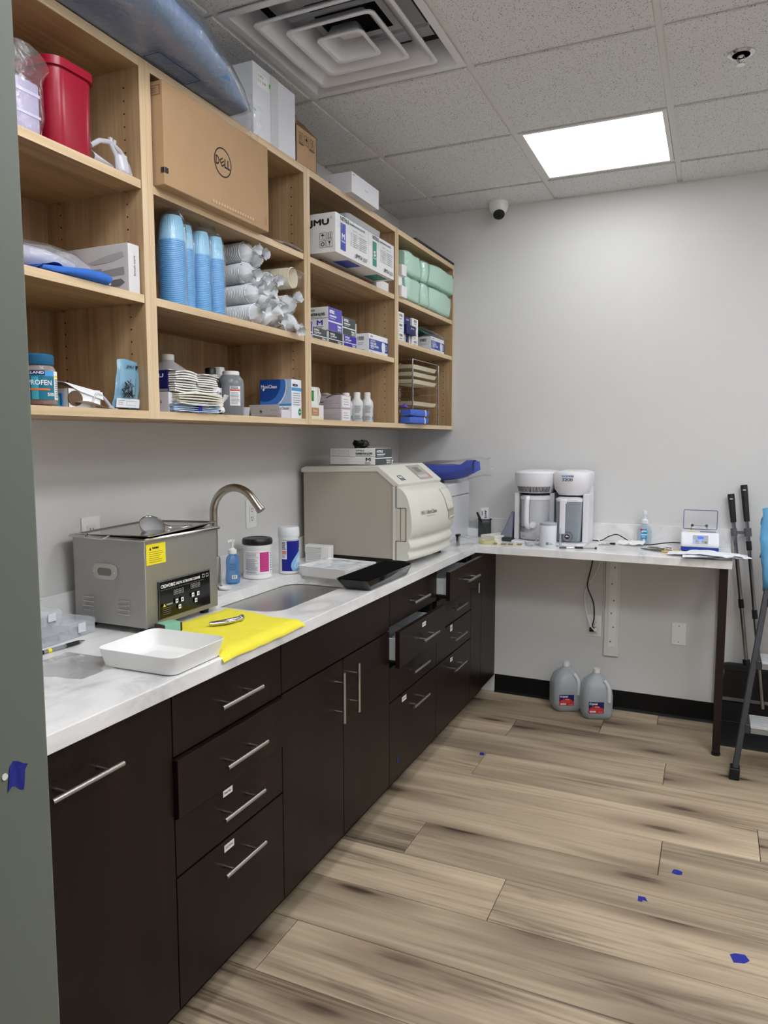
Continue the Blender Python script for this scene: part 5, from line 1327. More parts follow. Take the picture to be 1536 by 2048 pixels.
for k, (y0, y1, z0, z1, x1, m, lab) in enumerate(((-0.716, -0.610, S24, S24 + 0.045, 0.322, white_c, 'white box with a blue panel under the navy boxes'), (-0.712, -0.590, S24 + 0.0455, S24 + 0.090, 0.344, navy, 'navy box sticking out of the stack'), (-0.705, -0.606, S24 + 0.0905, S24 + 0.134, 0.320, navy, 'topmost navy box of the stack'))):
    t, d = carton('navy_box', lab, 'box', (0.19, x1), (y0, y1), (z0, z1), m, group='navy boxes')
    p = face(d, '+x')
    if m is navy: p.text('JMU', d[1] * .45, d[2] * .55, d[1] * .35, d[2] * .2, white_ink, 0.03)
    else: p.rect(d[1] * .42, 0.001, d[1] * .80, d[2] - 0.001, navy).frame(d[1] * .52, d[2] * .2, d[1] * .7, d[2] * .8, 0.001, greyink).lines(d[1] * .08, d[2] * .2, d[1] * .35, d[2] * .7, 4, ink, 0.4)
    p.build(t)
mask_box('blue and white face mask box under a loose film bag', (0.215, 0.330), (-0.335, -0.130), (S24, S24 + 0.080), mg)
t = thing('film_bag', 'loose clear film bag lying on the face mask box', 'bag', (0.27, -0.235, S24 + 0.081))
crumple(t, 'bag', film('loose_film', gloss=0.14, haze=0.22, rough=0.1, scale=40, strength=0.9), lambda u, w: (-0.07 + 0.16 * w, -0.16 + 0.31 * u, 0.012 + 0.030 * math.sin(PI * w) * (1 - u) - (0.022 * u * w * w) ), 16, 12, 0.010, 38, 2)
MB().grid(lambda u, w: (-0.05 + 0.09 * w, -0.15 + 0.15 * u, 0.010 + 0.022 * math.sin(PI * w) * (1 - 0.4 * u)), 8, 8).build('teal_sheet', M('teal_cloth', (70, 130, 120), rough=0.8), t, smooth=True, solid=0.004)

# bottom: tray rack with trays, wrapped kits
t = thing('tray_rack', 'chrome wire tray rack on the bottom shelf', 'rack', (0, 0, S0))
rx0, rx1, ry0, ry1, rh = 0.165, 0.315, -0.560, -0.180, 0.330
def wire(b, *pts, r=0.0022): b.tube(pts, r, 6)
for (x, y) in ((rx0, ry0), (rx1, ry0), (rx0, ry1), (rx1, ry1)):
    MB().tube([(x, y, 0), (x, y, rh)], 0.0035, 8).build('post', chrome, t, smooth=True)
b = MB()
wire(b, (rx0, ry0, rh), (rx1, ry0, rh), r=0.003); wire(b, (rx0, ry1, rh), (rx1, ry1, rh), r=0.003); wire(b, (rx0, ry0, rh), (rx0, ry1, rh), r=0.003); wire(b, (rx1, ry0, rh), (rx1, ry1, rh), r=0.003)
b.build('top_frame', chrome, t, smooth=True)
for k in range(8):
    z = 0.022 + 0.037 * k
    for y in (ry0, ry1):
        b = MB(); wire(b, (rx0, y, z), (rx1, y, z)); b.build('runner', chrome, t, smooth=True)
    b = MB(); wire(b, (rx0, ry0, z), (rx0, ry1, z), r=0.0016); b.build('back_wire', chrome, t, smooth=True)
b = MB(); wire(b, (rx0, -0.37, 0), (rx0, -0.37, rh)); b.build('back_upright', chrome, t)
tray_m = M('beige_tray', (222, 212, 184), rough=0.4)
for k, nm in ((7, 'topmost'), (6, 'second from top'), (5, 'third from top'), (2, 'lowest')):
    z = S0 + 0.022 + 0.037 * k + 0.0026
    tt = thing('instrument_tray', 'beige instrument tray in the wire rack, %s' % nm, 'tray', ((rx0 + rx1) / 2 + 0.006, -0.372, z), group='beige trays in the wire rack')
    MB().loft([rr3(-0.062, 0.062, -0.165, 0.165, 0.0, 0.02), rr3(-0.070, 0.070, -0.180, 0.180, 0.020, 0.022), rr3(-0.067, 0.067, -0.176, 0.176, 0.0205, 0.02), rr3(-0.059, 0.059, -0.162, 0.162, 0.003, 0.018)]).build('tray', tray_m, tt, smooth=True, angle=50)
wrapb = M('blue_crepe', (74, 106, 196), rough=0.85, bump=(90, 0.3, 0.003))
for k, lab in ((0, 'lower blue wrapped instrument kit tied with white tape'), (1, 'upper blue wrapped instrument kit tied with white tape')):
    tt = thing('wrapped_kit', lab, 'wrapped kit', (0.352, -0.622 + 0.01 * k, S0 + 0.0365 * k), 0, 'blue wrapped kits in front of the rack')
    b = MB(); rings = []
    for q in range(11):
        s = q / 10; yy = -0.125 + 0.25 * s; f = 1 if 0.15 < s < 0.85 else 0.86
        rings.append([(0.030 * f * math.copysign(abs(math.cos(a)) ** .35, math.cos(a)) + 0.002 * nz((a, yy * 20, k), 2), yy + 0.008 * (math.sin(a) if s > .9 else 0), max(0.0005, 0.018 + 0.0175 * f * math.copysign(abs(math.sin(a)) ** .4, math.sin(a)) + (0.001 * nz((a, yy * 30, k), 1.5)))) for a in [2 * PI * i / 20 for i in range(20)]])
    b.loft(rings); b.build('wrap', wrapb, tt, smooth=True, angle=45)
    MB().tube([(0.032, 0.06, 0.003), (0.0335, 0.058, 0.018), (0.031, 0.055, 0.0345)], 0.0035, 6).build('tape_tie', white_c, tt, smooth=True)
    MB().add([(0.02, 0.124, 0.006), (0.02, 0.15, 0.012), (-0.02, 0.146, 0.024), (-0.02, 0.122, 0.03)], [(0, 1, 2, 3)]).build('loose_corner', wrapb, tt, solid=0.002)
tt = thing('purple_glove', 'bit of purple glove sticking out above the wrapped kits', 'glove', (0.33, -0.70, S0 + 0.0735))
crumple(tt, 'glove', M('purple_nitrile', (96, 60, 170), rough=0.4), lambda u, w: (0.0 + 0.04 * w - 0.02, -0.03 + 0.05 * u, 0.0075 + 0.018 * math.sin(PI * u) * math.sin(PI * w)), 8, 8, 0.004, 50, 1)
# ============================================================ long counter
# compartment cases
case_m = clear('case_clear', (244, 246, 252), 0.16, 0.10)
def parts_case(label, x, y, z, dx, dy, dz, rz, seed):
    t = thing('compartment_case', label, 'case', (x, y, z), rz, 'clear compartment cases')
    b = MB(); th = 0.0016
    b.box(-dx / 2, dx / 2, -dy / 2, dy / 2, 0, th).box(-dx / 2, dx / 2, -dy / 2, -dy / 2 + th, th, dz * .62).box(-dx / 2, dx / 2, dy / 2 - th, dy / 2, th, dz * .62).box(-dx / 2, -dx / 2 + th, -dy / 2, dy / 2, th, dz * .62).box(dx / 2 - th, dx / 2, -dy / 2, dy / 2, th, dz * .62)
    b.build('base', case_m, t)
    MB().loft([rr3(-dx / 2 - .002, dx / 2 + .002, -dy / 2 - .002, dy / 2 + .002, dz * .62, 0.004), rr3(-dx / 2 - .002, dx / 2 + .002, -dy / 2 - .002, dy / 2 + .002, dz * .92, 0.006), rr3(-dx / 2 + .004, dx / 2 - .004, -dy / 2 + .004, dy / 2 - .004, dz, 0.006)]).build('lid', case_m, t)
    for q in range(1, 4):
        MB().box(-dx / 2 + .003, dx / 2 - .003, -dy / 2 + dy * q / 4 - .0007, -dy / 2 + dy * q / 4 + .0007, th, dz * .6).build('divider', case_m, t)
    for yy in (-dy * .28, dy * .30):
        MB().box(dx / 2 + .002, dx / 2 + .006, yy - 0.013, yy + 0.013, dz * .28, dz * .86).build('latch', M('latch_frost', (214, 216, 222), rough=0.3), t, bevel=0.001)
    rnd = random.Random(seed); b = MB()
    for q in range(24):
        c = (rnd.uniform(-dx * .42, dx * .42), rnd.uniform(-dy * .45, dy * .45), th + 0.003); L = 0.008
        b.box(c[0] - L * rnd.random(), c[0] + L * rnd.random(), c[1] - 0.003, c[1] + 0.003, th, th + dz * .45 * rnd.random() + 0.002)
    o = b.build('small_parts', M('small_parts', (122, 116, 110), rough=0.5), t); o['kind'] = 'stuff'
    return t
parts_case('larger clear compartment case lying on the counter', 0.085, -2.665, CZ, 0.14, 0.26, 0.045, 0.03, 1)
parts_case('smaller clear compartment case on top of the larger one', 0.072, -2.715, CZ + 0.0455, 0.105, 0.19, 0.036, 0.03, 2)
# pen
def pen(label, p0, p1, bodym, gripm, r=0.0052, grip=(0.02, 0.32), name='pen'):
    p0, p1 = Vector(p0), Vector(p1); d = p1 - p0; L = d.length
    t = thing(name, label, 'pen', p0, rot=d.to_track_quat('X', 'Z').to_euler())
    MB().tube([(0, 0, 0), (L * .9, 0, 0)], r * .9, 12).build('barrel', bodym, t, smooth=True)
    MB().tube([(L * grip[0], 0, 0), (L * grip[1], 0, 0)], r, 12).build('grip', gripm, t, smooth=True)
    MB().tube([(L * .9, 0, 0), (L * .97, 0, 0), (L, 0, 0)], [r * .85, r * .45, r * .2], 10).build('tip', chrome, t, smooth=True)
    return t
t = pen('black gel pen lying before the clear compartment cases', (0.200, -2.775, CZ + 0.0062), (0.212, -2.628, CZ + 0.0062), clear('pen_clear', (150, 150, 156), 0.5, 0.15), black_p, 0.0056, (0.60, 0.86))
MB().tube([(0.0, 0, 0.0), (0.022, 0, 0.0)], 0.0058, 12).build('cap', black_p, t, smooth=True)
MB().tube([(0.035, 0, 0.0), (0.045, 0, 0.0)], 0.0053, 12).build('band', yellow_ink, t, smooth=True)
# zip bag
t = thing('zip_bag', 'flat clear zip bag lying on the counter', 'bag', (0.35, -2.80, CZ))
crumple(t, 'bag', film('zip_film', tint=(255, 255, 255), gloss=0.06, haze=0.05, rough=0.12, scale=35, strength=0.15), lambda u, w: (-0.10 + 0.20 * w, -0.095 + 0.17 * u + 0.03 * w, 0.004 + 0.006 * math.sin(PI * u) * math.sin(PI * w)), 14, 12, 0.0028, 32, 1)
MB().box(-0.101, 0.101, 0.079, 0.083, 0.003, 0.0048).build('zip', clear_film, t, rot=(0, 0, -0.0))
# glass dish edge
t = thing('glass_disc', 'small clear glass disc on the counter by the door frame', 'disc', (0.452, -3.045, CZ))
MB().lathe([(0.030, 0), (0.034, 0.003), (0.034, 0.010), (0.030, 0.012), (0.027, 0.006), (0.0, 0.006)], n=32).build('disc', clear('glass_disc', (206, 208, 206), 0.35, 0.08), t, smooth=True)

# ultrasonic cleaner
us = thing('ultrasonic_cleaner', 'stainless steel ultrasonic cleaner tank with black control panel', 'ultrasonic cleaner', (0.182, -2.346, CZ))
ux, uy, uz0, uz = 0.1325, 0.160, 0.018, 0.262
dimple = brushed('dimpled_steel', (176, 174, 170), 0.34, pattern=True)
plain_st = brushed('plain_steel', (190, 188, 184), 0.22, 'x')
MB().box(-ux, ux, -uy, uy, uz0, uz).build('housing', dimple, us, bevel=0.003)
b = MB(); b.loft([rr3(-ux - .008, ux + .008, -uy - .008, uy + .008, uz, 0.004), rr3(-ux - .009, ux + .009, -uy - .009, uy + .009, uz + .004, 0.004), rr3(-ux - .006, ux + .006, -uy - .006, uy + .006, uz + .008, 0.004), rr3(-ux + .016, ux - .016, -uy + .016, uy - .016, uz + .006, 0.01)])
b.build('rim', plain_st, us, smooth=True, angle=35)
# loose lid, tilted a little, with raised edge
lid = MB(); lid.loft([rr3(-ux - .002, ux + .004, -uy - .004, uy + .004, 0.0, 0.02), rr3(-ux - .003, ux + .005, -uy - .005, uy + .005, 0.003, 0.02), rr3(-ux + .004, ux - .002, -uy + .002, uy - .002, 0.0035, 0.02), rr3(-ux + .022, ux - .020, -uy + .020, uy - .020, -0.010, 0.022)])
lo = lid.build('lid', brushed('lid_steel', (170, 166, 160), 0.16, 'y'), us, smooth=True, angle=30, loc=(0, 0.004, uz + 0.013), rot=(0.022, -0.022, 0.05))
for sx in (-1,):
    MB().tube([(-0.07, -uy - 0.004, uz + 0.012), (-0.062, -uy - 0.022, uz + 0.004), (-0.0, -uy - 0.022, uz + 0.002), (0.012, -uy - 0.004, uz + 0.010)], 0.0024, 8).build('basket_handle', chrome, us, smooth=True)
for (x, y) in ((-.1, -.13), (.1, -.13), (-.1, .13), (.1, .13)):
    MB().lathe([(0.014, 0), (0.016, 0.018)], (x, y, 0), 16).build('foot', black_p, us)
# side handle plate
hp = MB(); hp.prism(rrect(-0.012 - 0.046, 0.046 - 0.012, 0.168 - 0.022, 0.168 + 0.024, 0.022, 6), 'y', -uy - 0.003, -uy - 0.0002)
h = hp.build('handle_plate', M('handle_grey', (176, 172, 166), rough=0.3, metal=0.6), us, bevel=0.001)
MB().prism(rrect(-0.012 - 0.026, 0.026 - 0.012, 0.168 - 0.010, 0.168 + 0.012, 0.010, 6), 'y', -uy - 0.0034, -uy - 0.0031).build('recess', M('recess_grey', (120, 114, 106), rough=0.3, metal=0.7), h)
for x in (-0.050, 0.026): MB().lathe([(0.0035, -uy - 0.0042), (0.0035, -uy - 0.003)], (x, 0, 0.168), 10, 'y').build('screw', chrome, h)
for cx in (-0.075, 0.055):
    for k in range(4):
        MB().box(cx - 0.024, cx + 0.020, -uy - 0.0035, -uy - 0.0003, 0.050 + 0.013 * k, 0.0545 + 0.013 * k).build('louvre', plain_st, us, bevel=0.0015)
# yellow warning sticker
p = Print((ux, -uy + 0.006, uz - 0.068), (0, 1, 0), (0, 0, 1), 0.0006)
p.rect(0, 0, 0.078, 0.058, yellow_ink).poly([(0.012, 0.041), (0.021, 0.041), (0.0165, 0.050)], ink).text('WARNING', 0.024, 0.043, 0.026, 0.006, ink, 0.04).lines(0.010, 0.004, 0.068, 0.038, 6, ink, 0.16, 0.4); p.build(us, 'warning_sticker')
# control panel
MB().box(ux, ux + 0.003, -0.113, 0.118, 0.032, 0.142).build('control_panel', M('panel_black', (10, 10, 11), rough=0.12), us, bevel=0.001)
p = Print((ux + 0.003, -0.113, 0.032), (0, 1, 0), (0, 0, 1), 0.0004)
p.frame(0.001, 0.001, 0.230, 0.109, 0.0012, greyink).text('CREWORKS', 0.010, 0.089, 0.060, 0.0095, white_ink, 0.02).text('DIGITAL ULTRASONIC CLEANER', 0.074, 0.090, 0.108, 0.0075, white_ink, 0.02).rect(0.008, 0.083, 0.200, 0.0838, greyink)
for a in (0.192, 0.210): p.frame(a, 0.090, a + 0.011, 0.1, 0.001, white_ink)
seg_m = M('led_grey', (150, 150, 146), rough=0.5)
for a0, b0 in ((0.062, 0.062), (0.136, 0.066)):
    for k in range(4):
        a = a0 + 0.011 * k; p.frame(a, b0, a + 0.008, b0 + 0.014, 0.0016, seg_m).rect(a, b0 + 0.0062, a + 0.008, b0 + 0.0078, seg_m)
for a, bb_ in ((0.066, 0.037), (0.090, 0.037), (0.078, 0.018), (0.138, 0.041), (0.162, 0.041), (0.151, 0.022)):
    p.rect(a, bb_, a + 0.011, bb_ + 0.012, white_ink).disc(a + 0.0055, bb_ + 0.006, 0.0028, ink, 8)
p.poly([(0.012, 0.036), (0.024, 0.036), (0.018, 0.045)], yellow_ink).text('WARNING', 0.026, 0.038, 0.026, 0.005, white_ink).lines(0.010, 0.012, 0.050, 0.034, 4, greyink, 0.2); p.build(us, 'panel_print')
# power plug behind
# strainer lying on the lid
t = thing('tea_strainer', 'fine mesh tea strainer with wire handle on the tank lid', 'strainer', (0.242, -2.392, CZ + 0.270), rot=(0, 0, 0.0))
mesh_m = film('wire_mesh', tint=(150, 148, 146), gloss=0.25, haze=0.30, rough=0.3, scale=160, strength=1.0)
b = MB(); rings = []
for k in range(8):
    a = PI / 2 * k / 7; rings.append([(0.036 * math.cos(a) * math.cos(q), 0.036 * math.cos(a) * math.sin(q), -0.030 * math.sin(a)) for q in [2 * PI * i / 24 for i in range(24)]])
R3 = Matrix.Rotation(math.radians(62), 4, 'Y') @ Matrix.Rotation(0.0, 4, 'Z')
bo = b.loft(rings, caps=False).build('mesh_bowl', mesh_m, t, smooth=True, loc=(0.0, 0, 0.0215), rot=(math.radians(18), math.radians(40), 0))
MB().tube([(0.036 * math.cos(2 * PI * i / 32), 0.036 * math.sin(2 * PI * i / 32), 0) for i in range(33)], 0.0016, 6).build('rim_ring', chrome, t, smooth=True, loc=(0.0, 0, 0.0215), rot=(math.radians(18), math.radians(40), 0))
MB().tube(spline([(0.012, 0.034, 0.018), (0.026, 0.055, 0.010), (0.036, 0.11, 0.008), (0.032, 0.138, 0.009), (0.022, 0.132, 0.009), (0.010, 0.065, 0.014), (0.008, 0.036, 0.024)], 6), 0.0014, 6).build('wire_handle', chrome, t, smooth=True)
MB().lathe([(0.011, 0), (0.009, 0.002), (0.006, 0.002), (0.006, 0.0)], (0.027, 0.130, 0.008), 14).build('hanging_loop', chrome, t, smooth=True)
# plug in the outlet behind
t = thing('power_plug', 'black power plug in the outlet behind the steel tank', 'plug', (0.0085, -2.392, 1.150))
MB().box(0, 0.03, -0.016, 0.016, -0.014, 0.014).build('plug', black_p, t, bevel=0.004)
MB().tube(spline([(0.03, 0, 0), (0.05, 0.0, -0.02), (0.022, 0.01, -0.14), (0.022, 0.02, -0.222)], 6), 0.0035, 8).build('cord', black_p, t, smooth=True)

# small dark red and green box
t = thing('paper_point_box', 'small open dark red box with a pale green block before the tank', 'box', (0.352, -2.462, CZ))
b = MB(); b.box(-.022, .022, -.030, -.026, 0, .030).box(-.022, .022, .026, .030, 0, .030).box(-.022, -.018, -.026, .026, 0, .030).box(-.022, .022, -.030, .030, 0, .003)
b.build('box', M('dark_red_plastic', (56, 14, 26), rough=0.3), t)
MB().box(-.017, .021, -.0255, .0255, .0032, .033).build('foam_block', M('pale_green', (128, 186, 158), rough=0.7), t, bevel=0.001)
t.rotation_euler = (0, 0, -0.25)

# white tray
t = thing('white_tray', 'empty white plastic tray at the front of the counter', 'tray', (0.512, -2.668, CZ), 0.02)
wt = M('white_tray_plastic', (238, 238, 236), rough=0.35)
MB().loft([rr3(-.098, .098, -.086, .086, 0, .02), rr3(-.106, .106, -.094, .094, .003, .022), rr3(-.117, .117, -.104, .104, .046, .026), rr3(-.1155, .1155, -.1025, .1025, .0468, .025), rr3(-.104, .104, -.092, .092, .006, .022), rr3(-.096, .096, -.084, .084, .0035, .018)]).build('tray', wt, t, smooth=True, angle=55)
MB().loft([rr3(-.070, .070, -.055, .055, .0036, .01), rr3(-.067, .067, -.052, .052, .0055, .01)]).build('raised_floor', wt, t, smooth=True)

# yellow cloth
yc = M('yellow_microfibre', (244, 231, 78), rough=0.95, spec=0.1, bump=(420, 0.7, 0.003), vary=0.05)
t = thing('microfibre_cloth', 'folded bright yellow microfibre cloth over the counter edge', 'cloth', (0, 0, CZ))
P00, P10, P01, P11 = Vector((0.318, -2.415, 0)), Vector((0.640, -2.590, 0)), Vector((0.330, -2.165, 0)), Vector((0.640, -2.205, 0))
def yl(u, w, dz):
    p = P00 * (1 - u) * (1 - w) + P10 * u * (1 - w) + P01 * (1 - u) * w + P11 * u * w
    z = dz + 0.003 * nz((p.x, p.y, 0), 14) + 0.002 * nz((p.x, p.y, 0), 40)
    if u > 0.93: z -= (u - 0.93) * 0.16
    p.y += 0.008 * math.sin(5 * u) * (1 - w) + 0.006 * math.sin(6 * u + 1) * w
    return (p.x, p.y, z)
b = MB(); nu, nv = 26, 22
def edge(u, w): return min(1.0, 7 * min(u, w, 1 - w, 1.0) + 0.12)
b.grid(lambda u, w: yl(u, w, 0.0045 + 0.0085 * edge(u, w)), nu, nv); o0 = len(b.v)
b.grid(lambda u, w: (yl(u, w, 0)[0], yl(u, w, 0)[1], 0.0012 if u <= 0.93 else min(0.0012, yl(u, w, 0.0025)[2])), nu, nv)
per = [i for i in range(nu + 1)] + [j * (nu + 1) + nu for j in range(1, nv + 1)] + [nv * (nu + 1) + i for i in range(nu - 1, -1, -1)] + [j * (nu + 1) for j in range(nv - 1, 0, -1)]
n = len(per)
for i in range(n): b.f.append((per[i], per[(i + 1) % n], o0 + per[(i + 1) % n], o0 + per[i])); b.mi.append(0)
b.build('cloth', yc, t, smooth=True, angle=70)
# loose metal handpiece key on the cloth
t = thing('metal_key', 'folded shiny metal clamp lying on the yellow cloth', 'tool', (0.462, -2.355, CZ + 0.021), 0.3)
MB().tube(spline([(-0.03, -0.035, 0.0), (0.0, 0.0, 0.0), (0.03, 0.035, 0.001), (0.036, 0.046, 0.002)], 4), 0.0062, 10).build('arm', chrome, t, smooth=True)
MB().tube(spline([(-0.03, -0.035, 0.0), (0.012, -0.006, 0.0), (0.042, 0.034, 0.001), (0.036, 0.046, 0.002)], 4), 0.0054, 10).build('arm', chrome, t, smooth=True)
MB().lathe([(0.008, -0.006), (0.008, 0.006)], (0.036, 0.046, 0.002), 14, 'y').build('end_ring', chrome, t, smooth=True)

# soap bottle
blue_soap = clear('blue_liquid', (86, 146, 208), 0.42, 0.1)
t = thing('hand_soap', 'clear pump bottle of blue hand soap behind the sink', 'soap bottle', (0.088, -1.795, CZ))
prof = [(0.026, 0), (0.030, 0.003), (0.031, 0.02), (0.028, 0.055), (0.029, 0.085), (0.026, 0.10), (0.014, 0.112), (0.012, 0.118)]
MB().lathe(prof, n=28, sx=0.8, sy=1.0).build('bottle', blue_soap, t, smooth=True)
MB().lathe([(0.013, 0.112), (0.016, 0.114), (0.016, 0.128), (0.010, 0.132), (0.0045, 0.136), (0.0045, 0.158)], n=20).build('collar', white_p, t, smooth=True)
MB().lathe([(0.006, 0.154), (0.010, 0.160), (0.010, 0.166), (0.0, 0.168)], n=16).tube([(0, 0, 0.163), (0.0, -0.022, 0.163), (0.0, -0.030, 0.158)], [0.006, 0.005, 0.004], 8).build('pump_head', white_p, t, smooth=True)
p = Wrap(0.0295, -1.0, sx=0.86); p.rect(0.0, 0.022, 0.022, 0.036, white_ink).bars(0.003, 0.024, 0.019, 0.034, 9, ink).lines(-0.01, 0.055, 0.02, 0.08, 4, M('soap_print', (40, 80, 150)), 0.3); p.build(t, 'wrapped_label')
# pink label wipes tub
t = bottle('wipes_tub', 'white wipes tub with black lid and magenta label panel', 'wipes tub', (0.105, -1.655, CZ), [(0.052, 0), (0.056, 0.003), (0.056, 0.016), (0.0545, 0.018), (0.0545, 0.118), (0.056, 0.121), (0.056, 0.134)], white_p, [(0.0585, 0.134), (0.059, 0.136), (0.059, 0.150), (0.055, 0.157), (0.040, 0.159), (0.038, 0.157), (0.0, 0.157)], black_p, n=40)
mag = M('magenta_ink', (206, 34, 128), rough=0.4)
p = Wrap(0.0548, -1.95); p.rect(0, 0.022, 0.115, 0.112, white_ink).rect(0.062, 0.030, 0.102, 0.106, mag).rect(0.002, 0.1045, 0.060, 0.1058, M('rose_ink', (210, 90, 140))).rect(0.002, 0.086, 0.060, 0.0872, M('rose_ink', (210, 90, 140))).lines(0.004, 0.090, 0.056, 0.103, 3, greyink, 0.3).lines(0.004, 0.036, 0.056, 0.082, 12, greyink, 0.35).lines(0.066, 0.034, 0.098, 0.103, 14, M('pink_ink', (230, 110, 176)), 0.3).lines(0.006, 0.025, 0.05, 0.033, 2, ink, 0.3).lines(0.106, 0.03, 0.114, 0.105, 8, ink, 0.3); p.build(t, 'wrapped_label')
# blue label wipes tub
t = bottle('wipes_canister', 'white wipes canister with navy label and a water drop', 'wipes tub', (0.165, -1.520, CZ), [(0.038, 0), (0.042, 0.003), (0.042, 0.012), (0.041, 0.014), (0.041, 0.150), (0.042, 0.153)], white_p, [(0.043, 0.152), (0.0435, 0.154), (0.043, 0.184), (0.038, 0.190), (0.0, 0.192)], M('lid_grey_white', (220, 224, 226), rough=0.35), n=40)
p = Wrap(0.0412, -1.75); p.rect(0, 0.014, 0.128, 0.135, M('canister_blue', (16, 26, 136), rough=0.35)).rect(0.0, 0.062, 0.022, 0.135, white_ink).rect(0.002, 0.082, 0.020, 0.096, M('salmon_ink', (224, 130, 120))).lines(0.002, 0.066, 0.020, 0.080, 4, royal, 0.4).lines(0.002, 0.100, 0.02, 0.132, 6, ink, 0.5)
drop = [(0.105, 0.112), (0.088, 0.098), (0.066, 0.086), (0.048, 0.066), (0.038, 0.046), (0.040, 0.026), (0.050, 0.014), (0.105, 0.014)]
def fan(w, pts, m):
    w._m(m); w.b.quad(*[w.P(a, b_) for a, b_ in pts])
for i in range(1, len(drop) - 1):
    pass
sx_ = sorted(set([q[0] for q in drop]))
def stripf(w, left, right, m, n=14):
    """fill between two x-limits given per height"""
    w._m(m)
    for k in range(len(left) - 1):
        (a0, z0), (a1, z1) = left[k], left[k + 1]; (c0, _), (c1, _) = right[k], right[k + 1]
        for q in range(6):
            f0, f1 = q / 6, (q + 1) / 6
            w.b.quad(w.P(a0 + (c0 - a0) * f0, z0), w.P(a0 + (c0 - a0) * f1, z0), w.P(a1 + (c1 - a1) * f1, z1), w.P(a1 + (c1 - a1) * f0, z1))
zs = [0.014, 0.024, 0.034, 0.046, 0.058, 0.070, 0.082, 0.094, 0.106]
lf = [0.046, 0.040, 0.038, 0.040, 0.046, 0.055, 0.066, 0.080, 0.094]
stripf(p, list(zip(lf, zs)), [(0.100, z) for z in zs], M('drop_blue', (140, 190, 226), rough=0.35))
stripf(p, [(a + 0.018, z) for a, z in zip(lf[3:], zs[3:])], [(0.104, z) for z in zs[3:]], M('drop_white', (206, 226, 240), rough=0.35))
p.ring(0.062, 0.034, 0.009, 0.0015, white_ink, 18).text('WIPES', 0.078, 0.094, 0.03, 0.012, white_ink, 0.03).rect(0.09, 0.076, 0.11, 0.086, red_ink).rect(0.0, 0.1385, 0.128, 0.1395, navy).text('Antibacterial', 0.07, 0.143, 0.045, 0.006, ink); p.build(t, 'wrapped_label')
# vented white adapter behind
t = thing('vent_adapter', 'white louvred power adapter leaning on the sterilizer side', 'adapter', (0.150, -1.242, CZ), 0)
MB().box(-0.062, 0.062, -0.018, 0.018, 0, 0.078).build('case', white_p, t, bevel=0.003)
for q in range(7): MB().box(-0.055, 0.018, -0.0205, -0.018, 0.010 + 0.009 * q, 0.0145 + 0.009 * q).build('louvre', M('louvre_grey', (206, 206, 206), rough=0.4), t)
MB().box(0.024, 0.058, -0.0205, -0.018, 0.008, 0.070).build('cover', white_p, t, bevel=0.001)
# white tray with film
t = thing('bag_tray', 'white tray of clear bags between the wipes canister and black tray', 'tray', (0.345, -1.475, CZ), -0.1)
MB().loft([rr3(-.10, .115, -.085, .13, 0, .008), rr3(-.108, .123, -.093, .138, .040, .010), rr3(-.105, .120, -.090, .135, .0405, .009), rr3(-.098, .113, -.083, .128, .004, .007)]).build('tray', wt, t, smooth=True, angle=50)
crumple(t, 'clear_bags', film('bag_stack', gloss=0.14, haze=0.25, rough=0.15, scale=40, strength=0.7), lambda u, w: (-0.09 + 0.20 * u, -0.075 + 0.19 * w, 0.038 + 0.014 * math.sin(PI * w) * (1 - 0.6 * u)), 12, 10, 0.010, 28, 1)
crumple(t, 'clear_bags', film('bag_stack'), lambda u, w: (-0.085 + 0.17 * u, -0.06 + 0.15 * w, 0.026 + 0.008 * math.sin(PI * w)), 10, 8, 0.008, 30, 5)
# black tray with a mat
t = thing('black_tray', 'glossy black tray with a black felt top on the counter edge', 'tray', (0.568, -1.545, CZ))
MB().loft([rr3(-.048, .050, -.168, .185, 0, .012), rr3(-.052, .054, -.174, .190, .004, .014), rr3(-.066, .066, -.208, .212, .040, .016), rr3(-.068, .068, -.210, .214, .043, .016), rr3(-.064, .064, -.205, .209, .043, .014)]).build('tray', M('black_gloss', (12, 12, 13), rough=0.12, spec=0.5), t, smooth=True, angle=35)
MB().loft([rr3(-.063, .063, -.203, .207, .0425, .014), rr3(-.062, .062, -.202, .206, .0455, .014)]).build('felt_mat', M('black_felt', (11, 12, 14), rough=0.98, spec=0.05, bump=(500, 0.5, 0.002)), t, smooth=True)

# ============================================================ autoclave
ac = thing('autoclave', 'cream tabletop steam sterilizer with a rounded door', 'sterilizer', (0.0, -0.945, CZ), math.radians(-2.0))
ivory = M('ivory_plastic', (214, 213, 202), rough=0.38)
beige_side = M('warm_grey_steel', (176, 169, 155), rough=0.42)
Hw = 0.236
# steel housing
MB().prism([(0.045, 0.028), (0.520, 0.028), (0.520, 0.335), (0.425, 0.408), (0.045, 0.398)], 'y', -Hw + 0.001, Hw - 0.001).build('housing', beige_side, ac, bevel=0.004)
# ivory top shell: top plus sloped control panel
MB().prism([(0.035, 0.392), (0.035, 0.410), (0.055, 0.420), (0.425, 0.428), (0.525, 0.352), (0.515, 0.330), (0.505, 0.334), (0.418, 0.402), (0.05, 0.392)], 'y', -Hw - 0.004, Hw + 0.004).build('top_shell', ivory, ac, bevel=0.005, seg=3)
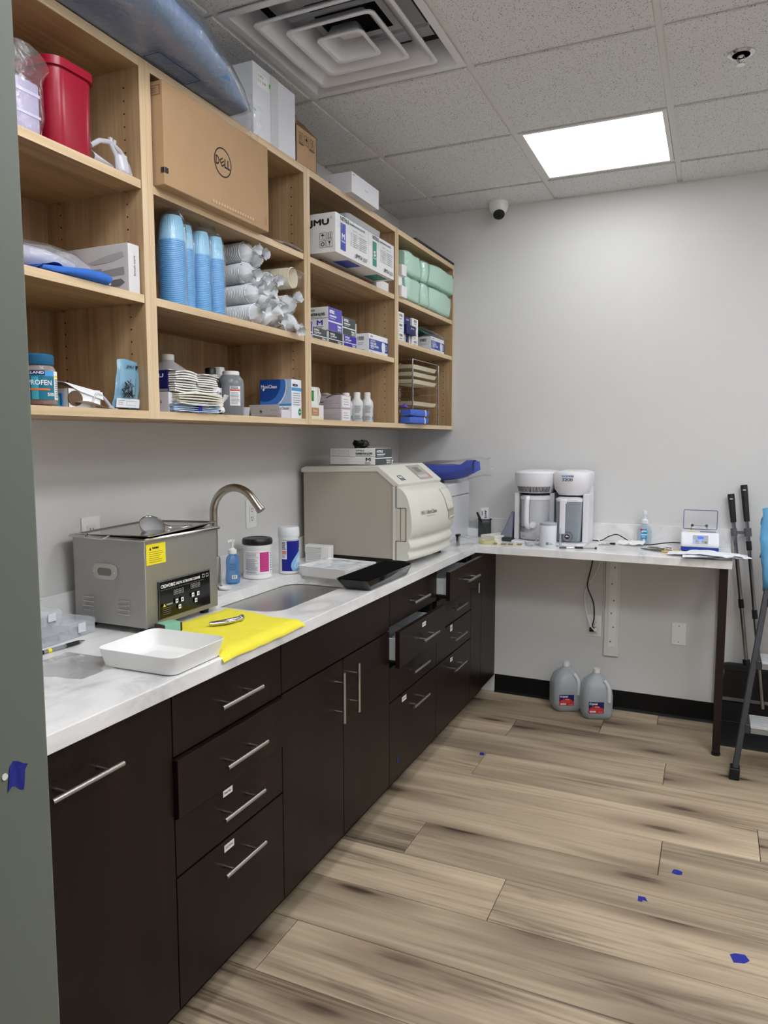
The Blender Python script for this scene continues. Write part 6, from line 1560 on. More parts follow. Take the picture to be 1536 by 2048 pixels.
# door: wavy front lofted over width
dp = [(0.500, 0.340), (0.530, 0.334), (0.560, 0.312), (0.580, 0.275), (0.592, 0.225), (0.596, 0.175), (0.590, 0.140), (0.578, 0.118), (0.586, 0.098), (0.588, 0.082), (0.576, 0.064), (0.582, 0.046), (0.580, 0.034), (0.565, 0.026)]
dpr = spline([(a, 0, b_) for a, b_ in dp], 4)
rings = []
nw = 18
for k in range(nw + 1):
    s = k / nw; yy = -Hw - 0.004 + (2 * Hw + 0.008) * s; e = abs(2 * s - 1); f = 1 - 0.55 * max(0, e - 0.90) / 0.10 * 0.25
    bul = 0.016 * (1 - e ** 2)
    rings.append([(0.50 + (q[0] - 0.50) * f + bul * min(1, (q[0] - 0.5) / 0.05), yy, q[2]) for q in dpr] + [(0.495, yy, 0.026), (0.495, yy, 0.340)])
b = MB(); b.loft(rings); b.build('door', ivory, ac, smooth=True, angle=55)
# hinge recess on the left of the door
MB().box(0.512, 0.556, -Hw - 0.0055, -Hw - 0.003, 0.110, 0.250).build('hinge_cover', M('ivory_shade', (206, 201, 184), rough=0.4), ac, bevel=0.002)
MB().box(0.532, 0.5345, -Hw - 0.0062, -Hw - 0.0055, 0.112, 0.248).build('hinge_seam', M('seam_dark', (96, 90, 80), rough=0.6), ac)
b = MB()
b.box(0.5095, 0.512, -Hw - 0.0058, -Hw - 0.0040, 0.028, 0.110).box(0.512, 0.558, -Hw - 0.0058, -Hw - 0.004, 0.1085, 0.1105).box(0.556, 0.558, -Hw - 0.0058, -Hw - 0.004, 0.1105, 0.250).box(0.512, 0.558, -Hw - 0.0058, -Hw - 0.004, 0.2495, 0.2515).box(0.5095, 0.512, -Hw - 0.0058, -Hw - 0.004, 0.2515, 0.345)
b.build('door_gap', black_m, ac)
# door latch
def doorx(z, yy):
    for k in range(len(dpr) - 1):
        if (dpr[k][2] - z) * (dpr[k + 1][2] - z) <= 0 and dpr[k][2] != dpr[k + 1][2]:
            f = (z - dpr[k][2]) / (dpr[k + 1][2] - dpr[k][2]); x = dpr[k][0] + (dpr[k + 1][0] - dpr[k][0]) * f
            return x + 0.016 * (1 - (yy / (Hw + 0.004)) ** 2)
    return 0.59
b = MB()
b.grid(lambda u, w: (doorx(0.315 - 0.10 * w, 0.10 + 0.11 * u) + 0.0035, 0.085 + 0.03 * w * (1 - u) + 0.125 * u, 0.315 - 0.10 * w), 6, 8)
b.build('latch_cover', ivory, ac, smooth=True, solid=0.004)
MB().grid(lambda u, w: (doorx(0.212 - 0.036 * w, 0.122 + 0.084 * u) + 0.0022, 0.122 + 0.084 * u, 0.212 - 0.036 * w), 6, 4).build('latch_recess', M('ivory_recess_shade', (178, 172, 152), rough=0.4), ac, smooth=True)  # flat patch on the door; the recess shade is put into its darker colour
MB().grid(lambda u, w: (doorx(0.178, 0.122 + 0.084 * u) + 0.002 + 0.007 * w, 0.122 + 0.084 * u, 0.174 + 0.012 * w), 6, 3).build('latch_lip', ivory, ac, smooth=True, solid=0.003)
# lettering on the door
p = Print((doorx(0.222, -0.16) + 0.001, -0.176, 0.205), (0.045, 1, 0), (-0.10, 0.0, 1), 0.0030)
p.text('M11 UltraClave', 0.0, 0.014, 0.150, 0.017, M('slate_ink', (96, 96, 100)), 0.015).text('Automatic Sterilizer', 0.045, 0.003, 0.075, 0.006, greyink); p.build(ac, 'door_lettering')
# control panel decals on the slope
su = Vector((0.425 - 0.525, 0, 0.428 - 0.352)).normalized()
p = Print((0.525, -Hw, 0.352), (0, 1, 0), tuple(su), 0.0012)
p.rect(0.055, 0.020, 0.100, 0.052, M('logo_slate', (66, 74, 92))).rect(0.062, 0.034, 0.072, 0.048, white_ink).rect(0.076, 0.034, 0.083, 0.044, white_ink).rect(0.086, 0.034, 0.092, 0.048, white_ink).text('midmark', 0.060, 0.024, 0.032, 0.006, white_ink)
p.build(ac, 'maker_plate'); p = Print((0.525, -Hw, 0.352), (0, 1, 0), tuple(su), 0.0012)
p.rect(0.250, 0.012, 0.400, 0.112, M('panel_taupe', (170, 162, 156))).rect(0.292, 0.060, 0.352, 0.098, M('lcd_green', (120, 130, 118), rough=0.2)).rect(0.362, 0.080, 0.385, 0.098, M('mint_btn', (150, 205, 170))).rect(0.372, 0.024, 0.395, 0.042, M('salmon_btn', (216, 130, 110)))
for q in range(5): p.rect(0.262 + 0.021 * q, 0.024, 0.277 + 0.021 * q, 0.042, M('btn_pale', (214, 210, 206)))
p.lines(0.262, 0.05, 0.286, 0.1, 5, M('panel_ink', (120, 112, 108)), 0.3); p.build(ac, 'control_panel')
MB().lathe([(0.010, 0), (0.010, 0.010), (0.014, 0.013), (0.014, 0.018), (0, 0.019)], (0.32, 0.10, 0.4255), 16).build('fill_cap', white_p, ac, smooth=True)
for (x, y) in ((.10, -.20), (.10, .20), (.52, -.20), (.52, .20)):
    MB().lathe([(0.020, 0), (0.018, 0.0285)], (x, y, 0), 16).build('foot', black_p, ac)
# glove box on top with a glove coming out
GZ = CZ + 0.4285
t = glove_box('charcoal ended glove box on the sterilizer, a black glove pulled out', (0.145, 0.368), (-1.125, -0.945), (GZ, GZ + 0.072), charcoal, gb)
crumple(t, 'pulled_glove', M('black_nitrile', (12, 12, 13), rough=0.4), lambda u, w: (0.0 + 0.035 * math.cos(2 * PI * u) * (1 - 0.3 * w) * (0.7 + .6 * w), 0.03 * math.sin(2 * PI * u) * (1 - .2 * w), 0.070 + 0.034 * w), 18, 6, 0.016, 55, 3)
# ============================================================ corner and back counter
# grey printer-like cabinet box behind the sterilizer with a blue bag on it
t = thing('desktop_printer', 'pale grey boxy machine in the corner behind the sterilizer', 'machine', (0.265, -0.245, CZ))
pg = M('printer_grey', (208, 209, 213), rough=0.4)
MB().box(-0.19, 0.205, -0.20, 0.165, 0.0, 0.235).build('lower_case', pg, t, bevel=0.006)
MB().box(-0.19, 0.205, -0.20, 0.165, 0.2385, 0.305).build('upper_case', pg, t, bevel=0.006)
MB().box(-0.185, 0.20, -0.195, 0.16, 0.234, 0.239).build('seam', greyink, t)
t = thing('blue_gown_bag', 'clear bag of royal blue gown on the machine in the corner', 'bag', (0.42, -0.27, CZ + 0.307))
rb = M('royal_blue_nonwoven', (44, 72, 178), rough=0.6, bump=(30, 0.4, 0.005))
bag_tube(t, 'gown', rb, [(-0.20, 0, 0.050), (-0.10, 0.0, 0.055), (0.0, 0.005, 0.058), (0.07, 0.0, 0.066), (0.12, -0.01, 0.082), (0.155, -0.015, 0.092)], [0.05, 0.062, 0.058, 0.052, 0.050, 0.040], 20, 0.018, 15, 2, flat=0.78)
MB().add([(0.150, -0.05, 0.06), (0.165, 0.01, 0.07), (0.158, 0.015, 0.115), (0.148, -0.04, 0.118)], [(0, 1, 2, 3)]).build('gown_fold', rb, t, solid=0.006)
bag_tube(t, 'clear_bag', film('bag_film', gloss=0.12, haze=0.04, rough=0.08, scale=26, strength=0.9), [(-0.20, 0, 0.052), (-0.08, 0, 0.058), (0.03, 0.0, 0.062), (0.11, -0.01, 0.076), (0.16, -0.012, 0.088), (0.20, -0.01, 0.085), (0.235, -0.005, 0.088)], [0.058, 0.070, 0.070, 0.066, 0.062, 0.056, 0.060], 20, 0.016, 22, 6, flat=0.8)
t = thing('dark_pouch', 'dark pouch under the blue bag on the corner machine', 'pouch', (0.36, -0.40, CZ + 0.3055))
MB().lathe([(0.02, 0.0), (0.055, 0.004), (0.062, 0.012), (0.05, 0.024), (0.0, 0.027)], n=20, sx=1.2).build('pouch', black_m, t, smooth=True)
# small black clamp and white strip beside the machine
t = thing('binder_clip', 'small black and white clip behind the sterilizer door', 'clip', (0.555, -0.53, CZ + 0.0))
MB().box(-0.006, 0.006, -0.012, 0.012, 0.0, 0.05).build('stem', chrome, t); MB().box(-0.009, 0.009, -0.016, 0.016, 0.05, 0.062).build('clip', black_p, t, bevel=0.002)
t = thing('white_strip_box', 'long white strip box leaning at the back wall behind the pen cup', 'box', (0.515, -0.105, CZ), -0.35)
MB().box(-0.06, 0.06, -0.012, 0.012, 0.0, 0.042).build('carton', white_c, t, bevel=0.001)
# mesh pen cup
t = thing('pen_cup', 'black wire mesh pen cup in the corner', 'pen cup', (0.572, -0.115, CZ))
MB().lathe([(0.036, 0.002), (0.036, 0.098)], n=28, caps=False).build('mesh_wall', film('black_mesh', tint=(120, 122, 118), gloss=0.04, haze=0.05, rough=0.4, scale=90, strength=0.5), t, smooth=True)
MB().lathe([(0.036, 0), (0.037, 0.002), (0.0, 0.003)], n=28).build('base', black_m, t, smooth=True)
MB().tube([(0.037 * math.cos(2 * PI * k / 28), 0.037 * math.sin(2 * PI * k / 28), 0.098) for k in range(29)], 0.003, 6).build('rim', black_m, t, smooth=True)
t = thing('marker', 'black marker standing in the wire pen cup', 'pen', (0.590, -0.128, CZ + 0.008), rot=(0.10, -0.40, 0))
MB().tube([(0, 0, 0), (0, 0, 0.135)], 0.0065, 10).build('barrel', black_p, t, smooth=True)
MB().tube([(0, 0, 0.135), (0, 0, 0.142)], [0.0065, 0.005], 10).build('end_plug', black_m, t)
t = thing('note_card', 'white card with handwritten note standing in the pen cup', 'card', (0.572, -0.095, CZ + 0.075), rot=(-0.05, -0.10, 0.1))
MB().box(-0.024, 0.024, -0.0006, 0.0006, 0, 0.088).build('card', white_c, t)
p = Print((-0.024, -0.0006, 0), (1, 0, 0), (0, 0, 1), 0.0004); p.text('Soap', 0.020, 0.026, 0.014, 0.044, navy, 0.01, rot=90).lines(0.006, 0.03, 0.012, 0.08, 1, greyink, 0.5); p.frame(0.002, 0.002, 0.046, 0.086, 0.0008, greyink); p.build(t, 'handwriting')
# plastic sheet on the corner of the counter
t = thing('clear_sheet', 'crumpled clear plastic sheet on the counter corner', 'plastic sheet', (0.535, -0.365, CZ))
crumple(t, 'sheet', film('sheet_film', gloss=0.16, haze=0.16, rough=0.12, scale=30, strength=0.9), lambda u, w: (-0.10 + 0.19 * u, -0.15 + 0.30 * w, 0.010 + 0.006 * math.sin(5 * u) * math.sin(4 * w)), 14, 16, 0.009, 26, 4)
# paper block, tape roll, picks
t = thing('index_card_stack', 'thick stack of white cards beside the pen cup', 'card stack', (0.672, -0.225, CZ), -0.42)
for k in range(5): MB().box(-0.048, 0.048, -0.075, 0.075, 0.0003 + 0.0062 * k, 0.0062 * (k + 1)).build('card_bundle', M('paper_white', (228, 224, 214), rough=0.7), t, loc=(0.0008 * math.sin(5 * k), 0.001 * math.cos(7 * k), 0))
t = thing('tape_roll', 'pale yellow translucent tape roll by the counter corner', 'tape', (0.662, -0.372, CZ), 0)
MB().lathe([(0.022, 0), (0.043, 0), (0.044, 0.002), (0.044, 0.015), (0.043, 0.017), (0.022, 0.017), (0.021, 0.015), (0.021, 0.002), (0.022, 0)], n=36, caps=False).build('tape', clear('yellow_tape', (226, 220, 160), 0.6, 0.3), t, smooth=True)
rnd = random.Random(9)
pick_m = M('brown_picks', (150, 128, 78), rough=0.6)
for q, (cx, cy, lab) in enumerate(((0.728, -0.378, 'left bundle of brown wooden picks on the back counter'), (0.808, -0.365, 'right bundle of brown wooden picks on the back counter'))):
    t = thing('pick_bundle', lab, 'pick bundle', (cx, cy, CZ), 0.1, 'brown pick bundles')
    for k in range(6):
        z = 0.0025 + 0.002 * (k // 3); yy = -0.014 + 0.010 * (k % 3) + 0.003 * rnd.random(); a = rnd.uniform(-0.006, 0.006)
        MB().tube([(-0.034, yy - a, z), (0.034, yy + a, z)], [0.0022, 0.0014], 6).build('pick', pick_m, t, smooth=True)
    MB().box(-0.008, 0.010, -0.018, 0.010, 0.0006, 0.0068).build('paper_band', M('cream_paper', (226, 216, 180)), t)
# dark tray with a clear blue funnel
t = thing('charger_dish', 'small dark tray holding a blue and clear plastic bag by the distiller', 'tray', (0.735, -0.205, CZ), 0.0)
MB().box(-0.055, 0.030, -0.055, 0.05, 0, 0.022).build('tray', M('slate_plastic', (52, 56, 60), rough=0.3), t, bevel=0.004)
b = MB(); b.loft([rr3(-0.045, 0.024, -0.04, 0.035, 0.023, 0.01), rr3(-0.020, 0.026, -0.03, 0.03, 0.070, 0.01), rr3(0.012, 0.026, -0.012, 0.012, 0.155, 0.004)]); b.build('bag_cone', film('blue_film', tint=(150, 170, 210), gloss=0.12, haze=0.22, scale=30), t, smooth=True)
MB().loft([rr3(-0.036, 0.020, -0.03, 0.026, 0.0235, 0.01), rr3(-0.012, 0.022, -0.02, 0.02, 0.062, 0.008)]).build('blue_item', M('denim_blue', (52, 84, 140), rough=0.5), t, smooth=True)

# water distiller
wd = thing('water_distiller', 'white two-jug countertop water distiller marked 3200', 'water distiller', (0.960, -0.185, CZ))
dw = M('distiller_white', (230, 229, 233), rough=0.3)
dg = M('distiller_grey', (206, 206, 210), rough=0.35)
# base and column
b = MB(); b.prism([(-0.190, -0.115), (-0.030, -0.120), (0.05, -0.140), (0.15, -0.140), (0.185, -0.110), (0.190, 0.13), (-0.190, 0.13)], 'z', 0.0, 0.014); b.build('base', dw, wd, bevel=0.004)
MB().box(-0.190, 0.190, 0.085, 0.135, 0.0142, 0.30).build('back_column', dw, wd, bevel=0.006)
MB().box(-0.190, -0.165, -0.055, 0.085, 0.0142, 0.262).build('side_cheek', dw, wd, bevel=0.004)
MB().box(0.163, 0.192, -0.055, 0.085, 0.0142, 0.262).build('side_cheek', dw, wd, bevel=0.004)
MB().box(-0.012, 0.012, -0.02, 0.085, 0.0142, 0.262).build('centre_cheek', dg, wd)
def dshape(cx, r, z, sx=1.0, k=18, back=0.125):
    pts = [(cx + r * sx * math.cos(a), -0.012 + r * 0.98 * math.sin(a), z) for a in [PI + PI * i / k for i in range(k + 1)]]
    return pts + [(cx + r * sx, back, z), (cx - r * sx, back, z)]
MB().loft([dshape(-0.092, 0.086, 0.263), dshape(-0.092, 0.096, 0.285), dshape(-0.092, 0.105, 0.315), dshape(-0.092, 0.107, 0.345), dshape(-0.092, 0.106, 0.366), dshape(-0.092, 0.100, 0.372), dshape(-0.092, 0.05, 0.378)]).build('fan_head', dw, wd, smooth=True, angle=40)
MB().loft([dshape(0.098, 0.066, 0.256), dshape(0.098, 0.086, 0.285), dshape(0.098, 0.093, 0.32), dshape(0.098, 0.093, 0.366), dshape(0.098, 0.088, 0.372), dshape(0.098, 0.05, 0.380)]).build('condenser_head', dw, wd, smooth=True, angle=40)
for k in range(26):
    a = PI + PI * (0.22 + 0.62 * k / 25); r = 0.0935
    c = Vector((-0.092 + r * math.cos(a), -0.012 + r * 0.98 * math.sin(a), 0.288)); n_ = Vector((math.cos(a), math.sin(a), 0)); s_ = Vector((-math.sin(a), math.cos(a), 0)) * 0.0022
    lo_, hi_ = Vector((n_.x * 0.0905, n_.y * 0.0887, 0.268)), Vector((n_.x * 0.1005, n_.y * 0.0985, 0.297))
    q0 = Vector((-0.092, -0.012, 0)) + lo_ + n_ * 0.0012; q1 = Vector((-0.092, -0.012, 0)) + hi_ + n_ * 0.0012
    MB().quad(tuple(q0 - s_), tuple(q0 + s_), tuple(q1 + s_), tuple(q1 - s_)).build('vent_slot', M('vent_dark', (74, 74, 80), rough=0.7), wd)
# boiler jug (steel) left
MB().lathe([(0.070, 0.016), (0.076, 0.020), (0.078, 0.20), (0.079, 0.225)], (-0.088, -0.004, 0), 36).build('boiler_jug', M('satin_jug', (200, 202, 206), rough=0.35, metal=0.12), wd, smooth=True)
MB().lathe([(0.081, 0.226), (0.081, 0.240), (0.074, 0.248), (0.0, 0.250)], (-0.088, -0.004, 0), 36).build('jug_lid', dw, wd, smooth=True)
MB().lathe([(0.0785, 0.018), (0.080, 0.022), (0.080, 0.055)], (-0.088, -0.004, 0), 36).build('boiler_band', dg, wd, smooth=True)
hb = MB(); hb.tube(spline([(-0.108, -0.078, 0.238), (-0.110, -0.108, 0.232), (-0.112, -0.112, 0.18), (-0.112, -0.110, 0.11), (-0.106, -0.098, 0.088), (-0.098, -0.080, 0.086)], 6), 0.0135, 10); hb.build('jug_handle', dw, wd, smooth=True)
MB().lathe([(0.016, -0.016), (0.016, 0.0), (0.010, 0.004)], (-0.080, -0.094, 0.098), 14, 'y').build('handle_knob', dw, wd, smooth=True)
p = Print((-0.150, -0.0605, 0.045), (0.86, -0.51, 0), (0, 0, 1), 0.0015); p.rect(0.0, 0.034, 0.028, 0.040, ink).text('WARNING', 0.004, 0.0345, 0.022, 0.005, white_ink).lines(0.0, 0.010, 0.028, 0.031, 6, ink, 0.3).lines(0, -0.016, 0.03, -0.006, 2, greyink, 0.3); p.build(wd, 'warning_print')
# collection jug right (clear)
jc = clear('tritan_clear', (208, 216, 222), 0.30, 0.08)
def jr(s, z): return [(0.094 + x, y - 0.022, z) for x, y in rrect(-0.066 * s, 0.066 * s, -0.062 * s, 0.075 * s, 0.034 * s, 6)]
MB().loft([jr(0.86, 0.016), jr(0.93, 0.022), jr(0.97, 0.12), jr(1.0, 0.222), jr(0.98, 0.222), jr(0.95, 0.12), jr(0.90, 0.026)], caps=True).build('collection_jug', jc, wd, smooth=True, angle=50)
MB().loft([jr(0.91, 0.028), jr(0.945, 0.108)]).build('water', clear('water_clear', (190, 208, 222), 0.22, 0.05), wd, smooth=True)
MB().loft([jr(1.02, 0.223), jr(1.03, 0.236), jr(0.8, 0.246)]).build('jug_lid', dw, wd, smooth=True, angle=40)
MB().box(0.058, 0.086, -0.122, -0.098, 0.060, 0.238).box(0.062, 0.088, -0.100, -0.078, 0.212, 0.240).build('jug_handle', dw, wd, bevel=0.006)
p = Print((0.058, -0.0842, 0.020), (1, 0, 0), (0, 0, 1), 0.0022); p.disc(0.036, 0.024, 0.025, M('seal_grey', (150, 152, 156)), 26).ring(0.036, 0.024, 0.025, 0.002, ink, 26).ring(0.036, 0.024, 0.0195, 0.0012, ink, 26).disc(0.036, 0.024, 0.014, M('seal_dark', (46, 48, 52)), 20).poly([(0.026, 0.024), (0.034, 0.031), (0.04, 0.027), (0.047, 0.024)], white_ink); p.build(wd, 'jug_seal')
p = Print((0.062, -0.1056, 0.322), (1, 0, 0), (0, 0, 1), 0.0018); p.text('WATER', 0.0, 0.028, 0.034, 0.0095, sky_ink, 0.03).text('WISE', 0.035, 0.028, 0.026, 0.0095, navy, 0.03).text('3200', 0.004, 0.008, 0.052, 0.0145, navy, 0.02); p.build(wd, 'brand_print')

# white canister with a green mark
t = thing('white_canister', 'small white canister with a green square before the distiller', 'canister', (0.972, -0.345, CZ))
MB().lathe([(0.040, 0), (0.042, 0.003), (0.042, 0.108), (0.0415, 0.109)], n=36).build('body', M('canister_white', (224, 226, 234), rough=0.35), t, smooth=True)
MB().lathe([(0.0422, 0.109), (0.0425, 0.1105), (0.0425, 0.120), (0.040, 0.122), (0.0, 0.122)], n=36).build('lid', M('silver_grey', (176, 178, 184), rough=0.3), t, smooth=True)
p = Wrap(0.0421, -1.75); p.rect(0.006, 0.012, 0.019, 0.026, M('mark_green', (90, 160, 110))).text('denta', 0.022, 0.020, 0.012, 0.004, ink).lines(0.022, 0.012, 0.042, 0.019, 2, greyink, 0.4); p.build(t, 'mark')
t = thing('clear_scoop', 'clear plastic measuring scoop and film left of the white canister', 'scoop', (0.885, -0.365, CZ))
MB().lathe([(0.018, 0.0), (0.024, 0.003), (0.027, 0.022), (0.0255, 0.022), (0.0225, 0.005), (0.0, 0.003)], n=20).build('scoop', clear('scoop_clear', (214, 218, 224), 0.3, 0.08), t, smooth=True)
MB().tube(spline([(0.020, 0.0, 0.018), (0.034, 0.006, 0.034), (0.042, 0.01, 0.052)], 4), 0.0028, 8).build('handle', clear('scoop_clear', (214, 218, 224)), t, smooth=True)
crumple(t, 'film_scrap', clear_film, lambda u, w: (-0.055 + 0.05 * u, -0.02 + 0.05 * w, 0.008 + 0.01 * math.sin(PI * u) * math.sin(PI * w)), 7, 7, 0.007, 50, 3)
t = thing('dropper_stem', 'clear plastic dropper standing between canister and clear jug', 'dropper', (1.030, -0.325, CZ))
MB().lathe([(0.020, 0), (0.020, 0.004), (0.006, 0.006), (0.005, 0.03), (0.003, 0.08), (0.002, 0.098)], n=16).build('dropper', clear('scoop_clear', (214, 218, 224)), t, smooth=True)
# little white dish by the faucet
t = thing('soap_dish', 'small white dish on the counter beside the steel tank', 'dish', (0.135, -1.905, CZ), 0)
MB().lathe([(0.014, 0), (0.022, 0.004), (0.024, 0.010), (0.022, 0.010), (0.014, 0.005), (0.0, 0.004)], n=20).build('dish', white_p, t, smooth=True)
# pens on the back counter
pen('slim steel pen with a dark grip by the distiller base', (1.040, -0.400, CZ + 0.0055), (1.112, -0.379, CZ + 0.0055), chrome, M('pen_grey', (90, 88, 86), rough=0.4), 0.0046, (0.0, 0.45))
t = pen('black and grey pen lying right of the slim steel pen', (1.212, -0.352, CZ + 0.0058), (1.104, -0.372, CZ + 0.0058), M('pen_silver', (170, 172, 176), rough=0.3), black_p, 0.0052, (0.58, 0.95))
MB().tube([(-0.002, 0, 0), (0.008, 0, 0)], 0.0056, 10).build('cap', black_p, t, smooth=True)
# cords
def part_cord(parent, name, pts, r, m, n=8):
    mw = Matrix.Translation(parent.location) @ parent.rotation_euler.to_matrix().to_4x4(); iv = mw.inverted()
    return MB().tube([tuple(iv @ Vector(q)) for q in spline(pts, n)], r, 8).build(name, m, parent, smooth=True)
def cord(name, label, pts, r, m, n=8):
    o = MB().tube(spline(pts, n), r, 8).build(name, m, smooth=True); return tag(o, label, 'cord')
PC1 = ([(1.150, -0.055, CZ + 0.004), (1.195, -0.050, CZ + 0.006), (1.235, -0.045, CZ + 0.030), (1.275, -0.045, CZ + 0.040), (1.32, -0.05, CZ + 0.018), (1.37, -0.10, CZ + 0.0035), (1.44, -0.105, CZ + 0.0035), (1.50, -0.080, CZ + 0.012), (1.545, -0.08, CZ + 0.018), (1.592, -0.09, CZ + 0.020)])
part_cord(wd, 'cord', [(1.152, -0.06, CZ + 0.012), (1.175, -0.055, CZ + 0.012), (1.19, -0.07, CZ + 0.003), (1.205, -0.07, CZ + 0.003)], 0.0025, white_p)
t = thing('wall_plug', 'black plug in the low outlet with its cord hanging from the counter', 'plug', (1.160, -0.0085, 0.430))
MB().box(-0.018, 0.016, -0.026, 0.0, -0.010, 0.012).build('plug', black_p, t, bevel=0.003)
part_cord(t, 'cord', [(1.150, -0.030, CB - 0.002), (1.148, -0.030, 0.80), (1.128, -0.028, 0.70), (1.130, -0.03, 0.655), (1.160, -0.03, 0.58), (1.166, -0.03, 0.50), (1.160, -0.036, 0.462), (1.160, -0.034, 0.442)], 0.0035, black_p)
t = thing('wall_plug', 'white plug in the low outlet with its thin white cord', 'plug', (1.174, -0.0085, 0.432))
MB().box(-0.008, 0.012, -0.030, 0.0, -0.008, 0.010).build('plug', white_p, t, bevel=0.003)
part_cord(t, 'cord', [(1.176, -0.024, CB - 0.002), (1.190, -0.024, 0.82), (1.165, -0.022, 0.74), (1.122, -0.022, 0.66), (1.112, -0.024, 0.60), (1.130, -0.026, 0.50), (1.158, -0.04, 0.445), (1.174, -0.036, 0.434)], 0.003, white_p)
part_cord(bpy.data.objects['support_bracket'], 'cord', [(1.205, -0.014, CB - 0.002), (1.210, -0.012, 0.82), (1.212, -0.010, 0.70), (1.213, -0.008, 0.55), (1.213, -0.008, 0.46)], 0.0026, white_p)
# sanitizer
t = thing('hand_sanitizer', 'clear pump bottle of hand sanitizer with a blue label', 'sanitizer', (1.410, -0.062, CZ))
MB().lathe([(0.030, 0), (0.034, 0.003), (0.035, 0.012), (0.035, 0.070), (0.031, 0.086), (0.018, 0.100), (0.013, 0.104), (0.013, 0.110)], n=32, sx=1.0, sy=0.72).build('bottle', clear('gel_clear', (196, 214, 226), 0.34, 0.06), t, smooth=True)
MB().lathe([(0.014, 0.106), (0.0165, 0.108), (0.0165, 0.124), (0.012, 0.128), (0.0055, 0.132), (0.0055, 0.155)], n=20).build('collar', M('pump_frost', (226, 230, 234), rough=0.3), t, smooth=True)
MB().lathe([(0.009, 0.150), (0.012, 0.156), (0.012, 0.170), (0.010, 0.173), (0.0, 0.173)], n=18).build('pump_head', M('pump_frost', (226, 230, 234)), t, smooth=True)
p = Print((-0.020, -0.0262, 0.010), (1, 0, 0), (0, 0, 1), 0.0012); san_b = M('sanitizer_blue', (40, 150, 200), rough=0.3)
p.poly([(0.006, 0.062), (0.012, 0.072), (0.032, 0.072), (0.037, 0.062), (0.036, 0.046), (0.035, 0.020), (0.030, 0.006), (0.020, 0.0), (0.010, 0.006), (0.006, 0.020)], san_b).rect(0.002, 0.062, 0.014, 0.072, red_ink).text('germx', 0.009, 0.054, 0.024, 0.009, white_ink, 0.03).rect(0.006, 0.040, 0.036, 0.044, white_ink).poly([(0.013, 0.014), (0.021, 0.022), (0.029, 0.014), (0.021, 0.009)], white_ink).lines(0.01, 0.026, 0.032, 0.037, 2, white_ink, 0.3); p.build(t, 'label_print')
# crumpled wrapper, small keys, clear film
t = thing('crumpled_wrapper', 'crumpled white paper wrapper before the hand sanitizer', 'paper', (1.352, -0.150, CZ))
crumple(t, 'wrapper', M('tissue_paper', (232, 232, 228), rough=0.7), lambda u, w: (-0.06 + 0.13 * u, -0.035 + 0.07 * w, 0.012 + 0.018 * math.sin(PI * w) * (0.5 + u * .5)), 14, 10, 0.008, 42, 6)
t = thing('steel_bits', 'small bright steel instrument bits on the back counter', 'instrument', (1.232, -0.190, CZ))
for k, (a, b_) in enumerate((((-.03, -.02, .003), (.03, .015, .003)), ((-.02, .015, .003), (.025, -.02, .004)), ((0.0, .03, .004), (.03, .045, .006)))):
    MB().tube([a, b_], [0.0030, 0.0018], 8).build('shank', chrome, t, smooth=True)
MB().lathe([(0.008, 0), (0.008, 0.006), (0.005, 0.008)], (-0.012, -0.008, 0.0005), 12).build('hub', chrome, t, smooth=True)
MB().box(0.02, 0.045, 0.035, 0.055, 0.0005, 0.009).build('dark_tip', black_p, t)
t = thing('clear_wrap_scrap', 'flat clear wrap scrap in the middle of the back counter', 'plastic sheet', (1.325, -0.285, CZ))
crumple(t, 'scrap', film('sheet_film'), lambda u, w: (-0.075 + 0.15 * u, -0.085 + 0.16 * w, 0.005 + 0.004 * math.sin(5 * u)), 10, 10, 0.004, 26, 9)
# pliers and forceps
steel_d = M('tool_steel', (150, 148, 142), rough=0.25, metal=1.0); brass = M('tool_yellow', (206, 176, 96), rough=0.45)
def tool(label, p, rz, L, yellow, curl=0.0):
    t = thing('dental_plier', label, 'pliers', p, rz, 'steel pliers on the back counter')
    for s in (-1, 1):
        MB().tube(spline([(0, s * 0.004, 0.005), (L * .3, s * 0.010, 0.005), (L * .7, s * (0.013 + curl), 0.005), (L, s * (0.007 + curl), 0.005)], 5), [0.0032] * 5 + [0.0038] * 11, 8).build('handle', steel_d, t, smooth=True)
        if yellow: MB().tube([(L * .72, s * (0.0125 + curl), 0.005), (L, s * (0.007 + curl), 0.005)], 0.0048, 8).build('grip', brass, t, smooth=True)
    MB().tube([(-0.025, 0.0, 0.005), (0.004, 0, 0.005)], [0.0018, 0.0055], 8).build('jaw', steel_d, t, smooth=True)
    MB().lathe([(0.006, 0.0005), (0.006, 0.010)], (0.002, 0, 0), 12).build('pivot', chrome, t)
    return t
tool('steel pliers with yellow grips nearest the counter edge', (1.435, -0.275, CZ), -0.42, 0.125, True)
tool('black handled steel pliers behind the yellow grip pair', (1.462, -0.205, CZ), -0.12, 0.085, False, 0.006)
tool('steel pliers with yellow grips beside the folded papers', (1.512, -0.262, CZ), -0.10, 0.075, True)

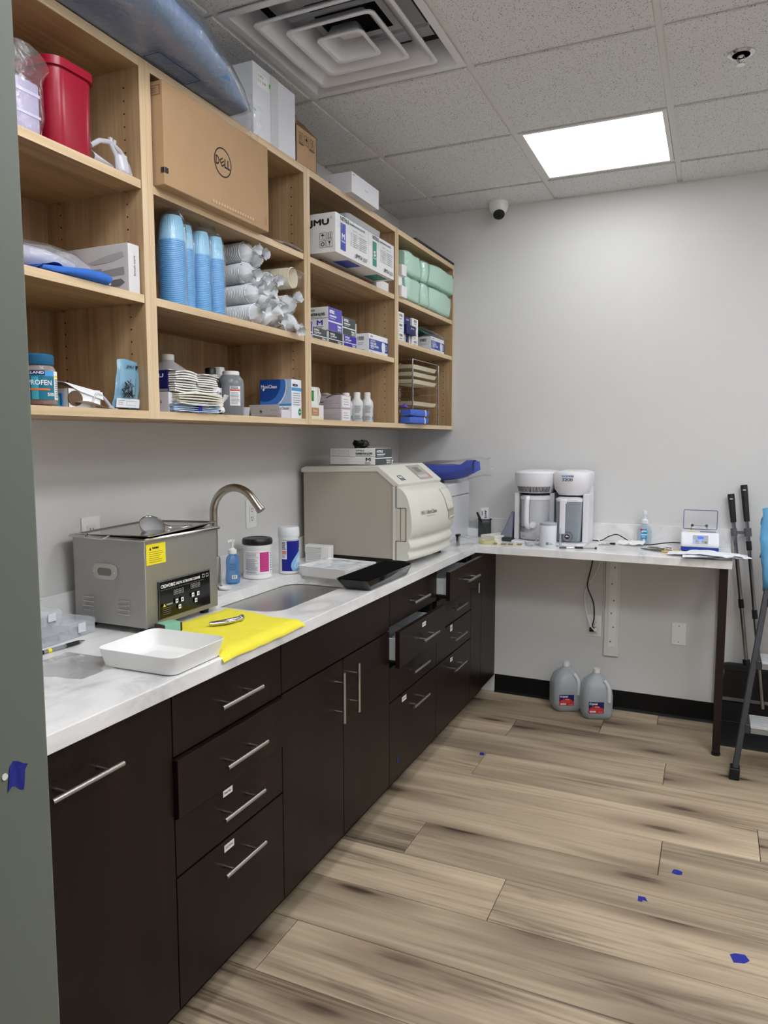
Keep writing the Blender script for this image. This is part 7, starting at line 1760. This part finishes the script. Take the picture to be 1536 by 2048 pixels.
# amalgamator
am = thing('mixing_machine', 'white capsule mixing machine with a raised clear lid', 'mixing machine', (1.675, -0.155, CZ), 0.03)
aw = M('machine_white', (232, 233, 240), rough=0.25)
MB().box(-0.084, 0.084, -0.092, 0.085, 0.006, 0.022).build('blue_base', M('base_blue', (28, 60, 170), rough=0.35), am, bevel=0.003)
for (x, y) in ((-.07, -.07), (.07, -.07), (-.07, .07), (.07, .07)): MB().lathe([(0.010, 0), (0.010, 0.006)], (x, y, 0), 12).build('foot', black_p, am)
MB().prism([(-0.094, 0.0225), (-0.096, 0.040), (-0.070, 0.082), (-0.058, 0.092), (0.080, 0.092), (0.086, 0.080), (0.086, 0.0225)], 'x', -0.086, 0.086).build('case', aw, am, bevel=0.010, seg=4)
fn = Vector((0, -0.070 + 0.096, 0.082 - 0.040)).normalized()
p = Print((-0.032, -0.096, 0.040), (1, 0, 0), tuple(fn), 0.0014)
p.rect(0.0, 0.002, 0.068, 0.046, M('panel_silver', (168, 172, 180), rough=0.4)).disc(0.034, 0.033, 0.016, M('lcd_blue', (40, 90, 220), emit=(50, 100, 240), es=0.6), 20, 0.007)
for q in (0.006, 0.034): p.disc(q, 0.018, 0.006, M('key_blue', (170, 196, 236)), 12).disc(q, 0.007, 0.006, M('key_blue', (170, 196, 236)), 12)
p.disc(0.058, 0.009, 0.006, M('key_green', (90, 130, 100)), 12).lines(0.012, 0.012, 0.026, 0.016, 1, ink, 0.4).lines(0.042, 0.012, 0.052, 0.016, 1, ink, 0.4); p.build(am, 'control_panel')
MB().box(-0.074, 0.074, -0.050, 0.062, 0.0922, 0.0945).build('lid_well', aw, am)
MB().box(0.0, 0.070, -0.052, -0.030, 0.0946, 0.0955).build('black_slot', black_m, am); MB().box(-0.056, -0.018, -0.052, -0.036, 0.0946, 0.0962).build('yellow_strip', yellow_ink, am)
ld = MB(); ld.loft([[(x, 0.030 + 0.0, z) for x, z in rrect(-0.076, 0.076, 0.098, 0.192, 0.006, 4)], [(x, 0.052, z) for x, z in rrect(-0.074, 0.074, 0.100, 0.190, 0.006, 4)]])
ld.build('clear_lid', clear('lid_clear', (242, 244, 248), 0.05, 0.06), am, smooth=True, angle=40)
e = rrect(-0.076, 0.076, 0.098, 0.192, 0.006, 4); MB().tube([(x, 0.030, z) for x, z in e + e[:1]], 0.0022, 6).build('lid_rim', M('lid_rim_blue', (110, 112, 150), rough=0.2), am, smooth=True)
MB().tube([(-0.04, -0.005, 0.097), (-0.04, -0.005, 0.118), (0.032, -0.005, 0.118), (0.032, -0.005, 0.097)], 0.0022, 6).build('fork_arm', chrome, am)
for x in (-0.036, 0.028): MB().lathe([(0.007, -0.008), (0.007, 0.004)], (x, 0, 0.120), 14, 'y').build('fork_clamp', chrome, am, smooth=True)
part_cord(am, 'cord', PC1, 0.0028, black_p)
# folded papers
t = thing('paper_pile', 'pile of crumpled printed papers at the counter end', 'paper', (1.725, -0.425, CZ))
rnd = random.Random(4)
specs = [(-0.085, 0.055, 0.19, 0.115, -0.20, 0.002, 0.010), (0.06, 0.02, 0.20, 0.12, 0.22, 0.006, 0.012), (0.045, 0.0, 0.20, 0.13, 0.08, 0.010, 0.010), (-0.005, 0.005, 0.19, 0.14, -0.28, 0.015, 0.010), (-0.04, -0.03, 0.15, 0.08, 0.05, 0.0045, 0.006)]
for k, (cx, cy, w_, h_, a, z, amp) in enumerate(specs):
    ca, sa = math.cos(a), math.sin(a)
    crumple(t, 'sheet', M('printer_paper', (234, 235, 240), rough=0.6), lambda u, w: (cx + ca * w_ * (u - .5) - sa * h_ * (w - .5), cy + sa * w_ * (u - .5) + ca * h_ * (w - .5), z + 0.006 * math.sin(PI * u) + 0.004 * math.sin(PI * w) + 0.004), 10, 8, amp * .5, 18, k)
    if k in (1, 2):
        pr = Print((cx + 0.02, cy - 0.05, z + 0.018), (ca, sa, 0), (-sa, ca, 0), 0.002)
for k in range(3):
    crumple(t, 'folded_edge', M('printer_paper', (234, 235, 240)), lambda u, w: (0.09 + 0.045 * u, -0.055 + 0.10 * w, 0.006 + 0.006 * k + 0.006 * math.sin(PI * u)), 6, 8, 0.006, 40, k + 20)

# ============================================================ on the floor
jug_m = clear('jug_plastic', (204, 212, 216), 0.50, 0.35)
def water_jug(label, x, y, rz):
    t = thing('water_jug', label, 'jug', (x, y, 0), rz, 'gallon water jugs on the floor')
    def R(hx, hy, z, r): return [(px, py, z) for px, py in rrect(-hx, hx, -hy, hy, r, 5)]
    MB().loft([R(.058, .058, 0.0, .025), R(.070, .068, .010, .03), R(.077, .075, .03, .032), R(.078, .076, .125, .034), R(.074, .072, .155, .036), R(.062, .060, .190, .034), R(.040, .038, .216, .03), R(.020, .020, .232, .0195), R(.0175, .0175, .240, .017)]).build('body', jug_m, t, smooth=True, angle=60)
    MB().lathe([(0.0195, 0.236), (0.0195, 0.256), (0.018, 0.258), (0.0, 0.258)], n=22).build('cap', M('cap_clear_white', (214, 216, 216), rough=0.4), t, smooth=True)
    MB().tube(spline([(0.030, -0.050, 0.205), (0.048, -0.066, 0.178), (0.052, -0.072, 0.130), (0.050, -0.074, 0.100)], 5), [0.011] * 16, 10).build('handle', M('jug_handle', (206, 210, 212), rough=0.35), t, smooth=True)
    MB().grid(lambda u, w: (-0.052 + 0.085 * u, -0.0685 - 0.004 * w, 0.165 - 0.055 * w), 4, 3).build('grip_recess', M('jug_recess', (150, 158, 164), rough=0.35), t)
    p = Print((-0.052, -0.0765, 0.040), (1, 0, 0), (0, 0, 1), 0.0012)
    p.rect(0, 0, 0.078, 0.060, navy)
    p.poly([(0.078 * q / 12, 0.022 + 0.018 * math.sin(PI * q / 12)) for q in range(13)] + [(0.078, 0.0), (0.0, 0.0)], M('jug_red', (190, 40, 46), rough=0.4))
    p.text('Crystal', 0.004, 0.042, 0.040, 0.013, white_ink, 0.03).text('WATER', 0.032, 0.030, 0.022, 0.006, white_ink).rect(0.006, 0.004, 0.036, 0.013, white_ink).bars(0.009, 0.006, 0.033, 0.011, 14, ink).rect(0.05, 0.004, 0.072, 0.009, M('jug_pink', (226, 120, 120))).lines(0.01, 0.016, 0.07, 0.026, 2, M('jug_pink', (226, 120, 120)), 0.2); p.build(t, 'label_print')
    return t
water_jug('gallon water jug nearer the wall on the floor, left one', 1.036, -0.098, 0.42)
water_jug('gallon water jug standing forward on the floor, right one', 1.202, -0.146, 0.36)

# broom and dustpan leaning at the wall
pole_m = M('steel_pole', (150, 150, 152), rough=0.2, metal=1.0); rub = M('black_rubber', (24, 24, 27), rough=0.55); gclip = M('grey_clip', (92, 92, 96), rough=0.5)
def pole(t, a, b_, grip, joints_):
    a, b_ = Vector(a), Vector(b_)
    MB().tube([tuple(a), tuple(b_)], 0.0095, 12).build('pole', pole_m, t, smooth=True)
    g1 = a + (b_ - a) * grip
    d = (b_ - a).normalized()
    g = MB().tube([tuple(g1), tuple(b_), tuple(b_ + d * 0.012)], [0.0135, 0.0160, 0.0150], 12).build('grip', rub, t, smooth=True)
    MB().box(-0.007, 0.007, -0.0175, 0.0175, -0.003, 0.003).build('hang_hole', M('wall_shade', (190, 190, 188)), t, loc=tuple(b_ - d * 0.012))
    for f in joints_:
        c = a + (b_ - a) * f; MB().tube([tuple(c - d * 0.022), tuple(c + d * 0.022)], 0.0125, 12).build('joint_sleeve', rub, t, smooth=True)
t = thing('broom', 'upright broom with steel pole and black bristle head', 'broom', (0, 0, 0))
pole(t, (1.912, -0.085, 0.355), (1.808, -0.040, 1.180), 0.845, (0.36, ))
MB().tube([(1.915, -0.086, 0.330), (1.909, -0.084, 0.375)], 0.017, 12).build('socket', rub, t, smooth=True)
MB().prism([(1.812, 0.318), (1.806, 0.326), (1.810, 0.345), (1.83, 0.350), (2.05, 0.350), (2.06, 0.340), (2.055, 0.318)], 'y', -0.112, -0.068).build('head', rub, t, bevel=0.003)
b = MB(); b.loft([[(1.815, -0.108, 0.318), (2.052, -0.108, 0.318), (2.052, -0.072, 0.318), (1.815, -0.072, 0.318)], [(1.803, -0.118, 0.185), (2.07, -0.118, 0.185), (2.07, -0.062, 0.185), (1.803, -0.062, 0.185)]])
b.build('bristles', black_m, t)
t2 = thing('dustpan', 'black long handled dustpan standing behind the step ladder', 'dustpan', (0, 0, 0))
pole(t2, (1.990, -0.125, 0.150), (1.864, -0.030, 1.225), 0.845, (0.425, 0.735))
MB().prism([(-0.30, 0.0), (-0.075, 0.0), (-0.06, 0.10), (-0.075, 0.155), (-0.09, 0.15), (-0.085, 0.05), (-0.29, 0.008)], 'x', 1.795, 2.075).build('pan', rub, t2, bevel=0.003)
b = MB()
for x in (1.795, 2.069): b.prism([(-0.30, 0.002), (-0.075, 0.002), (-0.065, 0.15), (-0.10, 0.12), (-0.22, 0.045)], 'x', x, x + 0.006)
b.build('pan_side', rub, t2)
MB().prism(rrect(1.80, 1.86, 0.9905, 1.014, 0.004, 2), 'y', -0.052, -0.030).build('pole_clip', gclip, t2) if False else None
t3 = thing('pole_clip', 'grey plastic clip joining the broom pole and dustpan pole', 'clip', (0, 0, 0))
MB().tube([(1.8305, -0.0495, 0.985), (1.8255, -0.0475, 1.022)], 0.0145, 12).build('collar', gclip, t3, smooth=True)
MB().tube([(1.8925, -0.051, 0.985), (1.8875, -0.048, 1.026)], 0.0165, 12).build('collar', gclip, t3, smooth=True)
MB().box(1.838, 1.880, -0.056, -0.044, 0.996, 1.010).build('link', gclip, t3)

# step ladder
lad = thing('step_ladder', 'dark grey folding step ladder with ribbed aluminium treads', 'ladder', (0, 0, 0))
lm = M('ladder_grey', (52, 53, 57), rough=0.45); alu = M('ribbed_aluminium', (226, 228, 232), rough=0.35, metal=0.5)
def rail(name, a, b_, w=0.024, d=0.040):
    a, b_ = Vector(a), Vector(b_); ax = (b_ - a).normalized(); sx = Vector((1, 0, 0)); sx = (sx - ax * sx.dot(ax)).normalized(); sy = ax.cross(sx)
    def ring(c): return [tuple(c + sx * i * w / 2 + sy * j * d / 2) for i, j in ((-1, -1), (1, -1), (1, 1), (-1, 1))]
    return MB().loft([ring(a), ring(b_)]).build(name, lm, lad, bevel=0.004)
Lf0, Lf1 = Vector((1.858, -0.640, 0.02)), Vector((2.012, -0.300, 1.16))
Rf0, Rf1 = Vector((2.430, -0.640, 0.02)), Vector((2.300, -0.300, 1.16))
rail('front_rail', Lf0, Lf1); rail('front_rail', Rf0, Rf1)
Lb0, Lb1 = Vector((1.925, -0.135 + 0.0, 0.02)), Vector((2.035, -0.285, 1.05))
Rb0, Rb1 = Vector((2.38, -0.135, 0.02)), Vector((2.285, -0.285, 1.05))
Lb0.x = 2.11; Lb0.y = -0.02 - 0.10; Lb1.x = 2.06
rail('rear_leg', Lb0, Lb1, 0.016, 0.016); rail('rear_leg', Rb0, Rb1, 0.016, 0.016)
for q in (Lf0, Rf0):
    MB().loft([[(q.x - .022, q.y - .030, 0), (q.x + .020, q.y - .030, 0), (q.x + .020, q.y + .028, 0), (q.x - .022, q.y + .028, 0)], [(q.x - .017, q.y - .026, .05), (q.x + .022, q.y - .026, .05), (q.x + .022, q.y + .036, .05), (q.x - .017, q.y + .036, .05)]]).build('rubber_foot', black_p, lad, bevel=0.004)
for q in (Lb0, Rb0):
    MB().box(q.x - .013, q.x + .013, q.y - .013, q.y + .013, 0, 0.03).build('rubber_foot', black_p, lad, bevel=0.003)
for z, nm in ((0.225, 0), (0.490, 1), (0.755, 2)):
    f = (z - 0.02) / 1.14; a = Lf0 + (Lf1 - Lf0) * f; c = Rf0 + (Rf1 - Rf0) * f
    x0, x1 = a.x + 0.028, c.x - 0.028; y0 = a.y - 0.030
    tr = MB().box(x0, x1, y0, y0 + 0.150, z - 0.030, z - 0.002).build('tread', M('tread_alu', (150, 152, 156), rough=0.4, metal=0.6), lad, bevel=0.003)
    for q in range(9):
        MB().box(x0, x1, y0 + 0.002 + 0.0165 * q, y0 + 0.011 + 0.0165 * q, z - 0.002, z + 0.005).build('rib', alu, tr)
    for xx in (a.x + 0.006, c.x - 0.028):
        MB().box(xx, xx + 0.022, y0 + 0.004, y0 + 0.150, z - 0.034, z + 0.006).build('tread_end_cap', lm, tr, bevel=0.004)
MB().box(Lf1.x - 0.02, Rf1.x + 0.02, Lf1.y - 0.025, Lf1.y + 0.02, Lf1.z - 0.03, Lf1.z).build('top_rail', lm, lad, bevel=0.006)
# blue gown thrown over the ladder
t = thing('blue_gown', 'light blue disposable gown draped over the step ladder', 'gown', (2.178, -0.34, 1.124))
gm = M('light_blue_nonwoven', (96, 162, 206), rough=0.7, bump=(40, 0.3, 0.004), vary=0.04)
def gown(u, w):
    # u along the ladder width, w over the top from front to back
    x = -0.235 + 0.47 * u
    s = w * 2 - 1
    if s < 0: y = -0.036 - 0.055 * (-s) - 0.035 * math.sin(9 * u) * (-s); z = 0.02 - 0.36 * (-s) + 0.05 * math.sin(5 * u) * (-s)
    else: y = -0.030 + 0.10 * s + 0.02 * math.sin(8 * u) * s; z = 0.02 - 0.24 * s
    x -= 0.05 * (1 - abs(s)) * (1 - 2 * u) * 0.3
    return (x, y, z + 0.012 * math.cos(6 * u))
crumple(t, 'gown', gm, gown, 26, 26, 0.016, 12, 3).modifiers.new('solid', 'SOLIDIFY').thickness = 0.004
